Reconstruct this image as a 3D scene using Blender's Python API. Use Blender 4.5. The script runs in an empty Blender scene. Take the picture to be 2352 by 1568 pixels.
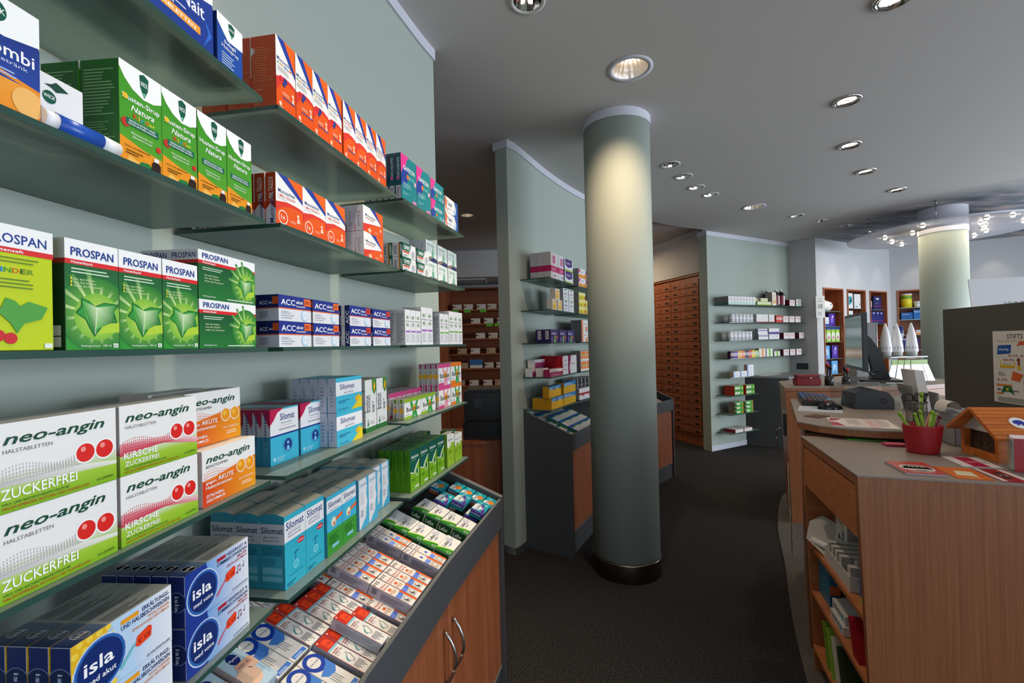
import bpy, bmesh, math, random
from mathutils import Matrix, Vector
random.seed(7)
SC = bpy.context.scene
COL = SC.collection
# ------------------------------------------------------------------ camera
F_PX, PITCH, ROLL = 1045.0, 0.00615, 0.02395
cd = bpy.data.cameras.new('camera'); cd.sensor_width = 36; cd.lens = F_PX / 2352 * 36; cd.clip_start = .02
cam = bpy.data.objects.new('camera', cd); COL.objects.link(cam); SC.camera = cam
fw = Vector((0, math.cos(PITCH), math.sin(PITCH))); r0 = Vector((1, 0, 0)); u0 = r0.cross(fw)
rr = r0 * math.cos(ROLL) - u0 * math.sin(ROLL); uu = u0 * math.cos(ROLL) + r0 * math.sin(ROLL)
cam.matrix_world = Matrix(((rr.x, uu.x, -fw.x, 0), (rr.y, uu.y, -fw.y, 0), (rr.z, uu.z, -fw.z, 1.5), (0, 0, 0, 1)))
# ------------------------------------------------------------------ world, exposure, window daylight
W = bpy.data.worlds.new('world'); SC.world = W; W.use_nodes = True
W.node_tree.nodes['Background'].inputs[0].default_value = (.75, .86, 1, 1)
W.node_tree.nodes['Background'].inputs[1].default_value = 1.0
SC.view_settings.view_transform = 'Standard'; SC.view_settings.look = 'None'
SC.view_settings.gamma = 1; SC.view_settings.use_curve_mapping = False
SC.view_settings.exposure = EXPO = 0.0
SC.cycles.max_bounces = 7; SC.cycles.diffuse_bounces = 4; SC.cycles.glossy_bounces = 3
SC.cycles.transmission_bounces = 4; SC.cycles.transparent_max_bounces = 8
SC.cycles.caustics_reflective = False; SC.cycles.caustics_refractive = False
SC.cycles.sample_clamp_indirect = 4.0; SC.cycles.use_denoising = True
HC = 2.96                       # ceiling height
WIN_X, WIN_Y = 8.3, -2.5        # window walls: right, behind the camera
def area(loc, rot, sx, sy, e, col):
    l = bpy.data.lights.new('window_daylight', 'AREA'); l.shape = 'RECTANGLE'; l.size = sx; l.size_y = sy
    l.energy = e; l.color = col
    o = bpy.data.objects.new('window_daylight', l); COL.objects.link(o); o.location = loc; o.rotation_euler = rot
WIN_R = [(-1.9, .5), (.7, 3.1), (3.3, 5.7)]          # openings along the right wall (y ranges)
WIN_B = [(-.6, 1.8), (2.3, 4.7), (5.2, 7.6)]         # openings in the wall behind (x ranges)
for i, (a, b) in enumerate(WIN_R): area((WIN_X - .01, (a + b) / 2, 1.5), (0, math.pi / 2, 0), 2.2, b - a, (215, 185, 95)[i], (.80, .91, 1))
for i, (a, b) in enumerate(WIN_B): area(((a + b) / 2, WIN_Y + .01, 1.5), (math.pi / 2, 0, 0), b - a, 2.2, (14, 26, 34)[i], (.9, .95, 1))
# ------------------------------------------------------------------ helpers
def lin(h):
    if not isinstance(h, str): return (*h[:3], 1)
    h = h.lstrip('#'); o = []
    for i in (0, 2, 4):
        c = int(h[i:i+2], 16) / 255; o.append(c / 12.92 if c <= .04045 else ((c + .055) / 1.055) ** 2.4)
    return (*o, 1)
def mat(name, col, rough=.5, metal=0, spec=.5, emit=None, es=0, alpha=1, bump=0, bscale=200, var=0, vscale=(1, 1, 1), col2=None, trans=0):
    m = bpy.data.materials.new(name); m.use_nodes = True; nt = m.node_tree; b = nt.nodes['Principled BSDF']
    b.inputs['Base Color'].default_value = lin(col); b.inputs['Roughness'].default_value = rough
    b.inputs['Metallic'].default_value = metal; b.inputs['Specular IOR Level'].default_value = spec
    b.inputs['Alpha'].default_value = alpha; b.inputs['Transmission Weight'].default_value = trans
    if emit: b.inputs['Emission Color'].default_value = lin(emit); b.inputs['Emission Strength'].default_value = es
    if var:
        tc = nt.nodes.new('ShaderNodeTexCoord'); mp = nt.nodes.new('ShaderNodeMapping'); mp.inputs['Scale'].default_value = vscale
        n = nt.nodes.new('ShaderNodeTexNoise'); n.inputs['Scale'].default_value = 1; n.inputs['Detail'].default_value = 6; n.inputs['Roughness'].default_value = .6
        cr = nt.nodes.new('ShaderNodeValToRGB'); c = lin(col); c2 = lin(col2) if col2 else tuple(x * (1 - var) for x in c[:3]) + (1,)
        cr.color_ramp.elements[0].position = .35; cr.color_ramp.elements[1].position = .68
        cr.color_ramp.elements[0].color = c2; cr.color_ramp.elements[1].color = c
        nt.links.new(tc.outputs['Object'], mp.inputs[0]); nt.links.new(mp.outputs[0], n.inputs['Vector'])
        nt.links.new(n.outputs['Fac'], cr.inputs[0]); nt.links.new(cr.outputs[0], b.inputs['Base Color'])
    if bump:
        tc = nt.nodes.new('ShaderNodeTexCoord'); n = nt.nodes.new('ShaderNodeTexNoise'); n.inputs['Scale'].default_value = bscale; n.inputs['Detail'].default_value = 3
        bp = nt.nodes.new('ShaderNodeBump'); bp.inputs['Strength'].default_value = bump; bp.inputs['Distance'].default_value = .002
        nt.links.new(tc.outputs['Object'], n.inputs['Vector']); nt.links.new(n.outputs['Fac'], bp.inputs['Height']); nt.links.new(bp.outputs[0], b.inputs['Normal'])
    return m
M = {}
M['sage'] = mat('sage_wall_paint', 'A4AEA5', .75, bump=.15, bscale=500)
M['white'] = mat('white_wall_paint', 'C3C2C5', .8, bump=.12, bscale=400)
M['ceil'] = mat('ceiling_paint', 'C4BFBC', .9, bump=.25, bscale=350)
M['trim'] = mat('white_trim', 'C9C9D4', .6)
M['carpet'] = mat('charcoal_carpet', '424040', .95, spec=.1, bump=.8, bscale=420, var=.5, vscale=(110, 110, 110), col2='1B1B1C')
M['lino'] = mat('grey_linoleum', '5C5753', .7, var=.3, vscale=(6, 6, 6))
M['anthra'] = mat('anthracite_laminate', '45474A', .5, bump=.1, bscale=700)
M['anthra2'] = mat('anthracite_edge', '6E6F70', .45)
M['wood'] = mat('cherry_wood', 'A8633F', .42, var=.2, vscale=(26, 26, 1.4), col2='8E4C2C')
M['beech'] = mat('beech_wood', 'A06844', .4, var=.2, vscale=(190, 190, 2.2), col2='885434')
M['beechd'] = mat('beech_wood_warm', 'BE7A4C', .4, var=.2, vscale=(3, 14, 60), col2='A66438')
M['shelfwood'] = mat('dark_shelf_wood', '8A4B2C', .5, var=.2, vscale=(20, 20, 2))
M['greytop'] = mat('grey_brown_laminate', '8A8078', .45, bump=.05, bscale=900)
M['steel'] = mat('brushed_steel', 'A9A8A6', .3, metal=1)
M['steeld'] = mat('dark_polished_steel', '77716C', .22, metal=1)
M['chrome'] = mat('chrome', 'D5D2CE', .08, metal=1)
M['satin'] = mat('satin_reflector', 'EDE6DE', .25, metal=.7)
M['black'] = mat('black_plastic', '16171A', .35)
M['dgrey'] = mat('dark_grey_plastic', '2E333B', .4)
M['mgrey'] = mat('grey_plastic', '8E8F93', .5)
M['lgrey'] = mat('light_grey_plastic', 'C9C6C2', .5)
M['wplastic'] = mat('white_plastic', 'E9E9EC', .35)
M['red'] = mat('dark_red_plastic', '9E1620', .35)
M['redbox'] = mat('dark_red_vinyl', '7A0C1C', .3)
M['brown'] = mat('matte_brown', '5A3522', .6)
M['green'] = mat('green_pen', '7FA32B', .3)
M['pink'] = mat('rose_pen', 'B5706A', .35)
M['screen'] = mat('monitor_screen', '9FB0AA', .12, metal=.85)
M['orangewood'] = mat('honey_pine', 'D07A30', .45, var=.25, vscale=(2, 40, 40), col2='B25C1C')
M['bark'] = mat('bark_filling', '5A3E28', .9, var=.8, vscale=(90, 90, 90), col2='120C08', bump=1, bscale=120)
M['bulb'] = mat('lit_halogen', 'FFF3DE', .4, emit='FFE9C8', es=12)
M['glow'] = mat('lit_lamp_glass', 'FFFFFF', .4, emit='FFF3DC', es=4)
M['star'] = mat('lit_star_bulb', 'FFFFFF', .4, emit='FFE6C4', es=60)
def mix_mat(name, parts):
    m = bpy.data.materials.new(name); m.use_nodes = True; nt = m.node_tree; out = nt.nodes['Material Output']
    nt.nodes.remove(nt.nodes['Principled BSDF'])
    def mk(p):
        n = nt.nodes.new('ShaderNodeBsdf' + p[0]); n.inputs['Color'].default_value = lin(p[1])
        if len(p) > 3: n.inputs['Roughness'].default_value = p[3]
        return n
    cur = mk(parts[0])
    for p in parts[1:]:
        mx = nt.nodes.new('ShaderNodeMixShader'); mx.inputs[0].default_value = p[2]
        nt.links.new(cur.outputs[0], mx.inputs[1]); nt.links.new(mk(p).outputs[0], mx.inputs[2]); cur = mx
    nt.links.new(cur.outputs[0], out.inputs[0]); return m
M['glass'] = mix_mat('frosted_green_glass', [('Transparent', 'A8BDB4', 1), ('Translucent', 'C0D2CA', .55), ('Diffuse', 'A9B8B2', .40), ('Glossy', 'E8F2EE', .17, .1)])
M['glassedge'] = mat('glass_edge', '2C4A42', .15, spec=.6)
M['clear'] = mix_mat('clear_acrylic', [('Transparent', 'F4F8F8', 1), ('Glossy', 'FFFFFF', .12, .03)])
M['disc'] = mix_mat('satin_lamp_acrylic', [('Transparent', 'F0F0F4', 1), ('Diffuse', 'E8E8F0', .75), ('Translucent', 'F0F0F8', .4), ('Glossy', 'FFFFFF', .12, .1)])
M['bag'] = mix_mat('clear_bag', [('Transparent', 'EEF4EE', 1), ('Diffuse', 'B8C4B8', .45), ('Glossy', 'FFFFFF', .2, .15)])
def card_mat():
    m = bpy.data.materials.new('printed_card'); m.use_nodes = True; nt = m.node_tree; b = nt.nodes['Principled BSDF']
    a = nt.nodes.new('ShaderNodeAttribute'); a.attribute_name = 'Col'
    mu = nt.nodes.new('ShaderNodeMix'); mu.data_type = 'RGBA'; mu.blend_type = 'MULTIPLY'; mu.inputs[0].default_value = 1; mu.inputs[7].default_value = (.86, .86, .86, 1)
    nt.links.new(a.outputs['Color'], mu.inputs[6]); nt.links.new(mu.outputs[2], b.inputs['Base Color']); b.inputs['Roughness'].default_value = .38; b.inputs['Specular IOR Level'].default_value = .35
    return m
CARD = card_mat()

class MB:                       # collects shapes into one mesh
    def __init__(s): s.b = bmesh.new(); s.mats = []; s.cur = 0; s.T = Matrix()
    def use(s, m):
        m = M[m] if isinstance(m, str) else m
        if m not in s.mats: s.mats.append(m)
        s.cur = s.mats.index(m); return s
    def v(s, p): return s.b.verts.new(s.T @ Vector(p))
    def f(s, vs, smooth=False):
        try: f = s.b.faces.new(vs)
        except ValueError: return
        f.material_index = s.cur; f.smooth = smooth; return f
    def box(s, x0, y0, z0, x1, y1, z1):
        p = [s.v((x, y, z)) for z in (z0, z1) for x, y in ((x0, y0), (x1, y0), (x1, y1), (x0, y1))]
        for q in ((3, 2, 1, 0), (4, 5, 6, 7), (0, 1, 5, 4), (1, 2, 6, 5), (2, 3, 7, 6), (3, 0, 4, 7)): s.f([p[i] for i in q])
        return s
    def prism(s, poly, z0, z1, top=None):     # z0/z1 numbers or per-vertex lists; top = polygon at z1
        n = len(poly); top = top or poly
        a = [s.v((*p, z0[i] if isinstance(z0, (list, tuple)) else z0)) for i, p in enumerate(poly)]
        b = [s.v((*p, z1[i] if isinstance(z1, (list, tuple)) else z1)) for i, p in enumerate(top)]
        area_ = sum(poly[i][0] * poly[(i+1) % n][1] - poly[(i+1) % n][0] * poly[i][1] for i in range(n))
        if area_ < 0: a.reverse(); b.reverse()
        s.f(list(reversed(a))); s.f(b)
        for i in range(n): s.f([a[i], a[(i+1) % n], b[(i+1) % n], b[i]])
        return s
    def lathe(s, prof, n=32, c=(0, 0), smooth=True, sx=1, sy=1, cap=False):
        rings = []
        for r, z in prof: rings.append([s.v((c[0] + r * sx * math.cos(2 * math.pi * i / n), c[1] + r * sy * math.sin(2 * math.pi * i / n), z)) for i in range(n)])
        for a, b in zip(rings, rings[1:]):
            for i in range(n): s.f([a[i], a[(i+1) % n], b[(i+1) % n], b[i]], smooth)
        if cap: s.f(list(reversed(rings[0]))); s.f(rings[-1])
        return s
    def cyl(s, c, r, z0, z1, n=32, r1=None): return s.lathe([(r, z0), (r1 or r, z1)], n, c, cap=True)
    def tube(s, pts, r, n=8, r_end=None, cap=True):
        pts = [Vector(p) for p in pts]; rings = []; up = Vector((0, 0, 1)); k = len(pts) - 1
        for i, p in enumerate(pts):
            t = (pts[min(i+1, k)] - pts[max(i-1, 0)]).normalized()
            a = t.cross(up if abs(t.z) < .95 else Vector((1, 0, 0))).normalized(); b = t.cross(a)
            ri = r + ((r_end - r) * i / k if r_end is not None else 0)
            rings.append([s.v(p + (a * math.cos(2*math.pi*j/n) + b * math.sin(2*math.pi*j/n)) * ri) for j in range(n)])
        for a, b in zip(rings, rings[1:]):
            for i in range(n): s.f([a[i], b[i], b[(i+1) % n], a[(i+1) % n]], True)
        if cap: s.f(rings[0]); s.f(list(reversed(rings[-1])))
        return s
    def bevel(s, w, seg=2):
        bmesh.ops.bevel(s.b, geom=[e for e in s.b.edges], offset=w, segments=seg, affect='EDGES', clamp_overlap=True); return s
    def build(s, name, parent=None, loc=None, **kw):
        me = bpy.data.meshes.new(name); bmesh.ops.recalc_face_normals(s.b, faces=s.b.faces) if kw.pop('fix', True) else None
        s.b.to_mesh(me); s.b.free()
        for m in s.mats: me.materials.append(m)
        o = bpy.data.objects.new(name, me); COL.objects.link(o)
        if parent: o.parent = parent
        if loc: o.location = loc
        return tag(o, **kw)
def tag(o, label=None, cat=None, group=None, kind=None):
    if label: o['label'] = label
    if cat: o['category'] = cat
    if group: o['group'] = group
    if kind: o['kind'] = kind
    return o
def empty(name, loc=(0, 0, 0), rz=0, **kw):
    o = bpy.data.objects.new(name, None); o.empty_display_size = .05; COL.objects.link(o); o.location = loc; o.rotation_euler = (0, 0, rz)
    return tag(o, **kw)
def struct(mb, name, parent=None): return mb.build(name, parent, kind=None if parent else 'structure')
def hd(t): t = math.radians(t); return Vector((math.sin(t), math.cos(t))), Vector((-math.cos(t), math.sin(t)))   # along / into wall
class Frame:                    # shelf frame: origin at the front left corner, x along, y into the wall
    def __init__(s, o, th): s.o = Vector(o); s.X, s.Y = hd(th)
    def xy(s, a, d): p = s.o + s.X * a + s.Y * d; return (p.x, p.y)
    def mat(s, a, d, z): p = s.xy(a, d); return Matrix(((s.X.x, s.Y.x, 0, p[0]), (s.X.y, s.Y.y, 0, p[1]), (0, 0, 1, z), (0, 0, 0, 1)))
FR = {'A': Frame((-.504, .302), 4.6), 'B': Frame((-.443, .880), 9.57), 'C': Frame((-.336, 1.450), 14.66),
      'D': Frame((.275, 3.25), 27.5), 'E': Frame((.56, 3.80), 32.5), 'F': Frame((.861, 4.272), 37.5), 'H': Frame((1.20, 4.716), 42.7)}
G0 = Vector((2.645, 6.11)); GU = Vector((.8776, .4794)); GN = Vector((.4794, -.8776))
FR['G'] = Frame(G0 + GU * .12 + GN * .22, 61.35)
# ------------------------------------------------------------------ lettering (built-in font turned into flat faces)
_tx = {}
def text_polys(t, bold, italic):
    k = (t, bold, italic)
    if k not in _tx:
        c = bpy.data.curves.new('t', 'FONT'); c.body = t; c.size = 1; c.resolution_u = 2; c.fill_mode = 'FRONT'
        c.offset = .0105 * bold; c.shear = .3 if italic else 0
        o = bpy.data.objects.new('t', c); me = bpy.data.meshes.new_from_object(o)
        vs = [v.co.xy.copy() for v in me.vertices]; fs = [tuple(p.vertices) for p in me.polygons]
        x0 = min(v.x for v in vs); x1 = max(v.x for v in vs)
        _tx[k] = ([((v.x - x0) / (x1 - x0), v.y / .70) for v in vs], fs)
        bpy.data.objects.remove(o); bpy.data.curves.remove(c); bpy.data.meshes.remove(me)
    return _tx[k]
EP = .00005
def art(bm, lay, org, ux, uy, nrm, w, h, items, mi=0):
    """flat printed shapes on a w x h face; org = lower left corner, coordinates as fractions of the face"""
    org, ux, uy, nrm = Vector(org), Vector(ux), Vector(uy), Vector(nrm)
    def poly(pts, cols, k):
        if any(x < 0 or x > 1 or y < 0 or y > 1 for x, y in pts):      # keep the print inside the face
            cl = [tuple(cols[i % len(cols)]) for i in range(len(pts))]; P = list(zip(pts, cl))
            for ax, lim, sg in ((0, 0, 1), (0, 1, -1), (1, 0, 1), (1, 1, -1)):
                o = []
                for i in range(len(P)):
                    (a, ca_), (b, cb) = P[i - 1], P[i]; da, db = (a[ax] - lim) * sg, (b[ax] - lim) * sg
                    if (da < 0) != (db < 0):
                        t = da / (da - db); o.append(((a[0] + (b[0] - a[0]) * t, a[1] + (b[1] - a[1]) * t), tuple(x + (y - x) * t for x, y in zip(ca_, cb))))
                    if db >= 0: o.append((b, cb))
                P = o
                if len(P) < 3: return
            pts = [p for p, c in P]; cols = [c for p, c in P]
        vs = [bm.verts.new(org + ux * (x * w) + uy * (y * h) + nrm * (EP * k)) for x, y in pts]
        try: f = bm.faces.new(vs)
        except ValueError: return
        f.material_index = mi
        f.normal_update()
        if f.normal.dot(nrm) < 0: f.normal_flip()
        cm = {v: cols[i % len(cols)] for i, v in enumerate(vs)}
        for l in f.loops: l[lay] = cm[l.vert]
    k = 1.0; prev = None
    for it in items:
        t = it[0]; key_ = (t, str(it[-1]) if t in 'PE' else str(it[5:7]))
        if key_ != prev: k += 1
        prev = key_
        if t == 'R':
            x0, y0, x1, y1 = it[1:5]; c = lin(it[5]); c2 = lin(it[6]) if len(it) > 6 else c
            poly([(x0, y0), (x1, y0), (x1, y1), (x0, y1)], [c, c, c2, c2], k)
        elif t == 'X':                       # left to right blend
            x0, y0, x1, y1 = it[1:5]; c = lin(it[5]); c2 = lin(it[6]); poly([(x0, y0), (x1, y0), (x1, y1), (x0, y1)], [c, c2, c2, c], k)
        elif t == 'P': poly(it[1], [lin(it[2])], k)
        elif t == 'V': poly(it[1], [lin(c) for c in it[2]], k)         # polygon with a colour per corner
        elif t == 'G':                                                  # round blend: centre, radius, inner and outer colour
            cx, cy, r = it[1:4]; ci, co_ = lin(it[4]), lin(it[5]); e = it[6] if len(it) > 6 else 1
            q = [(cx + r * e * h / w * math.cos(a * math.pi / 12), cy + r * math.sin(a * math.pi / 12)) for a in range(24)]
            for a in range(24): poly([(cx, cy), q[a], q[(a + 1) % 24]], [ci, co_, co_], k)
        elif t == 'E':
            cx, cy, r = it[1:4]; c = lin(it[4]); e = it[5] if len(it) > 5 else 1
            poly([(cx + r * e * h / w * math.cos(a * math.pi / 12), cy + r * math.sin(a * math.pi / 12)) for a in range(24)], [c], k)
        elif t == 'T':
            x, y, tw, th, s, c = it[1:7]; fl = it[7] if len(it) > 7 else ''
            vs, fs = text_polys(s, ('b' in fl) + ('B' in fl) * 1.5, 'i' in fl); c = lin(c)
            for f in fs:
                pts = []
                for i in f:
                    a, b = vs[i]
                    if 'r' in fl: pts.append((x - b * tw, y + a * th))        # reads upwards
                    elif 'd' in fl: pts.append((x + b * tw, y - a * th))      # reads downwards
                    elif 'u' in fl: pts.append((x + a * tw, y + b * th + a * .12))
                    else: pts.append((x + a * tw, y + b * th))
                poly(pts, [c], k)
        elif t == 'L':                       # illegible fine print
            x0, y0, x1, y1, n, c = it[1:7]; rn = random.Random(n * 7 + int(x0 * 100)); c = lin(c); fl = it[7] if len(it) > 7 else ''
            for i in range(n):
                q = rn.uniform(.55, 1)
                if 'v' in fl:
                    xa = x0 + (x1 - x0) * i / n; poly([(xa, y1 - (y1 - y0) * q), (xa + (x1 - x0) / n * .4, y1 - (y1 - y0) * q), (xa + (x1 - x0) / n * .4, y1), (xa, y1)], [c], k)
                else:
                    yy = y1 - (y1 - y0) * (i + 1) / n; poly([(x0, yy), (x0 + (x1 - x0) * q, yy), (x0 + (x1 - x0) * q, yy + (y1 - y0) / n * .4), (x0, yy + (y1 - y0) / n * .4)], [c], k)
CARTON = {}
def carton(key, w, d, h, look, name, base, front=(), left=(), top=(), dome=0, cat='box'):
    """base: colour or dict F L T O"""
    if isinstance(base, str): base = {'F': base}
    CARTON[key] = dict(w=w, d=d, h=h, look=look, name=name, cat=cat, base=base, front=front, left=left, top=top, dome=dome, me=None, used=False)
def carton_mesh(key):
    c = CARTON[key]
    if c['me']: return c['me']
    w, d, h = c['w'], c['d'], c['h']; bm = bmesh.new(); lay = bm.loops.layers.float_color.new('Col'); g = .0004
    bmesh.ops.create_cube(bm, size=1, matrix=Matrix.Translation((w/2, d/2, h/2)) @ Matrix.Diagonal((w - g, d - g, h - g, 1)))
    if c['dome']:
        e = [e for e in bm.edges if all(v.co.z > h/2 for v in e.verts) and abs(e.verts[0].co.y - e.verts[1].co.y) > d/2]
        r = bmesh.ops.subdivide_edges(bm, edges=e, cuts=5, use_grid_fill=True)
        for v in bm.verts:
            if v.co.z > h/2: v.co.z += c['dome'] * math.sin(math.pi * max(0, min(1, v.co.y / d)))
    bmesh.ops.bevel(bm, geom=[e for e in bm.edges if len(e.link_faces) == 2 and e.calc_face_angle() > 1], offset=min(.0008, w * .03), segments=1, affect='EDGES')
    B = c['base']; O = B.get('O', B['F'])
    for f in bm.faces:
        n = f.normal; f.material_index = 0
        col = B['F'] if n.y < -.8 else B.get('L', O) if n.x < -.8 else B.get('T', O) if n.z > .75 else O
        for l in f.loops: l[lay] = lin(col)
    art(bm, lay, (0, 0, 0), (1, 0, 0), (0, 0, 1), (0, -1, 0), w, h, c['front'])
    art(bm, lay, (0, d, 0), (0, -1, 0), (0, 0, 1), (-1, 0, 0), d, h, c['left'])
    if not c['dome']: art(bm, lay, (0, 0, h), (1, 0, 0), (0, 1, 0), (0, 0, 1), w, d, c['top'])
    me = bpy.data.meshes.new(c['name']); bm.to_mesh(me); bm.free(); me.materials.append(CARD); c['me'] = me
    return me
def put(key, mtx, where, group=None):
    c = CARTON[key]; me = carton_mesh(key); o = bpy.data.objects.new(c['name'], me); COL.objects.link(o); o.matrix_world = mtx
    t = c['look'] + ', ' + where
    for a_, b_ in ((' lying in the back half of the tray', ' back of the tray'), (' lying by the front rail of the tray', ' beside the tray rail'), (' at the back of the lowest shelf, end bay', ' back of lowest shelf, end bay'), (' in the far end of the partition tray', ' partition tray end'), ('second group behind the green ones', 'second group'),
                   (' from the back in the ', ' back in the '), (' of the tray', ' of tray'), (' single one in the middle', ' single in the middle'), ('leftmost back', 'nearest the back'), (' in the ', ' '), (' behind the green ones', ' behind'), ('tablet carton', 'carton'), ('laxative carton', 'carton'), ('ointment carton', 'carton'), (' and ', ' '), ('leftmost column', 'left column'), (' with ', ' '), (' spray carton', ' carton'), (', upper', ' upper'), ('low ', ''), (' in front of ', ' before '), ('the ', '')):
        if len(t.split()) > 16: t = t.replace(a_, b_)
    return tag(o, label=t, cat=c['cat'], group=group)
ORD = ['leftmost', 'second', 'third', 'fourth', 'fifth', 'sixth', 'seventh', 'eighth', 'ninth', 'tenth', 'eleventh']
def grid(key, fr, s, d, z, where, nc=1, nr=1, nl=1, gap=.001, gd=.0012, pd=None, skip=None, jit=.0006, lev0=0):
    c = CARTON[key]
    for k in range(nl):
        for j in range(nr):
            for i in range(nc):
                if skip and skip(i, j, k): continue
                t = []
                if nc > 1: t.append(ORD[i] + ' column')
                if nr > 1: t.append(['front', 'second', 'third', 'fourth', 'fifth', 'sixth', 'seventh', 'eighth', 'ninth', 'tenth'][j] + ' row')
                if nl > 1: t.append(('bottom', 'upper')[k] if nl == 2 else ('bottom', 'middle', 'top')[min(k, 2)])
                m = FR[fr].mat(s + i * (c['w'] + gap), d + j * (c['d'] + gd) + random.uniform(0, jit), z + k * (c['h'] + .0004))
                put(key, m, ', '.join(t + [where]), c['look'] + ' row')
# ------------------------------------------------------------------ printed cartons
WH = 'F1F0EE'
def wick(cx, cy, r):
    return [('P', [(cx - r*.9, cy + r*.75), (cx, cy + r), (cx + r*.9, cy + r*.75), (cx + r*.75, cy - r*.2), (cx, cy - r), (cx - r*.75, cy - r*.2)], '0B5B44'),
            ('P', [(cx - r*.3, cy - r*.55), (cx + r*.3, cy - r*.55), (cx, cy - r*.9)], '6FC7A2'), ('T', cx - r*.68, cy - r*.02, r*1.36, r*.36, 'WICK', 'FFFFFF', 'b')]
def husten(kinder):
    a = [('R', 0, 0, 1, .9, '58A62C', '3E9A26'), ('P', [(0, .26), (0, 0), (1, 0), (1, .17), (.5, .2)], 'F39A1D'), ('P', [(.12, .0), (.2, .09), (.7, .0)], 'F7BE5C'),
         ('P', [(.35, 0), (.48, .07), (.66, .08), (.8, .03), (.85, 0)], '1E7A3A'), ('P', [(0, 1), (0, .93), (.12, .84), (.3, .765), (.55, .72), (.8, .73), (1, .775), (1, 1)], 'FFFFFF')]
    a += wick(.57, .86, .125)
    a += [('T', .06, .635, .88, .052, 'Husten-Sirup', 'FFFFFF', 'b'), ('T', .25, .545, .55, .06, 'Natura', 'FFFFFF', 'bi')]
    if kinder: a += [('T', .3, .475, .11, .05, 'K', 'E23D2E', 'b'), ('T', .42, .475, .03, .05, 'i', 'F2C230', 'b'), ('T', .47, .475, .09, .038, 'n', '3FA0D8', 'b'), ('T', .57, .475, .09, .05, 'd', 'F08A24', 'b'), ('T', .67, .475, .15, .04, 'er', 'D7E04A', 'b'),
                     ('E', .12, .4, .045, 'C8352B'), ('E', .9, .27, .03, 'D92C2C'), ('E', .12, .66, .03, 'F2C230')]
    a += [('R', .13, .385, .9, .455, '0E6B55'), ('T', .2, .425, .62, .018, 'REIZHUSTEN UND', 'FFFFFF', 'b'), ('T', .18, .395, .66, .018, 'PRODUKTIVEN HUSTEN', 'FFFFFF', 'b'),
          ('T', .24, .31, .5, .02, 'Pflanzenextrakt von', 'FFFFFF'), ('T', .27, .275, .45, .02, 'Eibischwurzel', 'FFFFFF'), ('T', .08, .165, .6, .016, 'HONIGAROMA' if not kinder else 'HONIG- UND HIMBEERAROMA', '3A2A12', 'b'), ('L', .12, .1, .55, .15, 2, '5A3A12'),
          ('R', .72, .0, .94, .1, '2A1712'), ('P', [(.72, .1), (.94, .1), (.88, .125), (.78, .125)], '2A1712'), ('R', .77, .125, .89, .165, 'F4F4F4')]
    return a
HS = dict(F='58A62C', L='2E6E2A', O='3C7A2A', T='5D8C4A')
hl = [('L', .1, .45, .9, .92, 15, '8DB87C'), ('L', .1, .1, .9, .4, 12, '7FAE70')]
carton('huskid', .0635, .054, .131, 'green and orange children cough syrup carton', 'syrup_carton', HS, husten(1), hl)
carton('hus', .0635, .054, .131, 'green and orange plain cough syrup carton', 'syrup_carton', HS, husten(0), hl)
carton('nait', .155, .05, .125, 'blue and white night tablet carton', 'tablet_carton', dict(F='1B3B94', O='16307C', T='E8E8EA'),
  [('R', 0, 0, 1, .72, '1B3B94'), ('P', [(0, 1), (0, .72), (.25, .6), (.7, .64), (1, .74), (1, 1)], 'FFFFFF'), ('T', .28, .44, .6, .17, 'DayNait', 'FFFFFF', 'b'), ('R', .1, .2, .82, .3, 'F3A13A'), ('T', .14, .225, .62, .045, 'FILMTABLETTEN', 'FFFFFF', 'b'), ('L', .12, .32, .7, .4, 2, 'D8E0F4'), ('P', [(.86, .1), (.93, .3), (.86, .5), (.98, .3)], '2F6AD0')])
carton('sula', .063, .045, .092, 'small blue and white throat spray carton', 'spray_carton', dict(F='1E4FA8', L='14337C', O='14337C'),
  [('P', [(0, 1), (0, .84), (.4, .6), (1, .64), (1, 1)], 'FFFFFF')] + wick(.55, .84, .14) + [('T', .25, .52, .45, .06, 'Sulagil', 'FFFFFF', 'b'), ('T', .16, .42, .66, .07, 'Halsspray', 'FFFFFF'), ('L', .15, .12, .75, .36, 5, 'BFD0F2')])
carton('kombi', .064, .055, .115, 'large blue, orange and white drink powder carton', 'powder_carton', dict(F='1B3B94', O='1B3B94', T='F0F0F0'),
  [('R', 0, 0, 1, .36, 'F4921E', 'F7A63C'), ('R', 0, .3, 1, .7, '2449A4', '1B3588'), ('P', [(0, .36), (1, .28), (1, .31), (0, .4)], 'F4921E'), ('P', [(0, 1), (0, .68), (.5, .66), (1, .72), (1, 1)], 'FFFFFF'), ('E', .36, .86, .1, '0B5B44', 1), ('T', .2, .84, .32, .05, 'WICK', 'FFFFFF', 'b'), ('T', .12, .5, .8, .11, 'Kombi', 'FFFFFF', 'b'),
   ('T', .12, .44, .7, .035, 'Heißgetränk', 'DDE6FF'), ('L', .3, .33, .75, .4, 2, 'AFC2EE'), ('L', .1, .1, .5, .2, 3, 'FFF0D8'), ('E', .82, .16, .13, 'F9BE6C')])
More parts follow.
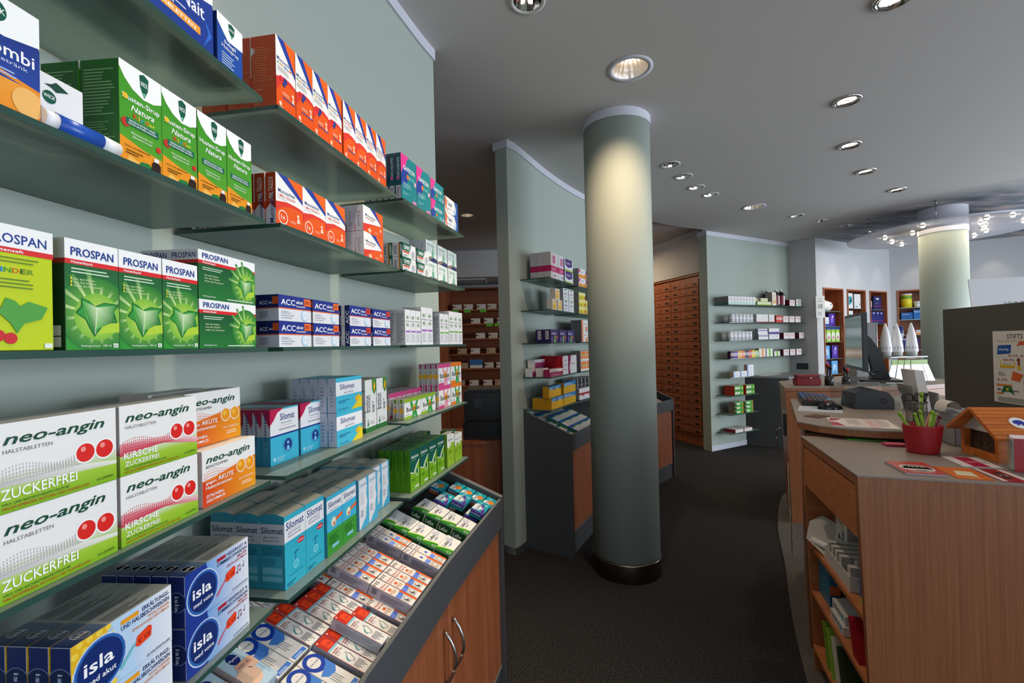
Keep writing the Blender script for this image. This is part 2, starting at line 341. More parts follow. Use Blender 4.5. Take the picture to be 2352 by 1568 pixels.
def pros(wide):
    s = 1 if not wide else .62
    cx, cy, r = (.56, .33, .2) if not wide else (.8, .4, .27)
    k = .125 / .0625 if not wide else .077 / .136
    P = lambda q: [(cx + x * r * k, cy + y * r) for x, y in q]
    leaf = [(-1, .05), (-.75, .35), (-.72, .75), (-.35, .62), (-.1, .4), (.35, .6), (1.1, .55), (.85, .2), (1.0, -.35), (.35, -.4), (.05, -.8), (-.15, -1.05), (-.4, -.6), (-.55, -.25), (-.8, -.1)]
    rays = []
    rays.append(('G', cx, cy, r * 1.75, '8CCB4A', '1F7E30'))
    for a in range(0, 16):
        t = a * .39 + .2; L = 2.1 if 1.4 < t < 3.0 else 1.45; rays.append(('V', P([(math.cos(t - .05) * .9, math.sin(t - .05) * .9), (math.cos(t - .06) * L, math.sin(t - .06) * L), (math.cos(t + .06) * L, math.sin(t + .06) * L), (math.cos(t + .05) * .9, math.sin(t + .05) * .9)]), ['D8F0A0', '2A8A34', '2A8A34', 'D8F0A0']))
    a = [('R', 0, 0, 1, .8, '2E9A33', '155C30'), ('R', 0, .82, 1, 1, 'FBFBFB'), ('R', 0, .775, 1, .82, 'E0262A')] if not wide else [('R', 0, 0, 1, .8, '1F7A33', '10502E'), ('R', 0, .79, 1, 1, 'FBFBFB'), ('R', 0, .72, 1, .79, 'E0262A')]
    a += rays + [('G', cx + .02, cy - .02, r * 1.1, 'D4E86A', '7FBF3A'), ('P', P([(.0, -.9), (1.1, -.8), (1.15, -.3), (.5, -.35)]), 'B7D93B'), ('P', P(leaf), '0F6B2E'), ('P', P([(x * .9, y * .9) for x, y in leaf]), '2F9A38'), ('V', P([(-.7, .6), (0, .35), (-.1, -.95), (-.5, -.2)]), ['3FA93C', 'D4EEB8', '1F7A2E', '6FC05A']), ('V', P([(0, .35), (.9, .5), (.8, -.3), (-.1, -.7)]), ['D4EEB8', '2F9A38', '1F7A2E', '6FC05A']), ('P', P([(-.02, .36), (.02, .36), (-.09, -.9), (-.12, -.9)]), 'E8F6D8')]
    if not wide: a += [('T', .1, .855, .8, .075, 'PROSPAN', '1C3E94', 'B'), ('T', .1, .785, .38, .024, 'Hustenliquid', 'FFFFFF', 'b'), ('L', .1, .7, .85, .76, 2, 'CFE8C8'), ('T', .14, .635, .38, .018, 'löst den Husten', 'E9F6C8'), ('T', .14, .605, .4, .018, 'löst den Schleim', 'E9F6C8'), ('T', .14, .575, .5, .018, 'lindert den Hustenreiz', 'E9F6C8'),
                     ('R', .08, .635, .11, .655, 'E8E23A'), ('R', .08, .605, .11, .625, 'E8E23A'), ('R', .08, .575, .11, .595, 'E8E23A'), ('T', .25, .03, .35, .016, 'Mentholgeschmack', 'FFFFFF'), ('T', .66, .03, .16, .02, '105 ml', 'FFFFFF'), ('R', .86, .02, .96, .06, 'E8F0E8'), ('T', .88, .028, .06, .022, 'N1', '1A6A33', 'b')]
    else: a += [('T', .06, .84, .42, .105, 'PROSPAN', '1C3E94', 'B'), ('T', .06, .735, .2, .04, 'Hustenliquid', 'FFFFFF', 'b'), ('L', .06, .6, .4, .68, 2, 'CFE8C8'), ('T', .09, .48, .22, .036, 'löst den Husten', 'E9F6C8'), ('T', .09, .42, .24, .036, 'löst den Schleim', 'E9F6C8'), ('T', .09, .36, .3, .036, 'lindert den Hustenreiz', 'E9F6C8'), ('T', .06, .05, .2, .03, 'Mentholgeschmack', 'FFFFFF'), ('L', .45, .04, .95, .08, 1, 'FFFFFF')]
    return a
PB = dict(F='1F7A33', L='12401F', O='17592B', T='BFC4C0')
pl = lambda y: [('R', 0, .82, 1, 1, 'C8CACA'), ('R', 0, .775, 1, .82, 'B01F22')]
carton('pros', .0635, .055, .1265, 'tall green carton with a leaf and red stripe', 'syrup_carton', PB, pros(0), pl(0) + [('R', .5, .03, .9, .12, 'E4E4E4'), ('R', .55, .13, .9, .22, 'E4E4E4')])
carton('prosw', .136, .047, .077, 'wide green carton with a leaf and red stripe', 'sachet_carton', PB, pros(1), [('R', 0, .79, 1, 1, 'C8CACC'), ('R', 0, .72, 1, .79, 'B01F22'), ('T', .08, .83, .84, .115, 'PROSPAN', '1A2A66', 'B')])
carton('kinder', .0635, .055, .127, 'bright lime green children syrup carton', 'syrup_carton', dict(F='C4D600', L='8A9A10', O='A8B810', T='D8D8C0'),
  [('R', 0, .82, 1, 1, 'FBFBFB'), ('R', 0, .775, 1, .82, 'E0262A'), ('T', .05, .855, .85, .075, 'PROSPAN', '1C3E94', 'B'), ('T', .06, .785, .5, .024, 'Hustensaft', 'FFFFFF', 'b'), ('L', .06, .7, .8, .76, 2, '6A8A20'), ('T', .14, .62, .09, .04, 'K', 'E0262A', 'b'), ('T', .24, .62, .03, .04, 'I', '2F8FD0', 'b'), ('T', .29, .62, .09, .04, 'N', '3FA93C', 'b'),
   ('T', .4, .62, .09, .04, 'D', 'E86A1E', 'b'), ('T', .51, .62, .08, .04, 'E', '2E5A2A', 'b'), ('T', .61, .62, .09, .04, 'R', '6A9A2A', 'b'), ('L', .14, .5, .75, .59, 3, '6A8A20'), ('P', [(.2, .3), (.3, .42), (.42, .4), (.5, .36), (.62, .4), (.9, .36), (.8, .26), (.55, .22), (.45, .14), (.36, .22)], '4FA23E'), ('E', .2, .12, .045, 'D0202A'), ('E', .36, .1, .045, 'D0202A'), ('R', .84, .02, .96, .06, 'E8F0E8')])
def neo(kind):
    a = [('R', 0, .38, 1, 1, 'F3F1EF')]
    dots = {'z': 'BDB9BC', 'k': 'D2374A', 'b': 'E8481F'}[kind]
    if kind == 'b':
        a += [('X', 0, 0, 1, .46, 'DE3A1A', 'F5A21C'), ('P', [(0, .44), (.3, .5), (.6, .56), (1, .62), (1, .44)], 'F08A1C')]
    else:
        a += [('R', 0, 0, 1, .22, '7FB414', 'A6CC3A'), ('R', 0, .22, 1, .42, 'A6CC3A', 'E4E4DA' if kind == 'z' else 'F3F1EF')] + ([('V', [(0, .28), (.5, .34), (1, .2), (1, .3), (.5, .44), (0, .46)], ['C8344C', 'D8526A', 'E8909A', 'F0D0D0', 'F0C8CC', 'E8A0A8'])] if kind == 'k' else [('V', [(0, .3), (1, .22), (1, .27), (.5, .36), (0, .36)], ['C4C0C0', 'E0E2D0', 'F0F0E8', 'EDEBE8', 'D0CCCC'])])
    for i in range(30):
        x = .03 + i * .0235; hh = .16 + .05 * math.sin(i * .25) + (.04 if kind == 'b' else 0)
        for j in range(5): a.append(('R', x, .33 + j * hh / 5 + (.08 if kind == 'b' else 0), x + .0145 * (1 - j * .14), .33 + j * hh / 5 + .024 + (.08 if kind == 'b' else 0), dots))
    for cx in (.7, .88):
        cy = .47 if kind != 'b' else .5
        if kind == 'b': a += [('E', cx, cy, .135, 'FBE6D8'), ('E', cx, cy, .115, 'F29A1A'), ('E', cx - .02, cy + .03, .05, 'FBC23A')]
        else: a += [('E', cx, cy, .14, 'FBFAF8'), ('E', cx, cy, .118, 'E2231D'), ('E', cx - .02, cy + .05, .034, 'F7968C')]
    a += [('T', .06, .76, .82, .125, 'neo-angin', '0F4A33', 'Bi')]
    if kind == 'z': a += [('T', .06, .66, .36, .045, 'HALSTABLETTEN', '8A8688'), ('T', .04, .15, .58, .115, 'ZUCKERFREI', 'FFFFFF', 'b'), ('T', .05, .085, .5, .03, 'HALS- UND RACHENTHERAPEUTIKUM BEI', '2E5A2A'), ('T', .05, .035, .68, .035, 'HALSSCHMERZEN, RÖTUNG UND SCHWELLUNG', 'C8401E'), ('T', .8, .06, .16, .035, 'ab 6 JAHREN', '2A4A1E')]
    if kind == 'k': a += [('T', .06, .66, .36, .045, 'HALSTABLETTEN', '8A8688'), ('T', .04, .23, .4, .095, 'KIRSCHE', 'FFFFFF', 'b'), ('T', .05, .13, .4, .065, 'ZUCKERFREI', 'FFFFFF', 'b'), ('T', .05, .08, .5, .028, 'HALS- UND RACHENTHERAPEUTIKUM BEI', '2E5A2A'), ('T', .05, .03, .68, .033, 'HALSSCHMERZEN, RÖTUNG UND SCHWELLUNG', 'C8401E'), ('T', .8, .06, .16, .035, 'ab 6 JAHREN', '2A4A1E')]
    if kind == 'b': a += [('T', .06, .67, .38, .05, 'BENZYDAMIN', '6A6668'), ('T', .05, .39, .18, .05, 'gegen', 'FFFFFF', 'b'), ('T', .26, .39, .28, .08, 'AKUTE', 'FFFFFF', 'b'), ('T', .05, .3, .46, .055, 'Halsschmerzen', 'FFFFFF', 'b'), ('T', .05, .15, .31, .05, 'ZITRONEN-', 'FFFFFF', 'b'), ('T', .05, .07, .33, .05, 'GESCHMACK', 'FFFFFF', 'b'), ('T', .64, .23, .3, .04, 'ZUCKERFREI', 'FFF0D8'), ('L', .7, .12, .92, .2, 2, 'FFE6C8')]
    return a
NB = lambda c: dict(F='F3F1EF', L=c, O='E8E4E0', T='F2EEE2')
nl_ = [('R', 0, 0, 1, .3, '7AA81A', 'A8BE5A')]
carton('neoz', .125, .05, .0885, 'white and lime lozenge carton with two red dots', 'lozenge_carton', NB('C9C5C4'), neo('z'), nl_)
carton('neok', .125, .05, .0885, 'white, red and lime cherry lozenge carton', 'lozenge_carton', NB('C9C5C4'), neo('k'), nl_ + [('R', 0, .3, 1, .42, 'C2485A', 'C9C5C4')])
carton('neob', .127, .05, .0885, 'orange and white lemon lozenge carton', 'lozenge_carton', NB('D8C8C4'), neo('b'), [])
def isla(v):
    a = [('X', 0, 0, .55, 1, '17348A' if v else 'E8B21E', 'A9C9F0' if v else 'F6E9A0'), ('X', .3, 0, 1, 1, '6FA3E0' if v else '9CC8F0', 'EEF0F8'), ('P', [(.3, 1), (.36, .6), (.3, 0), (.0, 0), (0, 1)], '1C3A96' if v else 'E9B822')]
    if not v:
        for i in range(5):
            for j in range(8):
                a.append(('E', .03 + i * .085 + (j % 2) * .04, .05 + j * .13, .05, 'F6D24A'))
        a.append(('P', [(.34, 1), (.42, .6), (.36, .2), (.44, 0), (.6, 0), (.52, .6), (.6, 1)], 'B9D8F4'))
    a += [('E', .25, .47, .43, 'C8D8F0'), ('E', .25, .47, .405, '2A62B4'), ('E', .25, .47, .36, '0E2A6E'), ('T', .1, .43, .27, .2, 'isla', 'FFFFFF', 'B'), ('T', .11, .26, .28, .085, 'med voice' if v else 'med akut', 'FFFFFF', 'b')]
    if v: a += [('T', .62, .86, .35, .07, 'HEISERKEIT &', '1B2F66', 'b'), ('T', .46, .76, .51, .07, 'STIMMBESCHWERDEN', '1B2F66', 'b'), ('R', .46, .86, .6, .93, 'B02038'), ('T', .8, .69, .17, .045, 'MILDER', 'B02038', 'b'), ('T', .62, .62, .35, .045, 'KIRSCH-GESCHMACK', 'B02038', 'b'), ('P', [(.44, .2), (.6, .42), (.7, .5), (.6, .38), (.46, .16)], 'D0607A'),
                ('E', .79, .36, .025, '7A1A3A'), ('R', .8, .36, .806, .5, '7A1A3A'), ('R', .8, .48, .85, .5, '7A1A3A'), ('R', .845, .38, .85, .5, '7A1A3A'), ('E', .84, .38, .022, '7A1A3A'), ('E', .9, .42, .02, '7A1A3A'), ('R', .905, .42, .91, .54, '7A1A3A')]
    else: a += [('T', .66, .86, .31, .07, 'ERKÄLTUNGS-', '1B2F66', 'b'), ('T', .44, .76, .53, .07, 'UND HALSBESCHWERDEN', '1B2F66', 'b'), ('R', .44, .85, .62, .92, 'F0A020'), ('T', .72, .69, .25, .045, 'WOHLTUENDER', 'E08A3A', 'b'), ('T', .55, .62, .42, .045, 'ZITRUS-HONIG-GESCHMACK', 'E08A3A', 'b'), ('P', [(.42, .2), (.55, .4), (.68, .5), (.56, .36), (.44, .15)], '6FC0C8')]
    a += [('P', [(.58, .36), (.62, .32), (.75, .36), (.76, .52), (.73, .56), (.6, .5)], 'F4441E'), ('T', .61, .37, .035, .07, '€', '5A1408'), ('T', .675, .39, .065, .07, '6,90', '5A1408'), ('T', .7, .04, .27, .042, '20 HALSPASTILLEN', '3A4A78', 'b')]
    return a
IB = lambda v: dict(F='E6ECF6', L='13266A', O='CFD6E4', T='B9BDB9')
il = [('E', .5, .5, .2, '6F86B8'), ('E', .5, .5, .185, '0E2456'), ('T', .38, .62, .24, .3, 'isla', 'C8D4EC', 'bd')]
it_ = lambda v: [('X', 0, 0, .5, 1, '13266A' if v else '142A70', '8FA9C0'), ('R', .32, 0, 1, 1, 'C2C4BC', 'A8ACA8'), ('E', .16, .5, .4, 'C9CDD2', .8), ('E', .16, .5, .36, '0E1E40', .8), ('T', .1, .38, .12, .26, 'isla', 'FFFFFF', 'b'), ('L', .36, .15, .8, .85, 5, '4A545A')]
carton('voice', .140, .0255, .0765, 'blue and white lozenge carton with musical notes', 'lozenge_carton', IB(1), isla(1), il, it_(1))
carton('akut', .135, .0255, .0775, 'blue and yellow honeycomb lozenge carton', 'lozenge_carton', IB(0), isla(0), il, it_(0))
def muco(kind):
    a = [('R', 0, 0, 1, 1, 'F15A12', 'F4661A'), ('P', [(0, 1), (0, .5), (.35, .52), (.7, .5), (1, .48), (1, .58), (.55, 1)], 'F6F5F3'), ('P', [(.02, 1), (.38, 1), (1, .62), (1, .72), (.72, .98), (.6, 1)], 'F15A12'), ('P', [(.02, 1), (.33, 1), (1, .6), (1, .66), (.6, 1)], '2340A0'), ('P', [(.33, 1), (1, .68), (1, 1)], 'F4661A')]
    a = [('R', 0, 0, 1, 1, 'EF5310', 'F4661A'), ('P', [(0, 1), (0, .44), (.4, .5), (.75, .49), (1, .46), (1, .62), (.1, 1)], 'F6F5F3'), ('P', [(.06, 1), (1, .58), (1, .68), (.5, 1)], '2340A0'), ('P', [(.42, 1), (1, .66), (1, 1)], 'F4661A'), ('P', [(0, .44), (.4, .5), (.75, .49), (1, .46), (1, .42), (.6, .44), (.25, .38), (0, .25)], 'E63A2E')]
    if kind == 'p': 
        a = [('R', 0, 0, 1, 1, 'EF5310', 'F4661A'), ('P', [(0, 1), (0, .3), (.9, .5), (.5, 1)], 'F6F5F3'), ('P', [(.33, 1), (.92, .52), (.6, 1)], '2340A0'), ('P', [(0, .0), (0, .3), (.9, .5), (.4, .34)], 'E63A2E'), ('T', .1, .62, .5, .1, 'Mucosolvan', '23307A', 'b'), ('T', .1, .52, .4, .06, 'LUTSCHPASTILLEN', 'D63A2A', 'b'), ('E', .85, .3, .07, 'F8C8A8'), ('L', .55, .1, .8, .18, 2, 'F8C8A8'), ('E', .3, .12, .08, 'F8C8A8', 1.6)]
        return a
    if kind == 't': return a + [('T', .08, .64, .62, .075, 'Mucosolvan', '23307A', 'b'), ('T', .08, .56, .62, .05, '1 MAL TÄGLICH', 'D63A2A', 'b'), ('T', .08, .52, .3, .02, 'Retardkapseln', '9A9690'), ('E', .24, .17, .14, 'FBEFE6'), ('E', .24, .17, .12, 'EF5310'), ('T', .16, .13, .15, .09, '1x', 'FBEFE6', 'b'), ('E', .8, .3, .035, 'FBD8C0'), ('P', [(.74, .16), (.78, .26), (.84, .26), (.88, .16)], 'FBD8C0'), ('L', .5, .12, .76, .18, 2, 'F8C0A0')]
    a += [('T', .05, .68, .8, .05, 'Mucosolvan', '23307A', 'b')]
    if kind == 'k': a += [('T', .06, .625, .12, .036, 'K', '4F9A3A', 'b'), ('T', .19, .625, .2, .036, 'IND', 'E8A01E', 'b'), ('T', .41, .625, .2, .036, 'ERS', '3A80C0', 'b'), ('T', .62, .625, .24, .036, 'AFT', 'D8482A', 'b'), ('E', .24, .45, .04, 'D6283A'), ('E', .46, .45, .04, '28408E'), ('E', .38, .39, .03, '28408E')]
    else: a += [('T', .06, .625, .75, .036, 'HUSTENSAFT', 'D63A2A', 'b')]
    return a + [('L', .07, .54, .7, .61, 4, 'B8B4B0'), ('E', .84, .32, .025, 'FBD8C0'), ('P', [(.78, .22), (.82, .29), (.88, .29), (.92, .22)], 'FBD8C0'), ('L', .3, .25, .76, .3, 2, 'FAD0B4'), ('R', .3, .2, .96, .215, '3A4AA0'), ('E', .18, .1, .03, 'FBD8C0'), ('R', .12, .02, .3, .06, 'FBD8C0')]
ML = [('P', [(.0, .72), (.22, .8), (.0, .86)], 'C9C4C8'), ('L', .1, .38, .9, .86, 14, 'C86A3A'), ('R', .06, .05, .94, .055, 'D87A4A'), ('R', .06, .31, .94, .315, 'D87A4A'), ('R', .5, .05, .505, .31, 'D87A4A'), ('L', .1, .07, .45, .3, 6, 'D87A4A')]
carton('mk', .0595, .0555, .147, 'orange and white children syrup carton', 'syrup_carton', dict(F='EF5310', L='B8400F', O='B8400F'), muco('k'), ML)
carton('mh', .0595, .0555, .147, 'orange and white adult syrup carton', 'syrup_carton', dict(F='EF5310', L='B8400F', O='B8400F'), muco('h'), ML)
carton('mt', .0845, .0225, .101, 'orange and white capsule carton', 'capsule_carton', dict(F='EF5310', L='A8350E', O='B8400F'), muco('t'),
  [('R', 0, 0, 1, .28, 'C9C6CE'), ('P', [(0, .28), (1, .28), (.5, .4)], 'C9C6CE'), ('T', .8, .02, .42, .6, 'Mucosolvan', '23307A', 'br'), ('T', .75, .45, .45, .45, '1 MAL TÄGLICH', 'E8D8D0', 'br')])
carton('mp', .12, .0245, .071, 'orange and white pastille carton', 'pastille_carton', dict(F='EF5310', L='CFCBD6', O='CFCBD6', T='D8D4D4'), muco('p'), [('L', .3, .2, .7, .8, 8, 'A09CA8')])
def acc(s6):
    r = 'D63A2A' if s6 else 'EE6A22'
    return [('R', 0, 0, 1, .5, 'E4E6EC'), ('R', 0, .5, 1, 1, '1B2F8A'), ('R', 0, .47, 1, .51, r), ('T', .07, .63, .42, .22, 'ACC', 'FFFFFF', 'b'), ('T', .52, .72, .22, .13, 'akut', 'FFFFFF', 'b'), ('R', .77, .66, .99, .95, r), ('T', .79, .74, .14, .13, '600' if s6 else '200', '2A1A3A', 'b'), ('T', .52, .58, .17, .07, 'Husten', 'FFFFFF', 'b'), ('T', .70, .58, .12, .07, 'löser', 'FFFFFF', 'b'),
            ('T', .07, .2, .38, .055, 'Zum Loesen von Schleim', '3A3E60'), ('T', .07, .11, .3, .05, 'in den Atemwegen', '3A3E60'), ('L', .07, .3, .4, .42, 2, '9A9EB0'), ('E', .78, .26, .22, 'A9D4F0'), ('E', .79, .27, .17, 'FFFFFF'), ('E', .79, .27, .15, 'E4ECF6'), ('T', .71, .23, .15, .08, 'ACC', 'B8C8DC')]
al = [('R', 0, 0, 1, .5, 'B8BAC6'), ('R', 0, .5, 1, 1, '141F58'), ('R', 0, .47, 1, .51, 'B04A20'), ('T', .1, .63, .4, .14, 'ACC', 'D8DCE8', 'b'), ('T', .55, .66, .22, .09, 'akut', 'D8DCE8', 'b'), ('R', .72, .64, 1, .92, 'B84E22'), ('L', .1, .12, .6, .4, 4, '6A6E88')]
carton('acc2', .104, .047, .0515, 'blue and white tablet carton with an orange corner', 'effervescent_carton', dict(F='E4E6EC', L='B8BAC6', O='C8CAD2', T='8F9098'), acc(0), al)
carton('acc6', .112, .024, .0515, 'blue and white tablet carton with a red corner', 'effervescent_carton', dict(F='E4E6EC', L='C4C6CE', O='C8CAD2', T='8F9098'), acc(1), [('R', .45, 0, 1, 1, '16225E'), ('T', .9, .1, .35, .62, 'ACC', 'E8ECF4', 'br')])
def hust():
    return [('R', 0, 0, 1, .52, '3FB9D8'), ('R', 0, .52, 1, 1, 'F2F2F5'), ('P', [(0, 1), (.0, .72), (.12, .8), (.25, .93), (.5, 1)], 'C4184E'), ('R', .45, .97, 1, 1, '5FC4DC'), ('R', 0, .5, 1, .53, '1B2F8A'), ('T', .34, .78, .52, .12, 'Silomat', '232E78', 'b'), ('T', .36, .71, .4, .04, 'Hustenstiller', '9A9AA4'), ('R', .34, .67, .8, .675, 'C86A7A'), ('T', .3, .6, .6, .035, 'Dextromethorphan Intens', '4A4A6A'),
            ('E', .6, .3, .15, '3FB0D4'), ('E', .6, .3, .115, '1B3A8A'), ('E', .6, .34, .03, '7FC8E8'), ('P', [(.54, .2), (.56, .28), (.64, .28), (.66, .2)], '7FC8E8'), ('E', .12, .1, .035, 'B8E4F0'), ('L', .2, .05, .6, .14, 3, 'A8E0EE')]
carton('hust', .093, .0205, .118, 'turquoise and white capsule carton with a red corner', 'capsule_carton', dict(F='3FB9D8', L='BFC0CC', O='2E8CB0', T='8FAFB8'), hust(), [('R', 0, 0, 1, .52, '2E8CB0'), ('P', [(0, 1), (1, 1), (1, .65)], 'A81544'), ('T', .35, .93, .3, .6, 'Silomat', '232E78', 'bd'), ('L', .2, .1, .8, .45, 8, '5FA8C0', 'v')], [('R', 0, 0, .4, 1, 'A83A5A'), ('L', .5, .2, .9, .8, 2, 'DDE6EA')])
carton('silp', .128, .0235, .0845, 'turquoise, white and yellow pastille carton', 'pastille_carton', dict(F='3FB9D8', L='B8BED0', O='B8BED0', T='4FB4CC'),
  [('R', 0, .48, 1, .88, 'F2F2F5'), ('R', 0, 0, 1, .48, '45BEDC'), ('R', 0, .88, 1, 1, '45BEDC'), ('T', .14, .66, .56, .15, 'Silomat', '232E78', 'b'), ('R', .3, .61, .66, .615, 'C86A7A'), ('T', .3, .53, .36, .05, 'gegen Reizhusten', '4A4A6A'), ('P', [(.55, 0), (.7, .12), (.85, .25), (1, .38), (1, 0)], 'F2DA2A'), ('E', .78, .3, .09, 'F0B820'), ('E', .87, .34, .085, 'F4CA30'), ('L', .08, .26, .5, .36, 2, '1B5A8A'), ('T', .08, .06, .35, .04, '20 Lutschpastillen', '1B5A8A')], [('L', .3, .2, .7, .8, 6, '8890A8')])
carton('bron', .068, .021, .151, 'tall white carton with green base and leaf', 'syrup_carton', dict(F='F1F1EF', L='C8C8C6', O='D8D8D4', T='B8B4A8'),
  [('R', 0, 0, 1, .09, '2F7A3A'), ('T', .42, .38, .48, .32, 'Bronchicum', '333333', 'br'), ('T', .62, .36, .2, .22, 'Elixir', '6A6A6A', ''), ('P', [(.62, 1), (.62, .8), (.8, .7), (1, .78), (1, 1)], '3A8A3A'), ('P', [(.7, .84), (.86, .74), (.92, .88), (.82, .97)], 'F0B020'), ('E', .22, .22, .03, 'B8B8B8'), ('P', [(.12, .12), (.2, .2), (.26, .2), (.32, .12)], '4F9A5A'), ('L', .42, .14, .85, .22, 3, 'B0B0B0')], [('R', 0, 0, 1, .09, '256030'), ('L', .1, .3, .9, .6, 8, '9A9A98'), ('T', .1, .78, .8, .04, 'Bronchicum', '4A4A4A', 'b')])
carton('saft', .068, .0555, .146, 'large turquoise and white cough syrup carton', 'syrup_carton', dict(F='35B3CC', L='2A8CA4', O='2A8CA4', T='BDB7A8'),
  [('R', 0, .9, 1, 1, '35B3CC'), ('R', 0, .62, 1, .93, 'F2F2F5'), ('R', 0, 0, 1, .64, '32B4CC'), ('T', .08, .8, .84, .105, 'Silomat', '232E78', 'b'), ('T', .16, .735, .6, .028, 'gegen Reizhusten', '4A4A6A'), ('T', .16, .69, .6, .028, 'Pentoxyverin Saft', '4A4A6A'), ('R', .16, .772, .8, .776, 'C86A7A'), ('E', .76, .56, .04, 'D8303A', 2.1), ('T', .62, .55, .28, .022, 'Reizhusten', 'FFFFFF', 'b'),
   ('P', [(.38, .44), (.62, .46), (.62, .43), (.52, .42), (.5, .3), (.46, .3), (.48, .42)], '1F7AA4'), ('E', .5, .27, .06, '8FD8E6'), ('E', .5, .27, .045, '4FC4D8'), ('T', .22, .15, .62, .02, 'Bei trockenem Husten', '1B5A7A'), ('L', .08, .03, .5, .09, 2, '1B5A7A')],
  [('R', 0, .62, 1, .9, 'BEC0C8'), ('T', .06, .77, .88, .085, 'Silomat', '1B2252', 'b'), ('T', .16, .71, .6, .028, 'gegen Reizhusten', '3A3A50'), ('T', .14, .66, .66, .028, 'Pentoxyverin Saft', '3A3A50'), ('L', .08, .48, .9, .6, 4, '1B6A80'), ('R', .07, .1, .93, .46, '3A9AB2'), ('R', .1, .22, .9, .3, '6AB4C4'), ('R', .1, .12, .9, .18, '6AB4C4'), ('L', .12, .33, .8, .44, 5, '1F6A80')], dome=.006)
def sk(): return [('R', 0, .7, 1, 1, 'F2F2F5'), ('R', 0, .93, 1, 1, '45B4D4'), ('R', 0, .38, 1, .72, '3FB4DC'), ('R', 0, 0, 1, .4, '3C9A34'), ('T', .1, .8, .82, .09, 'Silomat', '232E78', 'b'), ('T', .2, .74, .55, .022, 'gegen Reizhusten', '6A6A8A'), ('E', .42, .53, .085, 'A8CFA0'), ('E', .42, .53, .065, 'E8EEE4'), ('E', .44, .5, .03, 'E0502A'), ('P', [(.5, .52), (1, .56), (1, .62), (.6, .58)], 'F0662A'), ('L', .12, .18, .8, .34, 6, '1F6A24'), ('R', .3, .1, .72, .15, '8FD0F0')]
carton('silk', .066, .0555, .138, 'turquoise, white and green syrup carton', 'syrup_carton', dict(F='3FB4DC', L='3A9AB8', O='2A8CA4', T='A9AAA2'), sk(), (), [('R', 0, 0, 1, .12, '2A8FA8')], dome=.005)
def quim(): return [('P', [(.78, 1), (.86, .8), (.76, .65), (.88, .5), (.74, .34), (.72, .2), (.5, .14), (.3, .08), (.05, 0), (1, 0), (1, 1)], '4AB4DA'), ('T', .1, .85, .72, .06, 'Quimbo', '6AB8D8'), ('L', .15, .5, .6, .75, 5, 'C0C6D0'), ('L', .15, .25, .55, .4, 4, '8890A0')]
carton('quim', .052, .0555, .132, 'white syrup carton with wavy blue edge', 'syrup_carton', dict(F='E9EAF0', L='5AAECC', O='5AAECC', T='B4B2AA'), quim(), dome=.004)
carton('gav', .109, .0215, .151, 'teal tablet carton with a pink wave', 'tablet_carton', dict(F='12858C', L='0F5A62', O='0F5A62', T='0E6A70'),
  [('P', [(0, 1), (0, .55), (.1, .68), (.3, .78), (.36, .9), (.5, 1)], 'E83A96'), ('P', [(0, .52), (.1, .68), (.3, .76), (.5, .7), (.4, .45), (.2, .3), (0, .35)], '1F3F9A'), ('T', .14, .68, .74, .095, 'GAVISCON', 'FFFFFF', 'b'), ('E', .42, .56, .055, 'F0762A'), ('T', .5, .53, .36, .06, 'DUAL', '8FD8E0', 'b'), ('E', .9, .5, .05, 'F2B8D4'), ('L', .1, .3, .7, .42, 4, '9AD8DA'), ('L', .08, .14, .5, .22, 2, '7AC4C8'), ('R', .7, .05, .96, .1, 'F08ACA')],
  [('T', .35, .9, .4, .42, 'GAVISCON', 'D8E8EA', 'bd'), ('R', .1, .02, .9, .3, 'C4C8D2'), ('L', .3, .05, .75, .27, 9, '2A2A3A'), ('R', .3, .42, .7, .5, 'D86AA8')])
carton('gavs', .12, .022, .074, 'low teal carton with a pink wave', 'tablet_carton', dict(F='12858C', L='C8C8CE', O='0F5A62'), [('P', [(0, 1), (0, .4), (.2, .6), (.35, 1)], 'E83A96'), ('P', [(0, .4), (.2, .6), (.3, .3), (.1, 0), (0, 0)], '1F3F9A'), ('T', .2, .5, .62, .17, 'GAVISCON', 'FFFFFF', 'b'), ('E', .42, .3, .09, 'F0762A'), ('L', .6, .15, .9, .35, 2, '9AD8DA'), ('E', .92, .2, .07, 'F2B8D4')])
carton('talc', .135, .03, .062, 'low white, orange and blue swirl carton', 'tablet_carton', dict(F='F2F1F0', L='C8C4C8', O='C8C4C8'), [('P', [(0, 1), (0, .45), (.06, .2), (.2, .05), (.1, .4), (.14, .75)], 'EE6A22'), ('P', [(.55, 0), (.8, .15), (.85, .5), (.7, 1), (1, 1), (1, 0)], '2E5AA8'), ('E', .72, .3, .18, 'B8D0EC'), ('T', .16, .5, .34, .25, 'Talcid', '2A3A70', 'b'), ('L', .2, .25, .5, .38, 2, '9AA0B0')])
carton('omep', .094, .037, .0455, 'white and dark green stomach tablet carton', 'tablet_carton', dict(F='F0F0EE', L='D0D0D2', O='D4D4D4'), [('P', [(0, 1), (0, .45), (.5, .45), (.62, .8), (.6, 1)], '0F6048'), ('T', .1, .56, .44, .28, 'OMEP', 'FFFFFF', 'b'), ('R', .06, .3, .5, .42, 'E05A22'), ('L', .08, .08, .45, .22, 2, '5A5A60'), ('E', .78, .35, .26, 'C0C0C4')],
  [('R', .62, 0, .72, 1, 'E0862A'), ('R', .72, 0, 1, 1, '0F6048'), ('T', .96, .12, .18, .75, 'OMEP', 'FFFFFF', 'br'), ('L', .2, .2, .5, .8, 8, '2A2A30')])
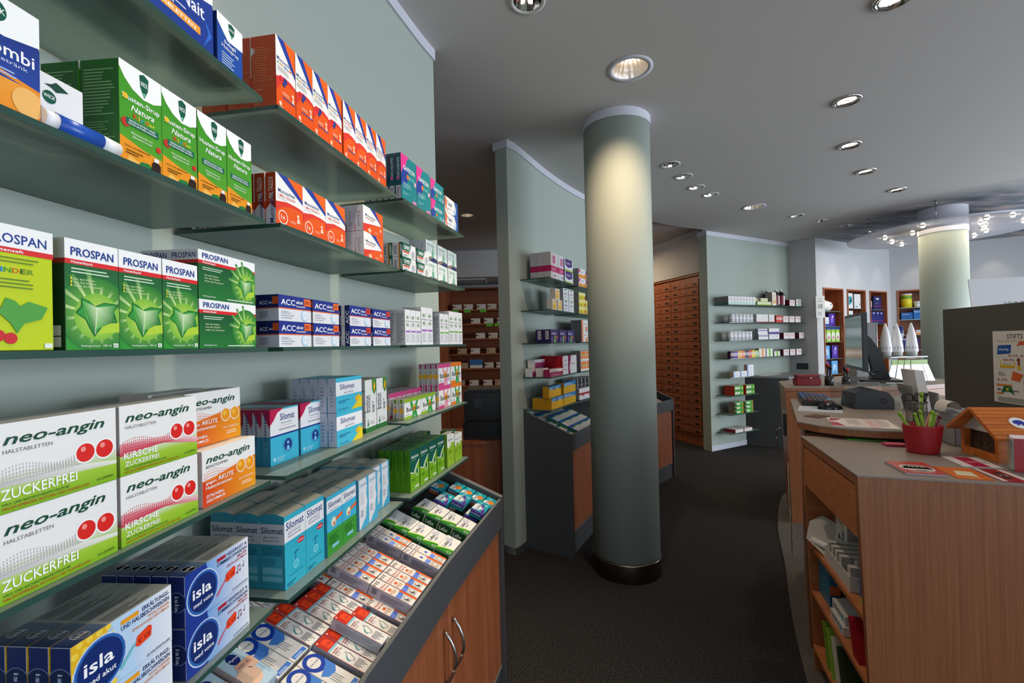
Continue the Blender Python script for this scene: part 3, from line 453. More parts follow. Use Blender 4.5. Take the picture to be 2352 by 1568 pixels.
carton('bottle', .098, .034, .0755, 'white and pale mint carton with a green bottle', 'ampoule_carton', dict(F='E4EFE8', L='C9CDD4', O='C9CDD4'), [('R', 0, 0, .55, 1, 'EEF3F0'), ('P', [(0, 0), (0, .12), (.5, .26), (1, .2), (1, 0)], '8A7A70'), ('P', [(.3, 0), (.6, .22), (1, .12), (1, 0)], '23306A'), ('L', .1, .74, .8, .9, 2, '6A9A80'), ('P', [(.5, .2), (.5, .45), (.56, .52), (.56, .68), (.64, .68), (.64, .52), (.7, .45), (.7, .2)], '6FB596'), ('L', .08, .5, .4, .66, 3, 'B0BCB4')], [('L', .35, .2, .65, .85, 7, '8A8E98')])
def ibe(c): return [('T', .12, .66, .76, .03, 'Iberogast', '2A2A3A', 'b')] + [('P', [(.5, yb), (.5 + math.sin(t) * .42, yb + s * math.cos(t) * .14), (.5 + math.sin(t + .22) * .25, yb + s * math.cos(t + .22) * .1)], q) for t, q in ((-1.1, '5FA03A'), (-.6, '3A7A2A'), (-.1, '8ABF3A'), (.4, '2F6A8A'), (.85, '6FAE3A')) for yb, s in ((.72, 1), (.63, -1))] + [('R', .1, .36, .9, .41, c), ('L', .15, .08, .85, .33, 7, 'B4B4BC')]
carton('ibp', .037, .035, .1165, 'slim white carton with leaves and purple band', 'drops_carton', dict(F='EDEDF0', L='BFC2C8', O='C8C8CC'), ibe('A86AC8'), [('L', .1, .08, .9, .92, 24, '7A7E88')])
carton('ibpt', .047, .035, .133, 'taller white carton with leaves and purple band', 'drops_carton', dict(F='EDEDF0', L='BFC2C8', O='C8C8CC'), ibe('A86AC8'), [('L', .1, .08, .9, .92, 24, '7A7E88')])
carton('ibg', .044, .035, .119, 'slim white carton with leaves and green band', 'drops_carton', dict(F='EDEDF0', L='BFC2C8', O='C8C8CC'), ibe('7AB84A'), [('L', .1, .08, .9, .92, 24, '7A7E88')])
carton('ibgt', .049, .035, .134, 'taller white carton with leaves and green band', 'drops_carton', dict(F='EDEDF0', L='BFC2C8', O='C8C8CC'), ibe('7AB84A'), [('L', .1, .08, .9, .92, 24, '7A7E88')])
def bus(t, b, fig): return [('R', 0, .82, 1, 1, t), ('R', 0, 0, .45, .14, b), ('P', [(.42, 0), (.48, .35), (.36, .6), (.34, .82), (.44, .82), (.5, .65), (.64, .65), (.72, .82), (.82, .82), (.76, .6), (.7, .35), (.78, 0), (.62, 0), (.6, .2), (.56, 0)], fig), ('E', .57, .48, .16, 'F4D23A'), ('E', .57, .48, .1, 'F0862A'), ('T', .12, .36, .78, .22, 'Buscopan', '1E1E24', 'b'), ('L', .08, .2, .3, .3, 1, 'A8A8A8')]
bl = lambda c: [('R', .3, .8, .7, 1, c), ('R', .3, 0, .7, .1, c), ('T', .64, .15, .3, .55, 'Buscopan', '3A3A40', 'br'), ('E', .5, .45, .12, 'E8B23A')]
carton('busg', .1245, .021, .069, 'white and lime green tablet carton with green figure', 'tablet_carton', dict(F='F2F2F0', L='C9CAC8', O='C9CAC8'), bus('93BF2E', '93BF2E', '2FA04A'), bl('6A9A22'))
carton('busp', .118, .0205, .0865, 'white and pink tablet carton with pink figure', 'tablet_carton', dict(F='F2F2F0', L='C9CAC8', O='C9CAC8'), bus('D8488A', 'D8488A', 'F0A0B8') + [('T', .66, .2, .26, .12, 'PLUS', 'E88AB0')], bl('B83A72'))
carton('buso', .118, .0205, .0865, 'white and orange tablet carton with green figure', 'tablet_carton', dict(F='F2F2F0', L='C9CAC8', O='C9CAC8'), bus('F07A1E', 'F07A1E', '2FA04A') + [('T', .66, .2, .26, .12, 'PLUS', 'E88AB0')], bl('D06A1A'))
carton('dulc', .0655, .0225, .137, 'green and dark teal laxative carton', 'laxative_carton', dict(F='79B41E', L='4C8A14', O='4C8A14', T='3F7A3A'), [('P', [(0, 1), (0, .5), (.35, .46), (.6, .6), (1, .72), (1, 1)], '0F5C50'), ('P', [(0, .5), (.35, .44), (.62, .6), (1, .73), (1, .7), (.66, .56), (.4, .42), (0, .47)], 'F4F6F0'), ('T', .12, .8, .78, .07, 'DulcoLax', 'FFFFFF', 'b'), ('T', .14, .74, .5, .025, 'DRAGEES', '9ACB8A'), ('E', .72, .42, .09, 'F4F6F0'), ('E', .72, .42, .072, '79B41E'), ('E', .72, .46, .05, '0F5C50'), ('L', .15, .25, .6, .33, 2, '3A6A12'), ('R', .45, .07, .9, .12, 'E4EEDC')], [('L', .3, .15, .6, .9, 4, '3A6A12', 'v')])
carton('dulw', .075, .03, .132, 'white and lime laxative drops carton', 'laxative_carton', dict(F='9CC832', L='6A9A22', O='6A9A22', T='F0F0E8'), [('P', [(0, 1), (0, .62), (.2, .56), (.45, .62), (.6, .72), (1, .66), (1, 1)], 'F4F4EE'), ('P', [(.5, 1), (1, 1), (1, .93)], '1E2A24'), ('T', .14, .78, .64, .06, 'Dulcolax', '2A2A24', 'b'), ('T', .3, .73, .3, .02, 'Tropfen', '7A7A6A'), ('L', .2, .4, .8, .5, 3, '4A7A12'), ('E', .3, .14, .05, 'C8D86A')], [('L', .3, .15, .6, .9, 4, '4A7A12', 'v')])
carton('dulws', .040, .03, .115, 'slim white and lime laxative drops carton', 'laxative_carton', dict(F='9CC832', L='6A9A22', O='6A9A22', T='F0F0E8'), [('P', [(0, 1), (0, .62), (.3, .58), (.6, .7), (1, .66), (1, 1)], 'F4F4EE'), ('T', .14, .8, .7, .05, 'Dulcolax', '2A2A24', 'b'), ('L', .2, .4, .8, .5, 3, '4A7A12')])
carton('dulb', .058, .024, .060, 'small lime and teal laxative carton', 'laxative_carton', dict(F='79B41E', L='5A9A1A', O='5A9A1A', T='2F6A50'), [('R', .4, .3, 1, 1, '0F6050'), ('E', .7, .35, .14, 'F4F6F0'), ('E', .7, .35, .1, '0F6050'), ('L', .1, .6, .4, .8, 2, '2A5A12')])
# tray cartons, drawn as seen lying on their backs
carton('otri', .0445, .028, .121, 'white carton with blue ring and pale blue swirl', 'nasal_spray_carton', dict(F='EFEBE6', L='C8C8D0', O='D4D0CC'), [('E', .55, .78, .19, '1440A8', 1), ('P', [(.1, .55), (.5, .6), (.98, .72), (.98, .5), (.7, .42), (.3, .44)], '4A86DA'), ('E', .5, .8, .185, '1440A8'), ('E', .5, .8, .115, 'EFEBE6'), ('T', .42, .70, .62, .055, 'Otriven', '1B2A78', ''), ('E', .55, .86, .007, 'E0502A'), ('L', .25, .2, .7, .42, 4, 'B0B4BC', 'v'), ('R', .12, .02, .9, .1, '3A78D0'), ('L', .2, .03, .8, .08, 2, 'CFE0F6')], [('L', .2, .2, .8, .8, 9, '4A4E60', 'v')])
CARTON['otri']['front'] = [x if x[0] != 'T' else ('T', .22, .78, .56, .035, 'Otriven', '1B2A78', 'b') for x in CARTON['otri']['front']]
carton('nase', .033, .026, .125, 'slim white nasal spray carton with red end', 'nasal_spray_carton', dict(F='EFEBE6', L='B9BAC6', O='C8C8D0'), [('R', 0, .72, 1, 1, 'C8301E'), ('R', 0, .69, 1, .73, '8FCEDC'), ('R', 0, 0, .03, 1, 'C2302A'), ('P', [(.28, .76), (.75, .74), (.82, .78), (.82, .9), (.7, .93), (.28, .93)], 'FA4A20'), ('T', .4, .8, .34, .05, '3,20', '4A120A'), ('E', .15, .96, .015, 'FFFFFF'), ('T', .14, .63, .6, .03, 'NASEN-', 'A82A2A', 'b'), ('T', .14, .585, .7, .03, 'SPRAY AL', 'A82A2A', 'b'), ('T', .14, .54, .3, .03, '0,1 %', '3A3A40'), ('P', [(.85, .52), (.3, .4), (.2, .34), (.4, .3), (.28, .35), (.45, .42)], '2A93A0'), ('P', [(.6, .5), (.75, .42), (.6, .3), (.45, .3), (.4, .27), (.62, .28), (.8, .42), (.64, .5)], 'B4B0AA'), ('L', .15, .05, .85, .24, 6, 'A0A0A8', 'v')], [('L', .2, .1, .8, .9, 5, '8A8CA0', 'v')])
carton('drop', .033, .028, .119, 'slim white nasal carton with orange and blue end', 'nasal_spray_carton', dict(F='EFE9E2', L='B8B2C0', O='C8C4CC'), [('R', 0, .08, 1, .34, 'C9C6C4'), ('R', 0, .28, .5, .4, '6A8AE0'), ('R', .5, .3, 1, .4, '5A7AD0'), ('P', [(.82, .0), (1, .0), (1, .42), (.82, .42)], 'F4641A'), ('E', .4, .17, .06, '5A5450', .6), ('E', .5, .2, .03, 'F4F0EC'), ('R', 0, 0, .03, 1, 'B83A3A'), ('R', .3, .56, .6, .62, 'E86A2A'), ('T', .12, .74, .72, .05, 'Nasen', 'D8562E', ''), ('T', .12, .67, .72, .05, 'Spray', 'D8562E', ''), ('L', .1, .83, .8, .95, 3, '8A7A74', 'v'), ('L', .15, .45, .85, .54, 3, 'E8A070', 'v')], [('L', .2, .1, .8, .7, 7, '6A6478', 'v'), ('L', .35, .78, .9, .93, 12, '2A2A34', 'v')])
carton('dropb', .033, .028, .119, 'slim white nasal carton with sand coloured picture', 'nasal_spray_carton', dict(F='EFE9E2', L='B8B2C0', O='C8C4CC'), [('R', 0, .04, 1, .26, 'C8BEB4'), ('R', 0, .28, .7, .4, '7A96E4'), ('P', [(.8, .0), (1, .0), (1, .44), (.8, .44)], 'F4641A'), ('E', .45, .15, .04, 'F4F0EC', .7), ('R', 0, 0, .03, 1, 'B86A5A'), ('R', .35, .5, .6, .57, '4A6AD0'), ('T', .12, .8, .72, .05, 'Nasen', '5A6AB0', ''), ('T', .12, .73, .72, .05, 'Spray', 'B86A4A', ''), ('L', .1, .86, .8, .96, 3, '8A8A94', 'v')], [('L', .2, .1, .8, .7, 7, '6A6478', 'v'), ('L', .35, .78, .9, .93, 12, '2A2A34', 'v')])
carton('lefa', .105, .048, .052, 'white and green carton with a green end', 'capsule_carton', dict(F='F0EEEA', L='0F4A22', O='D8D8D4'), [('R', 0, 0, .1, 1, '0F5A26'), ('P', [(.08, 0), (.08, 1), (.14, 1), (.22, .75), (.3, .3), (.32, 0)], '2F8A22'), ('P', [(.14, 1), (.22, .75), (.3, .3), (.32, 0), (.36, 0), (.33, .4), (.24, .85), (.2, 1)], 'B4D83A'), ('E', .15, .2, .13, 'E4EEE0'), ('E', .15, .2, .1, '2F7A2A'), ('T', .34, .58, .34, .22, 'Lefax', '2A3A2A', 'b'), ('T', .46, .38, .2, .12, 'extra', '4A5AA0', 'b'), ('L', .66, .5, .94, .92, 5, 'A8AED0')], [('T', .5, .88, .3, .62, 'Lefax', 'F0F4F0', 'bd'), ('T', .28, .7, .14, .36, 'extra', 'C8D8C8', 'bd')])
carton('imop', .105, .024, .053, 'turquoise carton with purple stripe', 'capsule_carton', dict(F='1FA4B4', L='4A2A8A', O='17808E'), [('R', 0, 0, .12, 1, '4A2A8A'), ('P', [(.14, 1), (.2, .5), (.45, .35), (.72, .75), (.6, 1)], 'E8F0F0'), ('T', .2, .58, .48, .24, 'Imodium', '1B3A7A', 'b'), ('P', [(.14, .0), (.14, .3), (.4, .36), (.7, .6), (.85, .62), (.6, .3), (.3, .1)], '5A2E96'), ('T', .3, .28, .28, .14, 'akut duo', 'F0E8F8', 'b'), ('E', .76, .25, .1, 'C8F0F0'), ('L', .7, .6, .92, .8, 2, 'A8E4E8')], [('R', 0, 0, .5, 1, '17808E'), ('T', .55, .95, .3, .8, 'Imodium', 'C8D8F0', 'bd')])
carton('imoo', .09, .022, .047, 'turquoise carton with orange patch', 'capsule_carton', dict(F='1FA4B4', L='1B6A9A', O='17808E'), [('P', [(.04, 1), (.1, .5), (.4, .3), (.6, .7), (.5, 1)], 'E8F0F0'), ('T', .1, .6, .46, .25, 'Imodium', '1B3A7A', 'b'), ('E', .48, .38, .26, 'F08A2E', 1.4), ('L', .7, .5, .92, .8, 2, 'A8E4E8')], [('R', 0, 0, .4, 1, 'C86A2A'), ('T', .5, .95, .35, .8, 'Imodium', 'C8D8F0', 'bd')])
carton('olyn', .05, .035, .11, 'pale blue and peach nasal spray carton', 'nasal_spray_carton', dict(F='BFDCEE', L='B8A8A4', O='C0D0DC'), [('E', .3, .3, .2, 'F4C8AC', 1), ('E', .8, .5, .12, 'F4C8AC', 1), ('R', 0, .9, 1, 1, '4AA4DC'), ('E', .5, .74, .13, '1B2A78', .75), ('T', .18, .72, .64, .05, 'Olynth', 'FFFFFF', 'b'), ('P', [(.2, .5), (.9, .48), (.95, .62), (.3, .62)], 'F6B894'), ('T', .3, .53, .5, .035, '0,05 %', '1B2A78', 'b')])
carton('wgb', .15, .022, .085, 'white carton with green and blue wave', 'sachet_carton', dict(F='EDE6DE', L='2A5AA0', O='D0CCC8'), [('P', [(0, 1), (0, .74), (.4, .7), (.7, .82), (1, .76), (1, 1)], '2A62B4'), ('P', [(0, .74), (.4, .7), (.7, .82), (1, .76), (1, .66), (.6, .7), (.3, .6), (0, .64)], '4AA23A'), ('E', .75, .25, .04, '3A4A6A'), ('R', .5, .0, .503, .62, 'C8C0B8')], [('R', 0, 0, .5, 1, '2E8A3A')])
# generic small types for the distant shelves
def gen(key, w, d, h, look, F, L, front, name='medicine_carton', T='D0D0CE'): carton(key, w, d, h, look, name, dict(F=F, L=L, O=L, T=T), front)
# ------------------------------------------------------------------ room shell
def arc_pts(pts, k=4):          # smooth curve through plan points (Catmull-Rom)
    P = [Vector(p) for p in pts]; P = [P[0] * 2 - P[1]] + P + [P[-1] * 2 - P[-2]]; o = []
    for i in range(1, len(P) - 2):
        for j in range(k):
            t = j / k; a, b, c, d = P[i-1:i+3]
            o.append(.5 * ((2 * b) + (c - a) * t + (2 * a - 5 * b + 4 * c - d) * t * t + (3 * b - a - 3 * c + d) * t ** 3))
    o.append(P[-2]); return [(p.x, p.y) for p in o]
def offset(pts, d):             # shift a polyline to its left by d
    o = []
    for i, p in enumerate(pts):
        a = Vector(pts[max(i-1, 0)]); b = Vector(pts[min(i+1, len(pts)-1)]); t = (b - a).normalized()
        o.append((p[0] - t.y * d, p[1] + t.x * d))
    return o
def strip(mb, pts, d0, d1, z0, z1): # solid between two offsets of a polyline
    a, b = offset(pts, d0), offset(pts, d1)
    for i in range(len(pts) - 1): mb.prism([a[i], a[i+1], b[i+1], b[i]], z0, z1)
    return mb
def ribbon(mb, pts, d0, d1, z0, z1): mb.prism(offset(pts, d0) + list(reversed(offset(pts, d1))), z0, z1); return mb
m = MB().use('carpet'); m.box(-3.2, WIN_Y - .3, -.1, 10, 10, 0); struct(m, 'floor')
# ceiling with round holes for the recessed lamps; clouds are painted on it around the far column
def sky_mat():
    m = mat('ceiling_with_painted_clouds', 'C4BFBC', .9, bump=.25, bscale=350); nt = m.node_tree; b = nt.nodes['Principled BSDF']
    tc = nt.nodes.new('ShaderNodeTexCoord'); mp = nt.nodes.new('ShaderNodeMapping'); mp.inputs['Scale'].default_value = (.9, 2.6, 1); mp.inputs['Rotation'].default_value = (0, 0, .5)
    n = nt.nodes.new('ShaderNodeTexNoise'); n.inputs['Scale'].default_value = 1.7; n.inputs['Detail'].default_value = 9; n.inputs['Roughness'].default_value = .62
    cr = nt.nodes.new('ShaderNodeValToRGB'); el = cr.color_ramp.elements
    el[0].position = .34; el[0].color = lin('4A525A'); el[1].position = .74; el[1].color = lin('CBB5AA')
    for pz, c in ((.46, '6A7078'), (.56, '8E8F94'), (.64, 'B29E96')): x = el.new(pz); x.color = lin(c)
    gr = nt.nodes.new('ShaderNodeTexGradient'); gr.gradient_type = 'SPHERICAL'; mp2 = nt.nodes.new('ShaderNodeMapping'); mp2.vector_type = 'TEXTURE'
    mp2.inputs['Location'].default_value = (6.2, 5.85, HC); mp2.inputs['Scale'].default_value = (2.1, 2.1, 2.1)
    r2 = nt.nodes.new('ShaderNodeValToRGB'); r2.color_ramp.elements[0].position = .0; r2.color_ramp.elements[1].position = .28
    mx = nt.nodes.new('ShaderNodeMix'); mx.data_type = 'RGBA'; mx.inputs[6].default_value = lin('C4BFBC')
    nt.links.new(tc.outputs['Object'], mp.inputs[0]); nt.links.new(mp.outputs[0], n.inputs['Vector']); nt.links.new(n.outputs['Fac'], cr.inputs[0])
    nt.links.new(tc.outputs['Object'], mp2.inputs[0]); nt.links.new(mp2.outputs[0], gr.inputs[0]); nt.links.new(gr.outputs[0], r2.inputs[0]); nt.links.new(r2.outputs[0], mx.inputs[0])
    nt.links.new(cr.outputs[0], mx.inputs[7]); nt.links.new(mx.outputs[2], b.inputs['Base Color']); return m
LAMPS = [('big', .667, 2.429), ('big', 2.718, 5.042), ('chrome', 1.691, 1.964), ('chrome', 2.114, 2.812), ('chrome', 2.618, 3.469), ('chrome', 3.177, 4.029), ('chrome', 3.903, 4.557),
         ('small', 1.352, 3.771), ('small', 1.565, 4.05), ('small', 1.798, 4.348), ('small', 2.038, 4.581), ('small', 3.449, 5.446), ('small', 3.921, 5.719), ('small', 4.444, 5.998), ('small', 5.088, 6.337),
         ('warm', -.469, 5.097), ('wash', -.16, .84), ('wash', -.06, 1.40), ('wash', .10, 1.93), ('wash', .42, .55), ('wash', .50, 1.15)]
RAD = dict(big=(.119, .094), chrome=(.077, .05), small=(.078, .06), warm=(.085, .066), wash=(.078, .06))
cu = bpy.data.curves.new('ceiling', 'CURVE'); cu.dimensions = '2D'; cu.fill_mode = 'FRONT'
def spl(pts):
    s = cu.splines.new('POLY'); s.points.add(len(pts) - 1); s.use_cyclic_u = True
    for p, q in zip(s.points, pts): p.co = (q[0], q[1], 0, 1)
spl([(-3.2, WIN_Y - .3), (10, WIN_Y - .3), (10, 10), (-3.2, 10)])
spl([(1.44, 5.31), (1.7, 5.52), (1.95, 5.70), (2.2, 5.855), (2.47, 5.985), (2.60, 6.06), (2.52, 6.26), (2.35, 8.9), (0, 8.9), (.3, 6.4)])
for k, x, y in LAMPS: spl([(x + RAD[k][1] * 1.02 * math.cos(a * math.pi / 16), y + RAD[k][1] * 1.02 * math.sin(a * math.pi / 16)) for a in range(32)])
co = bpy.data.objects.new('ceiling', cu); me = bpy.data.meshes.new_from_object(co); bpy.data.objects.remove(co)
for v in me.vertices: v.co.z = HC
me.materials.clear(); me.materials.append(sky_mat()); c = bpy.data.objects.new('ceiling', me); COL.objects.link(c); tag(c, kind='structure')
m = MB().use('ceil'); m.box(-3.2, WIN_Y - .3, HC + .2, 10, 10, HC + .3); struct(m, 'ceiling_light_block')  # unseen slab over the lamp holes, added to block light
# wall behind the near shelves
W1 = arc_pts([(-.70, -1.4), (-.755, -.5), (-.738, .321), (-.685, .895), (-.574, 1.487), (-.427, 2.03), (-.357, 2.241)])
m = MB().use('sage'); ribbon(m, W1, 0, .12, 0, HC); struct(m, 'wall_left')
m = MB().use('trim'); strip(m, W1, -.012, .13, HC - .052, HC); struct(m, 'trim_1')
m = MB().use('anthra'); strip(m, W1, -.006, .12, 0, .05); struct(m, 'baseboard_left')
# curved partition in the middle
W2 = arc_pts([(-.008, 3.24), (.071, 3.356), (.325, 3.845), (.625, 4.33), (.99, 4.80), (1.44, 5.30)])
m = MB().use('sage'); ribbon(m, W2, 0, .105, 0, HC); struct(m, 'wall_middle')
W2t = [(-.008 - .006, 3.24 - .01)] + W2[1:]
m = MB().use('trim'); strip(m, W2t, -.012, .116, HC - .055, HC); struct(m, 'trim_2')
m = MB().use('anthra'); strip(m, W2, -.006, .108, 0, .05); struct(m, 'baseboard_middle')
# green wall at the back with its thick end
G1 = G0 + GU * 1.871
GE = Vector((2.545, 6.135)); 
m = MB().use('sage'); m.prism([tuple(G0), tuple(G1), tuple(G1 - GN * .15), tuple(G0 - GN * .13)], 0, HC); struct(m, 'wall_back_green')
m = MB().use('trim'); m.prism([tuple(G0 + GN * .012 - GU * .01), tuple(G1 + GN * .012), tuple(G1 - GN * .16), tuple(G0 - GN * .14 - GU * .01)], HC - .06, HC); struct(m, 'trim_3')
m = MB().use('trim'); m.prism([tuple(G0 + GN * .006 - GU * .004), tuple(G1 + GN * .006), tuple(G1), tuple(G0 - GU * .004)], 0, .07); struct(m, 'baseboard_green')
# white walls with niches
A0, A1 = Vector((4.487, 6.68)), Vector((6.44, 7.72)); AU = (A1 - A0).normalized(); AN = Vector((-AU.y, AU.x))    # AN into the wall
B1 = A1 + Vector((.858, -.513)) * 2.6; BU = Vector((.858, -.513)); BN = Vector((.513, .858))
def niche_wall(name, o, u, n, L, niches, depth=.3):
    m = MB().use('white'); P = lambda s, d: tuple(o + u * s + n * d); x = 0
    for a, b, z0, z1 in niches:
        m.prism([P(x, 0), P(a, 0), P(a, depth + .1), P(x, depth + .1)], 0, HC)
        m.prism([P(a, 0), P(b, 0), P(b, depth + .1), P(a, depth + .1)], z1, HC); m.prism([P(a, 0), P(b, 0), P(b, depth + .1), P(a, depth + .1)], 0, z0)
        m.prism([P(a, depth), P(b, depth), P(b, depth + .1), P(a, depth + .1)], z0, z1); x = b
    m.prism([P(x, 0), P(L, 0), P(L, depth + .1), P(x, depth + .1)], 0, HC); struct(m, name)
NA = [(.165, .72, .7, 2.235), (.83, 1.385, .7, 2.235), (1.515, 2.075, .7, 2.235)]
NBB = [(.085, .62, .7, 2.25), (.98, 1.52, .7, 2.26)]
niche_wall('wall_back_white', A0, AU, AN, (A1 - A0).length + .15, NA)
niche_wall('wall_far_right', A1, BU, BN, 2.6, NBB)
m = MB().use('white'); m.prism([tuple(G1), tuple(A0), tuple(A0 + AN * .4), tuple(G1 - GN * .5)], 0, HC); struct(m, 'wall_pier')
NICHE_F = []
def niche_frame(o, u, n, a, b, z0, z1, shelves, lab, depth=.29):
    P = lambda s, d: tuple(o + u * s + n * d); t = .022; r = empty('niche_cabinet', (*P(a, 0), z0), label=lab, cat='shelf')
    inv = Matrix.Translation(-Vector((*P(a, 0), z0)))
    def bx(name, s0, s1, d0, d1, za, zb, mt, ch=None):
        q = MB(); q.T = inv; q.use(mt).prism([P(s0, d0), P(s1, d0), P(s1, d1), P(s0, d1)], za, zb); return q.build(name, r)
    bx('side_panel', a, a + t, -.012, depth, z0, z1, 'wood'); bx('side_panel', b - t, b, -.012, depth, z0, z1, 'wood')
    bx('top_panel', a + t, b - t, -.012, depth, z1 - t, z1, 'wood'); bx('bottom_panel', a + t, b - t, -.012, depth, z0, z0 + t, 'wood')
    bx('back_panel', a + t, b - t, depth - .008, depth, z0 + t, z1 - t, 'wood')
    for z in shelves: bx('glass_shelf', a + t, b - t, .02, depth - .01, z - .008, z, 'glass')
for (a, b, z0, z1), sh, lab in zip(NA, [(1.885, 1.655, 1.42, 1.165, .93), (1.94, 1.66, 1.42, 1.16), (1.93, 1.70, 1.42, 1.16)], ['cherry wood wall niche nearest the green wall', 'cherry wood wall niche, middle of the three in the white wall', 'cherry wood wall niche beside the corner of the white walls']):
    niche_frame(A0, AU, AN, a + .002, b - .002, z0 + .002, z1 - .002, sh, lab)
for (a, b, z0, z1), sh, lab in zip(NBB, [(1.955, 1.755, 1.5, 1.25), (1.955, 1.755, 1.5)], ['cherry wood wall niche with glass shelves left of the far column', 'cherry wood wall niche with glass shelves right of the far column']):
    niche_frame(A1, BU, BN, a + .002, b - .002, z0 + .002, z1 - .002, sh, lab)
# outer walls, window walls
m = MB().use('white'); m.box(-3.2, WIN_Y, 0, -3.1, 10, HC); struct(m, 'wall_outer_left')
m = MB().use('white'); m.box(-3.2, 9.9, 0, 10, 10, HC); struct(m, 'wall_outer_back')
def window_wall(name, axis, at, spans, lo, hi, z0=.4, z1=2.6, n0=1):
    m = MB().use('white'); t = .2 if at > 0 else -.2; x = lo
    def b(p, q, za, zb):
        if axis == 'y': m.box(at, p, za, at + t, q, zb)
        else: m.box(p, at, za, q, at + t, zb)
    for p, q in spans: b(x, p, 0, HC); b(p, q, 0, z0); b(p, q, z1, HC); x = q
    b(x, hi, 0, HC); struct(m, name)
    for i, (p, q) in enumerate(spans):
        w = MB().use('dgrey')
        def fb(p0, p1, za, zb):
            if axis == 'y': w.box(at + .04, p0, za, at + .1, p1, zb)
            else: w.box(p0, at - .1, za, p1, at - .04, zb)
        for e in ((p, p + .06, z0, z1), (q - .06, q, z0, z1), (p, q, z0, z0 + .06), (p, q, z1 - .06, z1), ((p+q)/2 - .03, (p+q)/2 + .03, z0, z1)): fb(*e)
        struct(w, 'window_%d' % (n0 + i))
window_wall('wall_right', 'y', WIN_X, WIN_R, WIN_Y, 6.5, n0=1)
window_wall('wall_front', 'x', WIN_Y, WIN_B, -3.2, WIN_X, n0=4)
# slightly higher ceiling of the dispensary behind the partitions
m = MB().use('ceil'); m.box(-.5, 5.2, HC + .08, 2.9, 9.4, HC + .1); struct(m, 'ceiling_dispensary')
# back room: white beam and rear wall seen through the left opening
m = MB().use('white'); m.box(-3.1, 7.95, 0, 1.5, 8.05, HC - .001); struct(m, 'wall_back_room')
m = MB().use('white'); m.box(-3.1, 7.0, 2.55, 1.2, 7.94, HC - .001); struct(m, 'trim_5')
# dispensary wall behind the drawers
DR0, DR1 = Vector((2.632, 6.31)), Vector((1.95, 8.50)); DU = (DR1 - DR0).normalized(); DN = Vector((DU.y, -DU.x))
m = MB().use('white'); m.prism([tuple(DR0 + DN * .0), tuple(DR1), tuple(DR1 + DN * .15), tuple(DR0 + DN * .02 + Vector((.1, .1)))], 2.44, HC + .079); struct(m, 'wall_dispensary')
# ------------------------------------------------------------------ columns
def column(x, y, lab, r=.216, ztop=HC - .045):
    e = empty('round_column', (x, y, 0), label=lab, cat='column')
    MB().use('sage').cyl((0, 0), r, .118, ztop, 72).build('shaft', e)
    MB().use('trim').lathe([(r + .006, ztop - .01), (r + .006, HC), ], 72).lathe([(r - .01, ztop - .01), (r + .006, ztop - .01)], 72).build('collar', e)
    MB().use('steeld').lathe([(r - .004, .112), (r + .004, .117), (r + .007, .108), (r + .007, 0)], 72).build('kick_plate', e, label='polished steel base ring')
column(.727, 3.03, 'large round sage green column standing on the dark carpet in the middle')
column(5.07, 5.32, 'far round sage green column under the hanging lamp disc', ztop=2.68)  # tall white collar stands in for the lit upper end of the shaft
# ------------------------------------------------------------------ ceiling lamps
LL = {0: 'large lit white recessed downlight above the near column', 1: 'large lit recessed downlight in front of the green back wall', 2: 'lit chrome recessed lamp cut by the top edge of the photo', 3: 'nearest full chrome recessed lamp on the right of the ceiling', 4: 'second chrome recessed lamp from the viewer in the right curve',
      5: 'third chrome recessed lamp from the viewer in the right curve', 6: 'farthest chrome recessed lamp, just before the painted clouds', 7: 'unlit recessed lamp nearest the near column', 8: 'second unlit recessed lamp right of the near column', 9: 'third unlit recessed lamp right of the near column', 10: 'fourth unlit recessed lamp right of the near column',
      11: 'unlit recessed lamp left in the far row of four', 12: 'second unlit recessed lamp in the far row of four', 13: 'third unlit recessed lamp in the far row of four', 14: 'unlit recessed lamp half behind the hanging disc', 15: 'warm glowing recessed lamp in the back room ceiling',
      16: 'recessed wall washer lamp above the nearest glass shelves', 17: 'recessed wall washer lamp above the middle glass shelves', 18: 'recessed wall washer lamp near the end of the left wall', 19: 'recessed aisle lamp beside the nearest shelves', 20: 'recessed aisle lamp above the front of the display cabinet'}
def spot(x, y, z, tgt, e, col, size, blend=.6, rad=.03):
    l = bpy.data.lights.new('downlight', 'SPOT'); l.energy = e; l.color = col; l.spot_size = math.radians(size); l.spot_blend = blend; l.shadow_soft_size = rad
    o = bpy.data.objects.new('downlight', l); COL.objects.link(o); o.location = (x, y, z)
    o.rotation_euler = (Vector(tgt) - Vector((x, y, z))).to_track_quat('-Z', 'Y').to_euler()
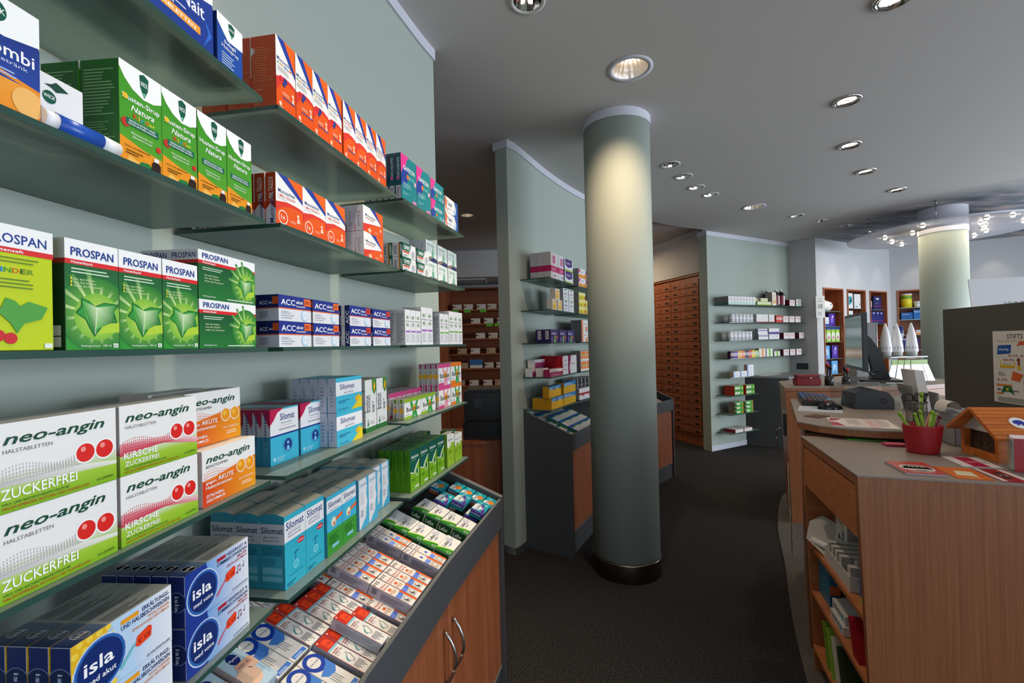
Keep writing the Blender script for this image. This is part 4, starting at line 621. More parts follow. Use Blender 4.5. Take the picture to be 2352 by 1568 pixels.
for i, (k, x, y) in enumerate(LAMPS):
    R, r = RAD[k]; e = empty('ceiling_lamp', (x, y, HC), label=LL[i], cat='ceiling lamp')
    if k in ('big', 'warm'):
        MB().use('trim').lathe([(R, 0), (R, -.003), (r, -.005), (r - .002, 0)], 48).build('rim', e)
        q = MB().use('satin')
        n = 40; pr = [(r, -.002), (r * .86, .035), (r * .66, .075), (r * .5, .1)]
        for (ra, za), (rb, zb) in zip(pr, pr[1:]):
            for j in range(n):
                w = lambda t, rad: rad * (1 + .03 * (t % 2)); a0, a1 = j * 2 * math.pi / n, (j + 1) * 2 * math.pi / n
                q.f([q.v((w(j, ra) * math.cos(a0), w(j, ra) * math.sin(a0), za)), q.v((w(j+1, ra) * math.cos(a1), w(j+1, ra) * math.sin(a1), za)), q.v((w(j+1, rb) * math.cos(a1), w(j+1, rb) * math.sin(a1), zb)), q.v((w(j, rb) * math.cos(a0), w(j, rb) * math.sin(a0), zb))])
        q.build('reflector', e, fix=False); MB().use('bulb').lathe([(.001, .052), (.022, .056), (.026, .07), (.02, .09)], 20).build('halogen_bulb', e)
        MB().use('steeld').cyl((0, 0), r * .5, .1, .104, 32).build('socket', e)
    elif k == 'chrome':
        MB().use('chrome').lathe([(R, 0), (R, -.006), (R * .9, -.011), (R * .78, -.008), (r * 1.16, .0), (r * 1.1, -.006), (r, -.004), (r * .96, .01)], 48).build('chrome_ring', e)
        MB().use('glow').lathe([(.001, .004), (r * .6, .002), (r * .98, .006)], 40).build('lamp_glass', e); MB().use('steeld').box(-.018, -.002, -.001, .018, .002, .003).build('filament_holder', e)
    else:
        MB().use('lgrey').lathe([(R, 0), (R, -.004), (r * 1.05, -.006), (r, 0)], 40).build('rim', e)
        MB().use('chrome').lathe([(r, 0), (r * .8, .04), (r * .45, .07), (.012, .08)], 12, smooth=False).build('reflector', e)
        if k == 'wash': MB().use('bulb').lathe([(.001, .028), (.014, .032), (.016, .05)], 16).build('halogen_bulb', e)
        else: MB().use('lgrey').lathe([(.001, .03), (.012, .034), (.014, .06)], 16).build('halogen_bulb', e)
WARM = (1, .8, .52)
spot(.667, 2.429, HC - .012, (.69, 2.60, 0), 46, (1, .72, .48), 128, 1.0, .02)
for x, y, tx, ty in ((.42, .55, -.15, .65), (.50, 1.15, .0, 1.25)): spot(x, y, HC - .012, (tx, ty, .9), 20, (1, .87, .72), 75, .8, .02)
spot(2.718, 5.042, HC - .012, (2.72, 5.1, 0), 30, WARM, 80, .8)
for x, y in ((1.691, 1.964), (2.114, 2.812), (2.618, 3.469), (3.177, 4.029), (3.903, 4.557)): spot(x, y, HC - .02, (x, y, 0), 14, (1, .82, .6), 120, .9)
spot(-.469, 5.097, HC - .012, (-.5, 5.1, 0), 30, (1, .66, .32), 160, .9)
for x, y, tx, ty in ((-.16, .84, -.60, .92), (-.06, 1.40, -.50, 1.50), (.10, 1.93, -.33, 2.0)): spot(x, y, HC - .012, (tx, ty, .9), 45, (1, .84, .62), 60, .8, .015)
# warm lamp of the back room that lights the partition's end
spot(-.9, 4.0, 2.9, (-.3, 3.6, 0), 10, (1, .75, .45), 140, .9)
spot(-.75, 2.75, 2.9, (-.1, 3.25, .9), 5, (1, .78, .48), 90, .9)
# small washers over the niches
for s in (.44, 1.11, 1.79):
    p = A0 + AU * s - AN * .3; spot(p.x, p.y, HC - .05, (p.x + AN.x * .32, p.y + AN.y * .32, 2.1), 3, (1, .9, .75), 55, .9)
p = A1 + BU * .35 - BN * .3; spot(p.x, p.y, HC - .05, (p.x + BN.x * .3, p.y + BN.y * .3, 2.1), 4, (1, .85, .65), 60, .9)
p = A1 + BU * 1.25 - BN * .3; spot(p.x, p.y, HC - .05, (p.x + BN.x * .3, p.y + BN.y * .3, 2.1), 4, (1, .85, .65), 60, .9)
for x, y, w in ((1.5, 7.2, 16), (-1.3, 5.6, 5)):  # fill lights without fixtures; the first is added to brighten the drawers
    l = bpy.data.lights.new('back_room_fill', 'AREA'); l.shape = 'DISK'; l.size = .3; l.energy = w; l.color = (1, .78, .5); o = bpy.data.objects.new('back_room_fill', l); COL.objects.link(o); o.location = (x, y, HC - .05)
# hanging lamp disc with star bulbs
DC = Vector((5.28, 5.58)); lamp = empty('pendant_lamp_disc', (DC.x, DC.y, 2.735), label='round satin pendant lamp disc with small bright bulbs hung round the far column', cat='pendant lamp')
q = MB().use('disc'); n = 72; hole = [(5.07 - DC.x + .235 * math.cos(-a * 2 * math.pi / n), 5.32 - DC.y + .235 * math.sin(-a * 2 * math.pi / n)) for a in range(n)]
outr = [(.9 * math.cos(a * 2 * math.pi / n), .95 * math.sin(a * 2 * math.pi / n)) for a in range(n)]; hole = [hole[(-a) % n] for a in range(n)]
for z, fl in ((0, 1), (.014, 0)):
    o_ = [q.v((*p, z)) for p in outr]; h_ = [q.v((*p, z)) for p in hole]
    for a in range(n): q.f([o_[a], h_[a], h_[(a+1) % n], o_[(a+1) % n]])
q.use('trim').lathe([(1, -.001), (1, .015)], n, sx=.901, sy=.951); q.build('acrylic_disc', lamp, fix=False)
for bx_, by in ((5.055, 6.009), (5.341, 6.192), (4.895, 5.518), (4.687, 5.149), (5.25, 5.06), (5.113, 4.86), (5.406, 5.162), (5.572, 5.345), (5.749, 5.48), (5.876, 5.746), (5.301, 4.78), (5.7, 5.031), (4.75, 5.75), (5.5, 5.9)):
    b = MB().use('chrome').lathe([(.03, .0), (.03, -.006), (.012, -.012)], 20, c=(bx_ - DC.x, by - DC.y)).build('lamp_socket', lamp)
    MB().use('star').lathe([(.001, -.026), (.012, -.025), (.018, -.019), (.018, -.008)], 14, c=(bx_ - DC.x, by - DC.y)).build('star_bulb', b)
for rx, ry in ((4.679, 4.98), (4.50, 5.70), (5.2, 6.4), (5.9, 5.1)):
    MB().use('steel').tube([(rx - DC.x, ry - DC.y, 0), (rx - DC.x, ry - DC.y, HC - 2.735)], .004).lathe([(.012, .0), (.012, .03)], 12, c=(rx - DC.x, ry - DC.y), cap=True).lathe([(.01, .19), (.01, HC - 2.735)], 12, c=(rx - DC.x, ry - DC.y), cap=True).build('suspension_rod', lamp)
MB().use('black').tube([(5.35 - DC.x, 5.0 - DC.y, .015), (5.40 - DC.x, 4.98 - DC.y, .08), (5.5 - DC.x, 5.0 - DC.y, .05), (5.55 - DC.x, 5.0 - DC.y, .1), (5.6 - DC.x, 5.1 - DC.y, .015)], .006).build('cable', lamp)
l = bpy.data.lights.new('pendant_glow', 'AREA'); l.shape = 'DISK'; l.size = 1.5; l.energy = 12; l.color = (1, .85, .62); o = bpy.data.objects.new('pendant_glow', l); COL.objects.link(o); o.location = (DC.x, DC.y, 2.72)
# ------------------------------------------------------------------ glass shelves
ROWZ = dict(r1=1.976, r2=1.746, r3=1.505, r4=1.256, r5=1.018)
RN = dict(r1='top', r2='second', r3='eye-level', r4='fourth', r5='lowest')
BAY = dict(A='nearest bay', B='middle bay', C='end bay', D='first partition bay', E='second partition bay', F='third partition bay', H='last partition bay')
def shelf(fr, s0, s1, z, lab, depth=.232, group=None, back0=0):
    f = FR[fr]; t = .008; o = f.xy(s0, 0); q = MB(); q.T = Matrix.Translation((-o[0], -o[1], -z)); q.use('glass')
    poly = [f.xy(s0, .0), f.xy(s1, .0), f.xy(s1, depth), f.xy(s0 - back0, depth)]
    a = [q.v((*p, z)) for p in poly]; b = [q.v((*p, z - t)) for p in poly]; q.f(a); q.f(list(reversed(b))); q.use('glassedge')
    for i in range(4): q.f([b[i], b[(i+1) % 4], a[(i+1) % 4], a[i]])
    q.build('glass_shelf', loc=(*o, z), label=lab, cat='shelf', group=group)
for k, z in ROWZ.items():
    for b, (s0, s1) in dict(A=(-.25, .556), B=(0, .55), C=(0, .54), D=(0, .54), E=(0, .545), F=(0, .55), H=(0, .55)).items():
        shelf(b, s0, s1, z, f'{RN[k]} frosted glass shelf in the {BAY[b]}', group='frosted glass wall shelves')
GZ = [1.962, 1.722, 1.482, 1.240, .990, .745, .500, .252]
for i, z in enumerate(GZ):
    shelf('G', .0, 1.755 if i < 4 else .60, z, ['top', 'second', 'third', 'fourth', 'fifth', 'sixth', 'seventh', 'lowest'][i] + ' glass shelf on the green back wall', depth=.215, group='glass shelves on the green wall')
# ------------------------------------------------------------------ cartons on the near left wall
Z1, Z2, Z3, Z4, Z5 = [ROWZ['r%d' % i] + .0003 for i in range(1, 6)]
W_ = lambda r, b: r + ' shelf, ' + BAY[b]
grid('nait', 'A', .290, .012, Z1, W_('top', 'A')); grid('sula', 'A', .452, .010, Z1, W_('top', 'A'))
grid('kombi', 'A', .1215, .012, Z2, W_('second', 'A'))
grid('huskid', 'A', .2745, .010, Z2, W_('second', 'A'), nc=2, nr=2); grid('hus', 'A', .4045, .010, Z2, W_('second', 'A'), nc=2, nr=2)
grid('kinder', 'A', .130, .010, Z3, W_('eye-level', 'A')); grid('pros', 'A', .2055, .010, Z3, W_('eye-level', 'A'), nc=3, nr=2)
grid('prosw', 'A', .401, .010, Z3, W_('eye-level', 'A'), nr=2, nl=2)
grid('neoz', 'A', .137, .010, Z4, W_('fourth', 'A'), nl=2); grid('neok', 'A', .2685, .012, Z4, W_('fourth', 'A'), nl=2, skip=None)
grid('neob', 'A', .4055, .014, Z4, W_('fourth', 'A')); grid('neob', 'A', .405, .040, Z4 + .089, 'set back in the upper layer, fourth shelf, nearest bay'); grid('neob', 'A', .400, .096, Z4, W_('fourth', 'A') + ', behind the others', nl=2)
grid('akut', 'A', .206, .012, Z5, W_('lowest', 'A'), nr=4, nl=2); grid('akut', 'A', .052, .012, Z5, 'half cut off by the lower left corner', nr=2)
grid('voice', 'A', .3655, .012, Z5, W_('lowest', 'A'), nr=5, nl=2)
# inhaler stick on its hanging card
e = empty('inhaler_pack', tuple(FR['A'].mat(.186, .0, Z2).translation), label='blue and white hanging card with a white inhaler stick on the second shelf', cat='inhaler'); e.matrix_world = FR['A'].mat(.186, .0, Z2)
carton('card_', .062, .002, .072, 'x', 'backing_card', dict(F='F2F2F4', O='D8D8DC'), [('P', [(0, 0), (1, 0), (1, .34), (.4, .4), (0, .52)], '1C5FC0'), ('P', [(.5, 0), (1, 0), (1, .34), (.6, .38)], '15327E'), ('P', [(.3, .82), (.42, .86), (.5, .92), (.62, .88), (.72, .84), (.6, .8), (.5, .76), (.42, .8)], '1B4A3A'), ('E', .38, .64, .1, '0B5B44'), ('T', .28, .62, .2, .055, 'WICK', 'FFFFFF', 'b'), ('T', .06, .42, .6, .07, 'Inhalierstift N', 'FFFFFF', 'b')])
o = bpy.data.objects.new('backing_card', carton_mesh('card_')); COL.objects.link(o); o.parent = e; o.location = (0, .03, 0)
q = MB().use('wplastic').tube([(.0, .015, .012), (.0138, .015, .012)], .0105, 20); st = q.build('inhaler_tube', e); MB().use('wplastic').tube([(.0642, .015, .012), (.088, .015, .012)], .0105, 20, r_end=.0095).build('screw_cap', e)
bl_ = mat('blue_label', '1B4FB0', .3); MB().use(bl_).tube([(.014, .015, .012), (.064, .015, .012)], .0112, 20).build('printed_sleeve', st)
for b, fr in (('B', 'B'),):
    grid('mk', fr, .0105, .010, Z1, W_('top', b), nc=4, nr=3); grid('mh', fr, .2595, .010, Z1, W_('top', b), nc=4, nr=2)
    grid('mt', fr, .0015, .010, Z2, W_('second', b), nc=3, nr=8, skip=lambda i, j, k: i > 0 and j > 2); grid('mp', fr, .352, .010, Z2, W_('second', b), nr=3, nl=2)
    grid('acc2', fr, .003, .010, Z3, W_('eye-level', b), nc=2, nr=2, nl=2, gap=.008); grid('acc6', fr, .270, .010, Z3, W_('eye-level', b), nc=2, nr=3, nl=2, gap=.012)
    grid('hust', fr, .058, .076, Z4, W_('fourth', b), nc=2, nr=6, gap=.008); grid('silp', fr, .236, .032, Z4, W_('fourth', b), nr=5, nl=2); grid('bron', fr, .414, .048, Z4, W_('fourth', b), nc=2, nr=5, gap=.004)
    grid('saft', fr, .028, .026, Z5, W_('lowest', b), nc=2, nr=4 - 1); grid('silk', fr, .170, .022, Z5, W_('lowest', b), nc=2, nr=3); grid('quim', fr, .319, .022, Z5, W_('lowest', b), nc=2, nr=3); grid('quim', fr, .437, .040, Z5, W_('lowest', b) + ', right', nc=2, nr=3)
for b in 'C':
    grid('gav', b, .008, .010, Z1, W_('top', b), nc=2, nr=6, skip=lambda i, j, k: i and j > 2); grid('gavs', b, .235, .010, Z1, W_('top', b), nr=2, nl=2); grid('talc', b, .368, .010, Z1, W_('top', b), nr=2, nl=2)
    grid('omep', b, .006, .010, Z2, W_('second', b), nc=2, nr=2, nl=2, gap=.010); grid('bottle', b, .232, .034, Z2, W_('second', b), nc=3, nr=2, nl=2, gap=.006)
    grid('ibp', b, .013, .010, Z3, W_('eye-level', b), nc=3, nr=3); grid('ibpt', b, .130, .010, Z3, W_('eye-level', b), nc=2, nr=2); grid('ibg', b, .286, .010, Z3, W_('eye-level', b), nc=2, nr=2); grid('ibgt', b, .379, .010, Z3, W_('eye-level', b), nc=3, nr=2)
    grid('busg', b, .050, .040, Z4, W_('fourth', b), nc=2, nr=2); grid('busp', b, .060, .100, Z4, 'behind the green ones, fourth shelf, end bay', nc=1, nr=5)
    grid('busp', b, .305, .028, Z4, W_('fourth', b), nr=4, nl=2); grid('buso', b, .425, .026, Z4, W_('fourth', b), nr=3, nl=2); grid('busp', b, .183, .100, Z4, 'second group behind the green ones, fourth shelf, end bay', nr=4)
    grid('dulc', b, .045, .020, Z5, W_('lowest', b), nc=4, nr=5, gap=.006, skip=lambda i, j, k: j > 3 and i > 2); grid('dulw', b, .350, .018, Z5, W_('lowest', b)); grid('dulws', b, .430, .018, Z5, W_('lowest', b), nc=2); grid('dulb', b, .475, .052, Z5, W_('lowest', b), nr=2, nl=2); grid('dulb', b, .30, .150, Z5, 'at the back of the lowest shelf, end bay', nc=3, nr=2, nl=2, gap=.003)
# ------------------------------------------------------------------ display cabinets with sloping trays
SL = .395; ca = math.cos(math.atan(SL)); sa = math.sin(math.atan(SL))
class Tray:
    def __init__(s, o, th): s.o = Vector(o); s.X, s.Y = hd(th)
    def mat(s, a, v, off): # front-bottom-left corner of a carton lying on its back, off = depth of its upper side below the rim plane
        V = Vector((s.Y.x * ca, s.Y.y * ca, sa)); Wn = Vector((-s.Y.x * sa, -s.Y.y * sa, ca)); p = Vector((s.o.x + s.X.x * a, s.o.y + s.X.y * a, .855 - off)) + V * v
        return Matrix(((s.X.x, -Wn.x, V.x, p.x), (s.X.y, -Wn.y, V.y, p.y), (0, -Wn.z, V.z, p.z), (0, 0, 0, 1)))
TR = {'T': Tray((-.30, .90), 11.9), 'U': Tray((-.2, 1.376), 14.66), 'V': Tray((.395, 3.177), 28), 'W': Tray((1.25, 4.45), 43)}
def tgrid(key, tr, s, v, off, where, nc=1, nr=1, gap=.0008, gv=.0015, nl=1, skip=None, c0=0):
    c = CARTON[key]
    for k in range(nl):
        for j in range(nr):
            for i in range(nc):
                if skip and skip(i, j, k): continue
                t = [ORD[i] + ' column'] if nc > 1 else []
                if nr > 1: t.append(('lowest', 'second', 'third', 'fourth')[j] + ' row')
                if nl > 1: t.append(('upper layer', 'lower layer')[k])
                put(key, TR[tr].mat(s + i * (c['w'] + gap), v + j * (c['h'] + gv), off + k * (c['d'] + .001) / ca), ', '.join(t + [where]), c['look'] + ' row')
def cabinet(pts, lab, sides=(1, 1), doors=True, splits=(), depth=.38):
    """pts: plan polyline of the front, near to far"""
    o = pts[0]; e = empty('display_cabinet', (*o, 0), label=lab, cat='cabinet'); inv = Matrix.Translation((-o[0], -o[1], 0))
    def N(): q = MB(); q.T = inv; return q
    bk = offset(pts, depth); full = pts; v0 = (Vector(pts[1]) - Vector(pts[0])).normalized() * .0245; v1 = (Vector(pts[-2]) - Vector(pts[-1])).normalized() * .0245
    pts = [tuple(Vector(pts[0]) + v0)] + list(pts[1:-1]) + [tuple(Vector(pts[-1]) + v1)]
    q = N().use('anthra'); strip(q, pts, 0.0, .010, .737, .853); q.use('anthra2'); strip(q, pts, 0, .010, .853, .855); q.build('front_rail', e)
    q = N().use('anthra'); strip(q, pts, .02, .04, 0, .155); q.use('anthra2'); strip(q, pts, .012, .04, .155, .162); q.build('plinth', e)
    q = N().use('anthra')
    a, b = offset(pts, .010), offset(pts, depth - .005)
    for i in range(len(pts) - 1): q.prism([a[i], a[i+1], b[i+1], b[i]], [.772, .772, .923, .923], [.787, .787, .938, .938])
    q.build('sloping_tray', e)
    q = N().use('anthra'); strip(q, pts, depth - .004, depth + .004, .05, 1.005); q.build('back_panel', e)
    for w, i, j in ((sides[0], 0, 1), (sides[1], -1, -2)):
        if not w: continue
        p = Vector(full[i]); d = (Vector(full[j]) - p).normalized() * .024; bq = Vector(bk[i])
        q = N().use('anthra'); q.prism([tuple(p), tuple(p + d), tuple(bq + d), tuple(bq)], 0, [.858, .858, 1.008, 1.008] if 1 else 0)
        q.use('anthra2'); q.prism([tuple(p), tuple(p + d), tuple(bq + d), tuple(bq)], [.8581, .8581, 1.0081, 1.0081], [.861, .861, 1.011, 1.011]); q.build('side_panel', e)
    hs = 0
    for i in range(len(pts) - 1):
        a, b = Vector(pts[i]), Vector(pts[i+1]); d = (b - a).normalized(); nn = Vector((-d.y, d.x)); g = .0015; L = (b - a).length
        s0 = g; s1 = L - g
        A_, B_ = a + d * s0 + nn * .015, a + d * s1 + nn * .015
        q = N().use('wood'); q.prism([tuple(A_), tuple(B_), tuple(B_ + nn * .018), tuple(A_ + nn * .018)], .163, .735); dr = q.build('door', e)
        for sgn, c in splits:
            if c != i: continue
            p = (a + d * .035) if sgn < 0 else (b - d * .035); q = N().use('steel')
            path = []
            for t in range(13):
                f = t / 12; zz = .66 - f * .155; out = .002 + .034 * math.sin(math.pi * f) ** .8; pp = p - nn * (out - .015); path.append((pp.x, pp.y, zz))
            q.tube(path, .0052, 10); q.build('handle', dr)
    return e
FA = Vector((-.335, .42)); CP = [(-.372, -.05), (-.335, .42), (-.30, .90), (-.20, 1.376), (-.055, 1.932)]
cabinet(CP, 'long dark display cabinet with cherry doors and sloping tray below the left shelves', sides=(1, 1), splits=((-1, 3), (1, 2)))
CP2 = [(.395, 3.177), (.63, 3.60), (.93, 4.05), (1.30, 4.52), (1.766, 5.022)]
cabinet(CP2, 'dark display cabinet with sloping tray under the curved partition shelves', sides=(1, 1))
# near tray contents
W_t = 'lying in the near tray'
tgrid('otri', 'T', -.0715, .154, .030, 'lying in the back half of the tray', nc=2); tgrid('otri', 'T', -.074, .026, .030, 'lying by the front rail of the tray', nc=2)
tgrid('otri', 'T', -.150, .026, .034, 'lying low beside the front rail', nc=1)
tgrid('nase', 'T', .023, .153, .030, 'tray back half', nc=2, gap=.0025); tgrid('nase', 'T', .0945, .130, .030, 'tray back half, set lower', nc=3, gap=-.0005 + .001)
tgrid('nase', 'T', .030, .026, .030, 'tray front half', nc=2, gap=.001); tgrid('nase', 'T', .0825, .010 + .004, .000, 'lying raised on the others', nc=1); tgrid('nase', 'T', .1175, .012, .030, 'tray front half beyond the raised one', nc=2)
tgrid('nase', 'T', .023, .282, .036, 'topmost row under the glass shelf', nc=5)
tgrid('drop', 'T', .197, .122, .030, 'single one in the middle of the tray'); tgrid('drop', 'T', .197, .262 - .015, .034, 'just under the shelf edge, single'); tgrid('drop', 'T', .200, .0125, .030, 'single one by the front rail')
tgrid('drop', 'T', .2305, .1335, .000, 'back block', nc=4, nl=2, gap=.0008); tgrid('drop', 'T', .2305, .0125, .000, 'front block', nc=4, nl=2, gap=.0008)
tgrid('drop', 'T', .2335, .254, .032, 'topmost row, under the shelf', nc=6)
tgrid('dropb', 'T', .4180, .1335, .000, 'back pair', nc=2, nl=2); tgrid('dropb', 'T', .4150, .0125, .000, 'front pair', nc=2, nl=2)
tgrid('lefa', 'U', .012, .0625, .003, 'second tray group', nr=4, gv=.0012); tgrid('lefa', 'U', .014, .0118, .001, 'lying at the rail')
tgrid('lefa', 'U', .167, .0118, .001, 'far tray group', nr=4, gv=.0025)
tgrid('imop', 'U', .292, .150, .004, 'far end of the tray', nc=1); tgrid('imop', 'U', .345, .094, .000, 'middle of the purple ones'); tgrid('imop', 'U', .343, .0125, -.002, 'nearest the front rail')
tgrid('imop', 'U', .340, .040, .030, 'under the others', nc=1)
tgrid('imoo', 'U', .452, .0125, .012, 'far corner of the tray', nr=4, gv=.003); tgrid('imoo', 'U', .385, .214, .006, 'up by the far side panel')
tgrid('olyn', 'T', -.125, .150, .012, 'cut by the lower photo edge'); tgrid('olyn', 'T', -.180, .150, .022, 'left of its twin at the lower edge'); tgrid('olyn', 'T', -.235, .150, .028, 'far left at the lower photo edge')
# partition tray
for i, (s, v, off, nc, nl) in enumerate(((.03, .0125, .036, 1, 1), (.03, .10, .036, 1, 1), (.03, .19, .036, 1, 1), (.19, .0125, .010, 3, 2), (.19, .10, .010, 3, 2), (.19, .19, .010, 3, 2), (.03, .285, .036, 4, 1))):
    tgrid('wgb', 'V', s, v, off, 'partition tray, ' + ('front left', 'second left', 'third left', 'front block', 'second block', 'third block', 'topmost')[i], nc=nc, nr=1, nl=nl)
grd = mat('x', 'D0D0D0')
tgrid('drop', 'W', .2, .03, .018, 'in the far end of the partition tray', nc=10)
# ------------------------------------------------------------------ cartons on the curved partition
gen('pads', .15, .055, .2, 'tall grey and white carton with magenta band', 'E4E2E6', 'B4B4BC', [('R', 0, .28, 1, .5, 'C8246A'), ('R', .25, .6, .6, .88, 'D87AA4'), ('T', .15, .34, .7, .07, 'FEMANNOSE', 'F4D0E0', 'b'), ('E', .4, .14, .04, '8A2A5A'), ('E', .6, .14, .04, '8A2A5A')])
CARTON['pads']['left'] = [('R', 0, .28, 1, .5, 'A81F5A')]; CARTON['pads']['front'] = [x for x in CARTON['pads']['front'] if x[0] != 'T'] + [('L', .15, .33, .8, .45, 2, 'F0B8D0')]
gen('purp', .19, .05, .095, 'low white carton with purple field', 'EDEDF0', '3A1E5A', [('P', [(.1, 1), (.1, .5), (.4, .3), (.9, .45), (.9, 1)], '4A2A7A'), ('R', 0, 0, 1, .14, 'A9C83A'), ('L', .2, .6, .8, .8, 2, 'D8D0E8')])
gen('oran', .15, .05, .078, 'white carton with orange lower half', 'F1EEEA', 'B4B0B4', [('P', [(0, 0), (1, 0), (1, .5), (.6, .3), (.3, .42), (0, .3)], 'F29A2A'), ('P', [(0, .4), (.3, .8), (.2, .95), (0, .9)], 'D0408A'), ('L', .35, .6, .85, .75, 2, '5A3A7A')])
gen('yelw', .088, .045, .082, 'small white and yellow carton', 'F1EFE8', 'C8C4C0', [('R', .1, .1, .85, .9, 'F4C23A'), ('L', .15, .5, .8, .8, 3, 'F8EED0'), ('R', .1, .8, .5, .9, 'E8E4DC')])
gen('whit', .115, .045, .092, 'plain white carton with grey print', 'EEEDEE', 'C4C2C6', [('R', .3, .82, .7, .95, '6A9A7A'), ('T', .15, .5, .7, .12, 'Canesten', '8A6A8A', ''), ('L', .2, .2, .8, .38, 2, 'B8B8BC')])
CARTON['whit']['front'] = [('R', .3, .82, .7, .95, '6A9A7A'), ('L', .15, .5, .8, .7, 1, '9A7A9A'), ('L', .2, .2, .8, .38, 2, 'B8B8BC')]
gen('yelr', .135, .045, .060, 'yellow and red low carton', 'F0D82A', 'B4B0AC', [('R', 0, .6, 1, 1, 'F4E89A'), ('E', .85, .3, .2, 'E0402A'), ('L', .1, .15, .6, .5, 2, '5A6A2A')])
gen('femi', .155, .06, .097, 'purple carton with green figure', '3F2A78', '2E2058', [('T', .1, .62, .6, .18, 'femibion', 'E8E0F4', 'b'), ('P', [(.4, 0), (.5, .5), (.62, .55), (.6, .0)], '9ACB3A'), ('E', .78, .4, .14, 'E8502A'), ('L', .1, .15, .35, .4, 3, 'B0A0D8')])
CARTON['femi']['left'] = [('R', .3, .25, .75, .9, 'C8C4D4'), ('L', .35, .3, .7, .85, 7, '2A2A3A')]
gen('grap', .137, .05, .094, 'white carton with an orange fruit', 'F1EDE9', '8C8C92', [('R', .0, 0, .25, 1, 'F08A5A'), ('E', .75, .2, .24, 'E8663A'), ('E', .75, .2, .17, 'F4946A'), ('L', .35, .6, .8, .75, 1, 'C86A4A')])
gen('mage', .095, .06, .062, 'small white and magenta carton', 'F0E8EA', 'EDE8EA', [('R', 0, 0, 1, .62, '8A1E5A', 'A8306E'), ('L', .1, .7, .8, .85, 1, 'B06A8A')])
gen('magw', .25, .05, .055, 'long white and magenta carton', 'F2ECE6', 'A83060', [('R', 0, 0, 1, .6, 'A01F50'), ('L', .08, .68, .6, .9, 1, '7A2A5A'), ('L', .1, .1, .9, .4, 2, 'D890AC')])
gen('rbox', .13, .055, .072, 'white carton with red side', 'EFECEE', 'C01828', [('P', [(0, 0), (.12, .2), (.05, .5), (.15, 1), (0, 1)], 'C01828'), ('T', .25, .45, .5, .16, 'elevit', 'D8487A', 'b')], T='8A1822')
gen('rbig', .185, .055, .145, 'large white carton with magenta side', 'EFECEE', 'A81858', [('P', [(0, 0), (.2, 0), (.1, .3), (.3, 1), (0, 1)], 'A81858'), ('T', .3, .5, .5, .1, 'elevit', 'D8487A', 'b')], T='8A1822')
gen('orag', .115, .03, .086, 'white carton with bright orange block', 'F2EFEA', 'A0A0A4', [('R', .06, .62, .94, .95, 'F5821E'), ('R', .06, .22, .94, .52, 'F5821E'), ('R', .06, .53, .94, .61, 'B0C86A'), ('E', .55, .35, .1, 'F8D8B0')])
gen('yblu', .118, .05, .084, 'yellow carton with blue top stripe', 'F0B81E', 'C8921A', [('R', 0, .68, 1, 1, '2A84C4'), ('L', .08, .72, .8, .95, 2, 'F0F4F8'), ('E', .6, .28, .07, 'C87A1A'), ('L', .1, .06, .7, .14, 1, 'B07A1A')], T='3A7AA8')
gen('yblw', .268, .06, .088, 'wide yellow carton with blue top stripe', 'F0B81E', 'C8921A', [('R', 0, .64, 1, 1, '2A84C4'), ('L', .04, .7, .9, .95, 2, 'F0F4F8'), ('E', .4, .28, .07, 'C87A1A'), ('E', .85, .3, .07, '5A9A3A')], T='3A7AA8')
gen('redw', .13, .045, .095, 'white carton with dark red band', 'EDEAEA', 'B8B4B6', [('R', 0, .42, 1, .6, 'A8242A'), ('P', [(.4, .3), (.5, .42), (.6, .3), (.7, .5), (.8, .28)], 'A8242A')])
gen('blkw', .08, .05, .058, 'small black and white carton', '17171B', 'C4C4C8', [('R', 0, 0, .12, 1, 'C8C8CC')])
def P_(r, b): return r + ' shelf, ' + BAY[b]
grid('pads', 'D', .088, .020, Z1, P_('top', 'D'), nc=2, nr=3, gap=.006); grid('purp', 'D', .4325 - .08, .012, Z1, P_('top', 'D'), nl=2, nr=2)
grid('oran', 'E', .050, .012, Z1, P_('top', 'E'), nc=3, nl=2, nr=2, gap=.012)
grid('yelw', 'D', .083, .012, Z2, P_('second', 'D'), nc=2, gap=.02); grid('yelw', 'D', .150, .014, Z2 + .083, 'alone in the upper layer'); grid('whit', 'D', .312, .014, Z2, P_('second', 'D'), nc=2, nl=2, gap=.008)
grid('yelr', 'E', .045, .012, Z2, P_('second', 'E'), nc=3, nl=3, nr=2, gap=.01, skip=lambda i, j, k: i == 1 and k == 2)
grid('femi', 'D', .040, .014, Z3, P_('eye-level', 'D'), nc=3, nr=2, gap=.018); grid('grap', 'E', .085, .012, Z3, P_('eye-level', 'E'), nc=3, nl=2, nr=2)
grid('mage', 'D', .004, .150, Z4, P_('fourth', 'D'), nc=2); grid('magw', 'D', .004, .012, Z4, P_('fourth', 'D')); grid('mage', 'D', .05, .150, Z4 + .063, P_('fourth', 'D') + ', upper', nc=2); grid('mage', 'D', .04, .08, Z4, 'front of the magenta stack, fourth shelf')
grid('rbox', 'D', .256, .014, Z4, P_('fourth', 'D'), nl=2, nr=3); grid('rbig', 'D', .395 - .045, .016 + .17, Z4, P_('fourth', 'D')); CARTON['rbig']['w'] = .15
grid('rbig', 'D', .392, .012, Z4, 'at the far end of the fourth shelf', nr=2)
grid('orag', 'E', .05, .012, Z4, P_('fourth', 'E'), nc=4, nl=2, nr=3)
grid('yblu', 'D', .026, .014, Z5, P_('lowest', 'D'), nc=2, nr=3, gap=.003); grid('yblu', 'D', .020, .030, Z5 + .0846, P_('lowest', 'D') + ', on top', nc=2); grid('yblw', 'D', .275, .014, Z5, P_('lowest', 'D'), nl=2)
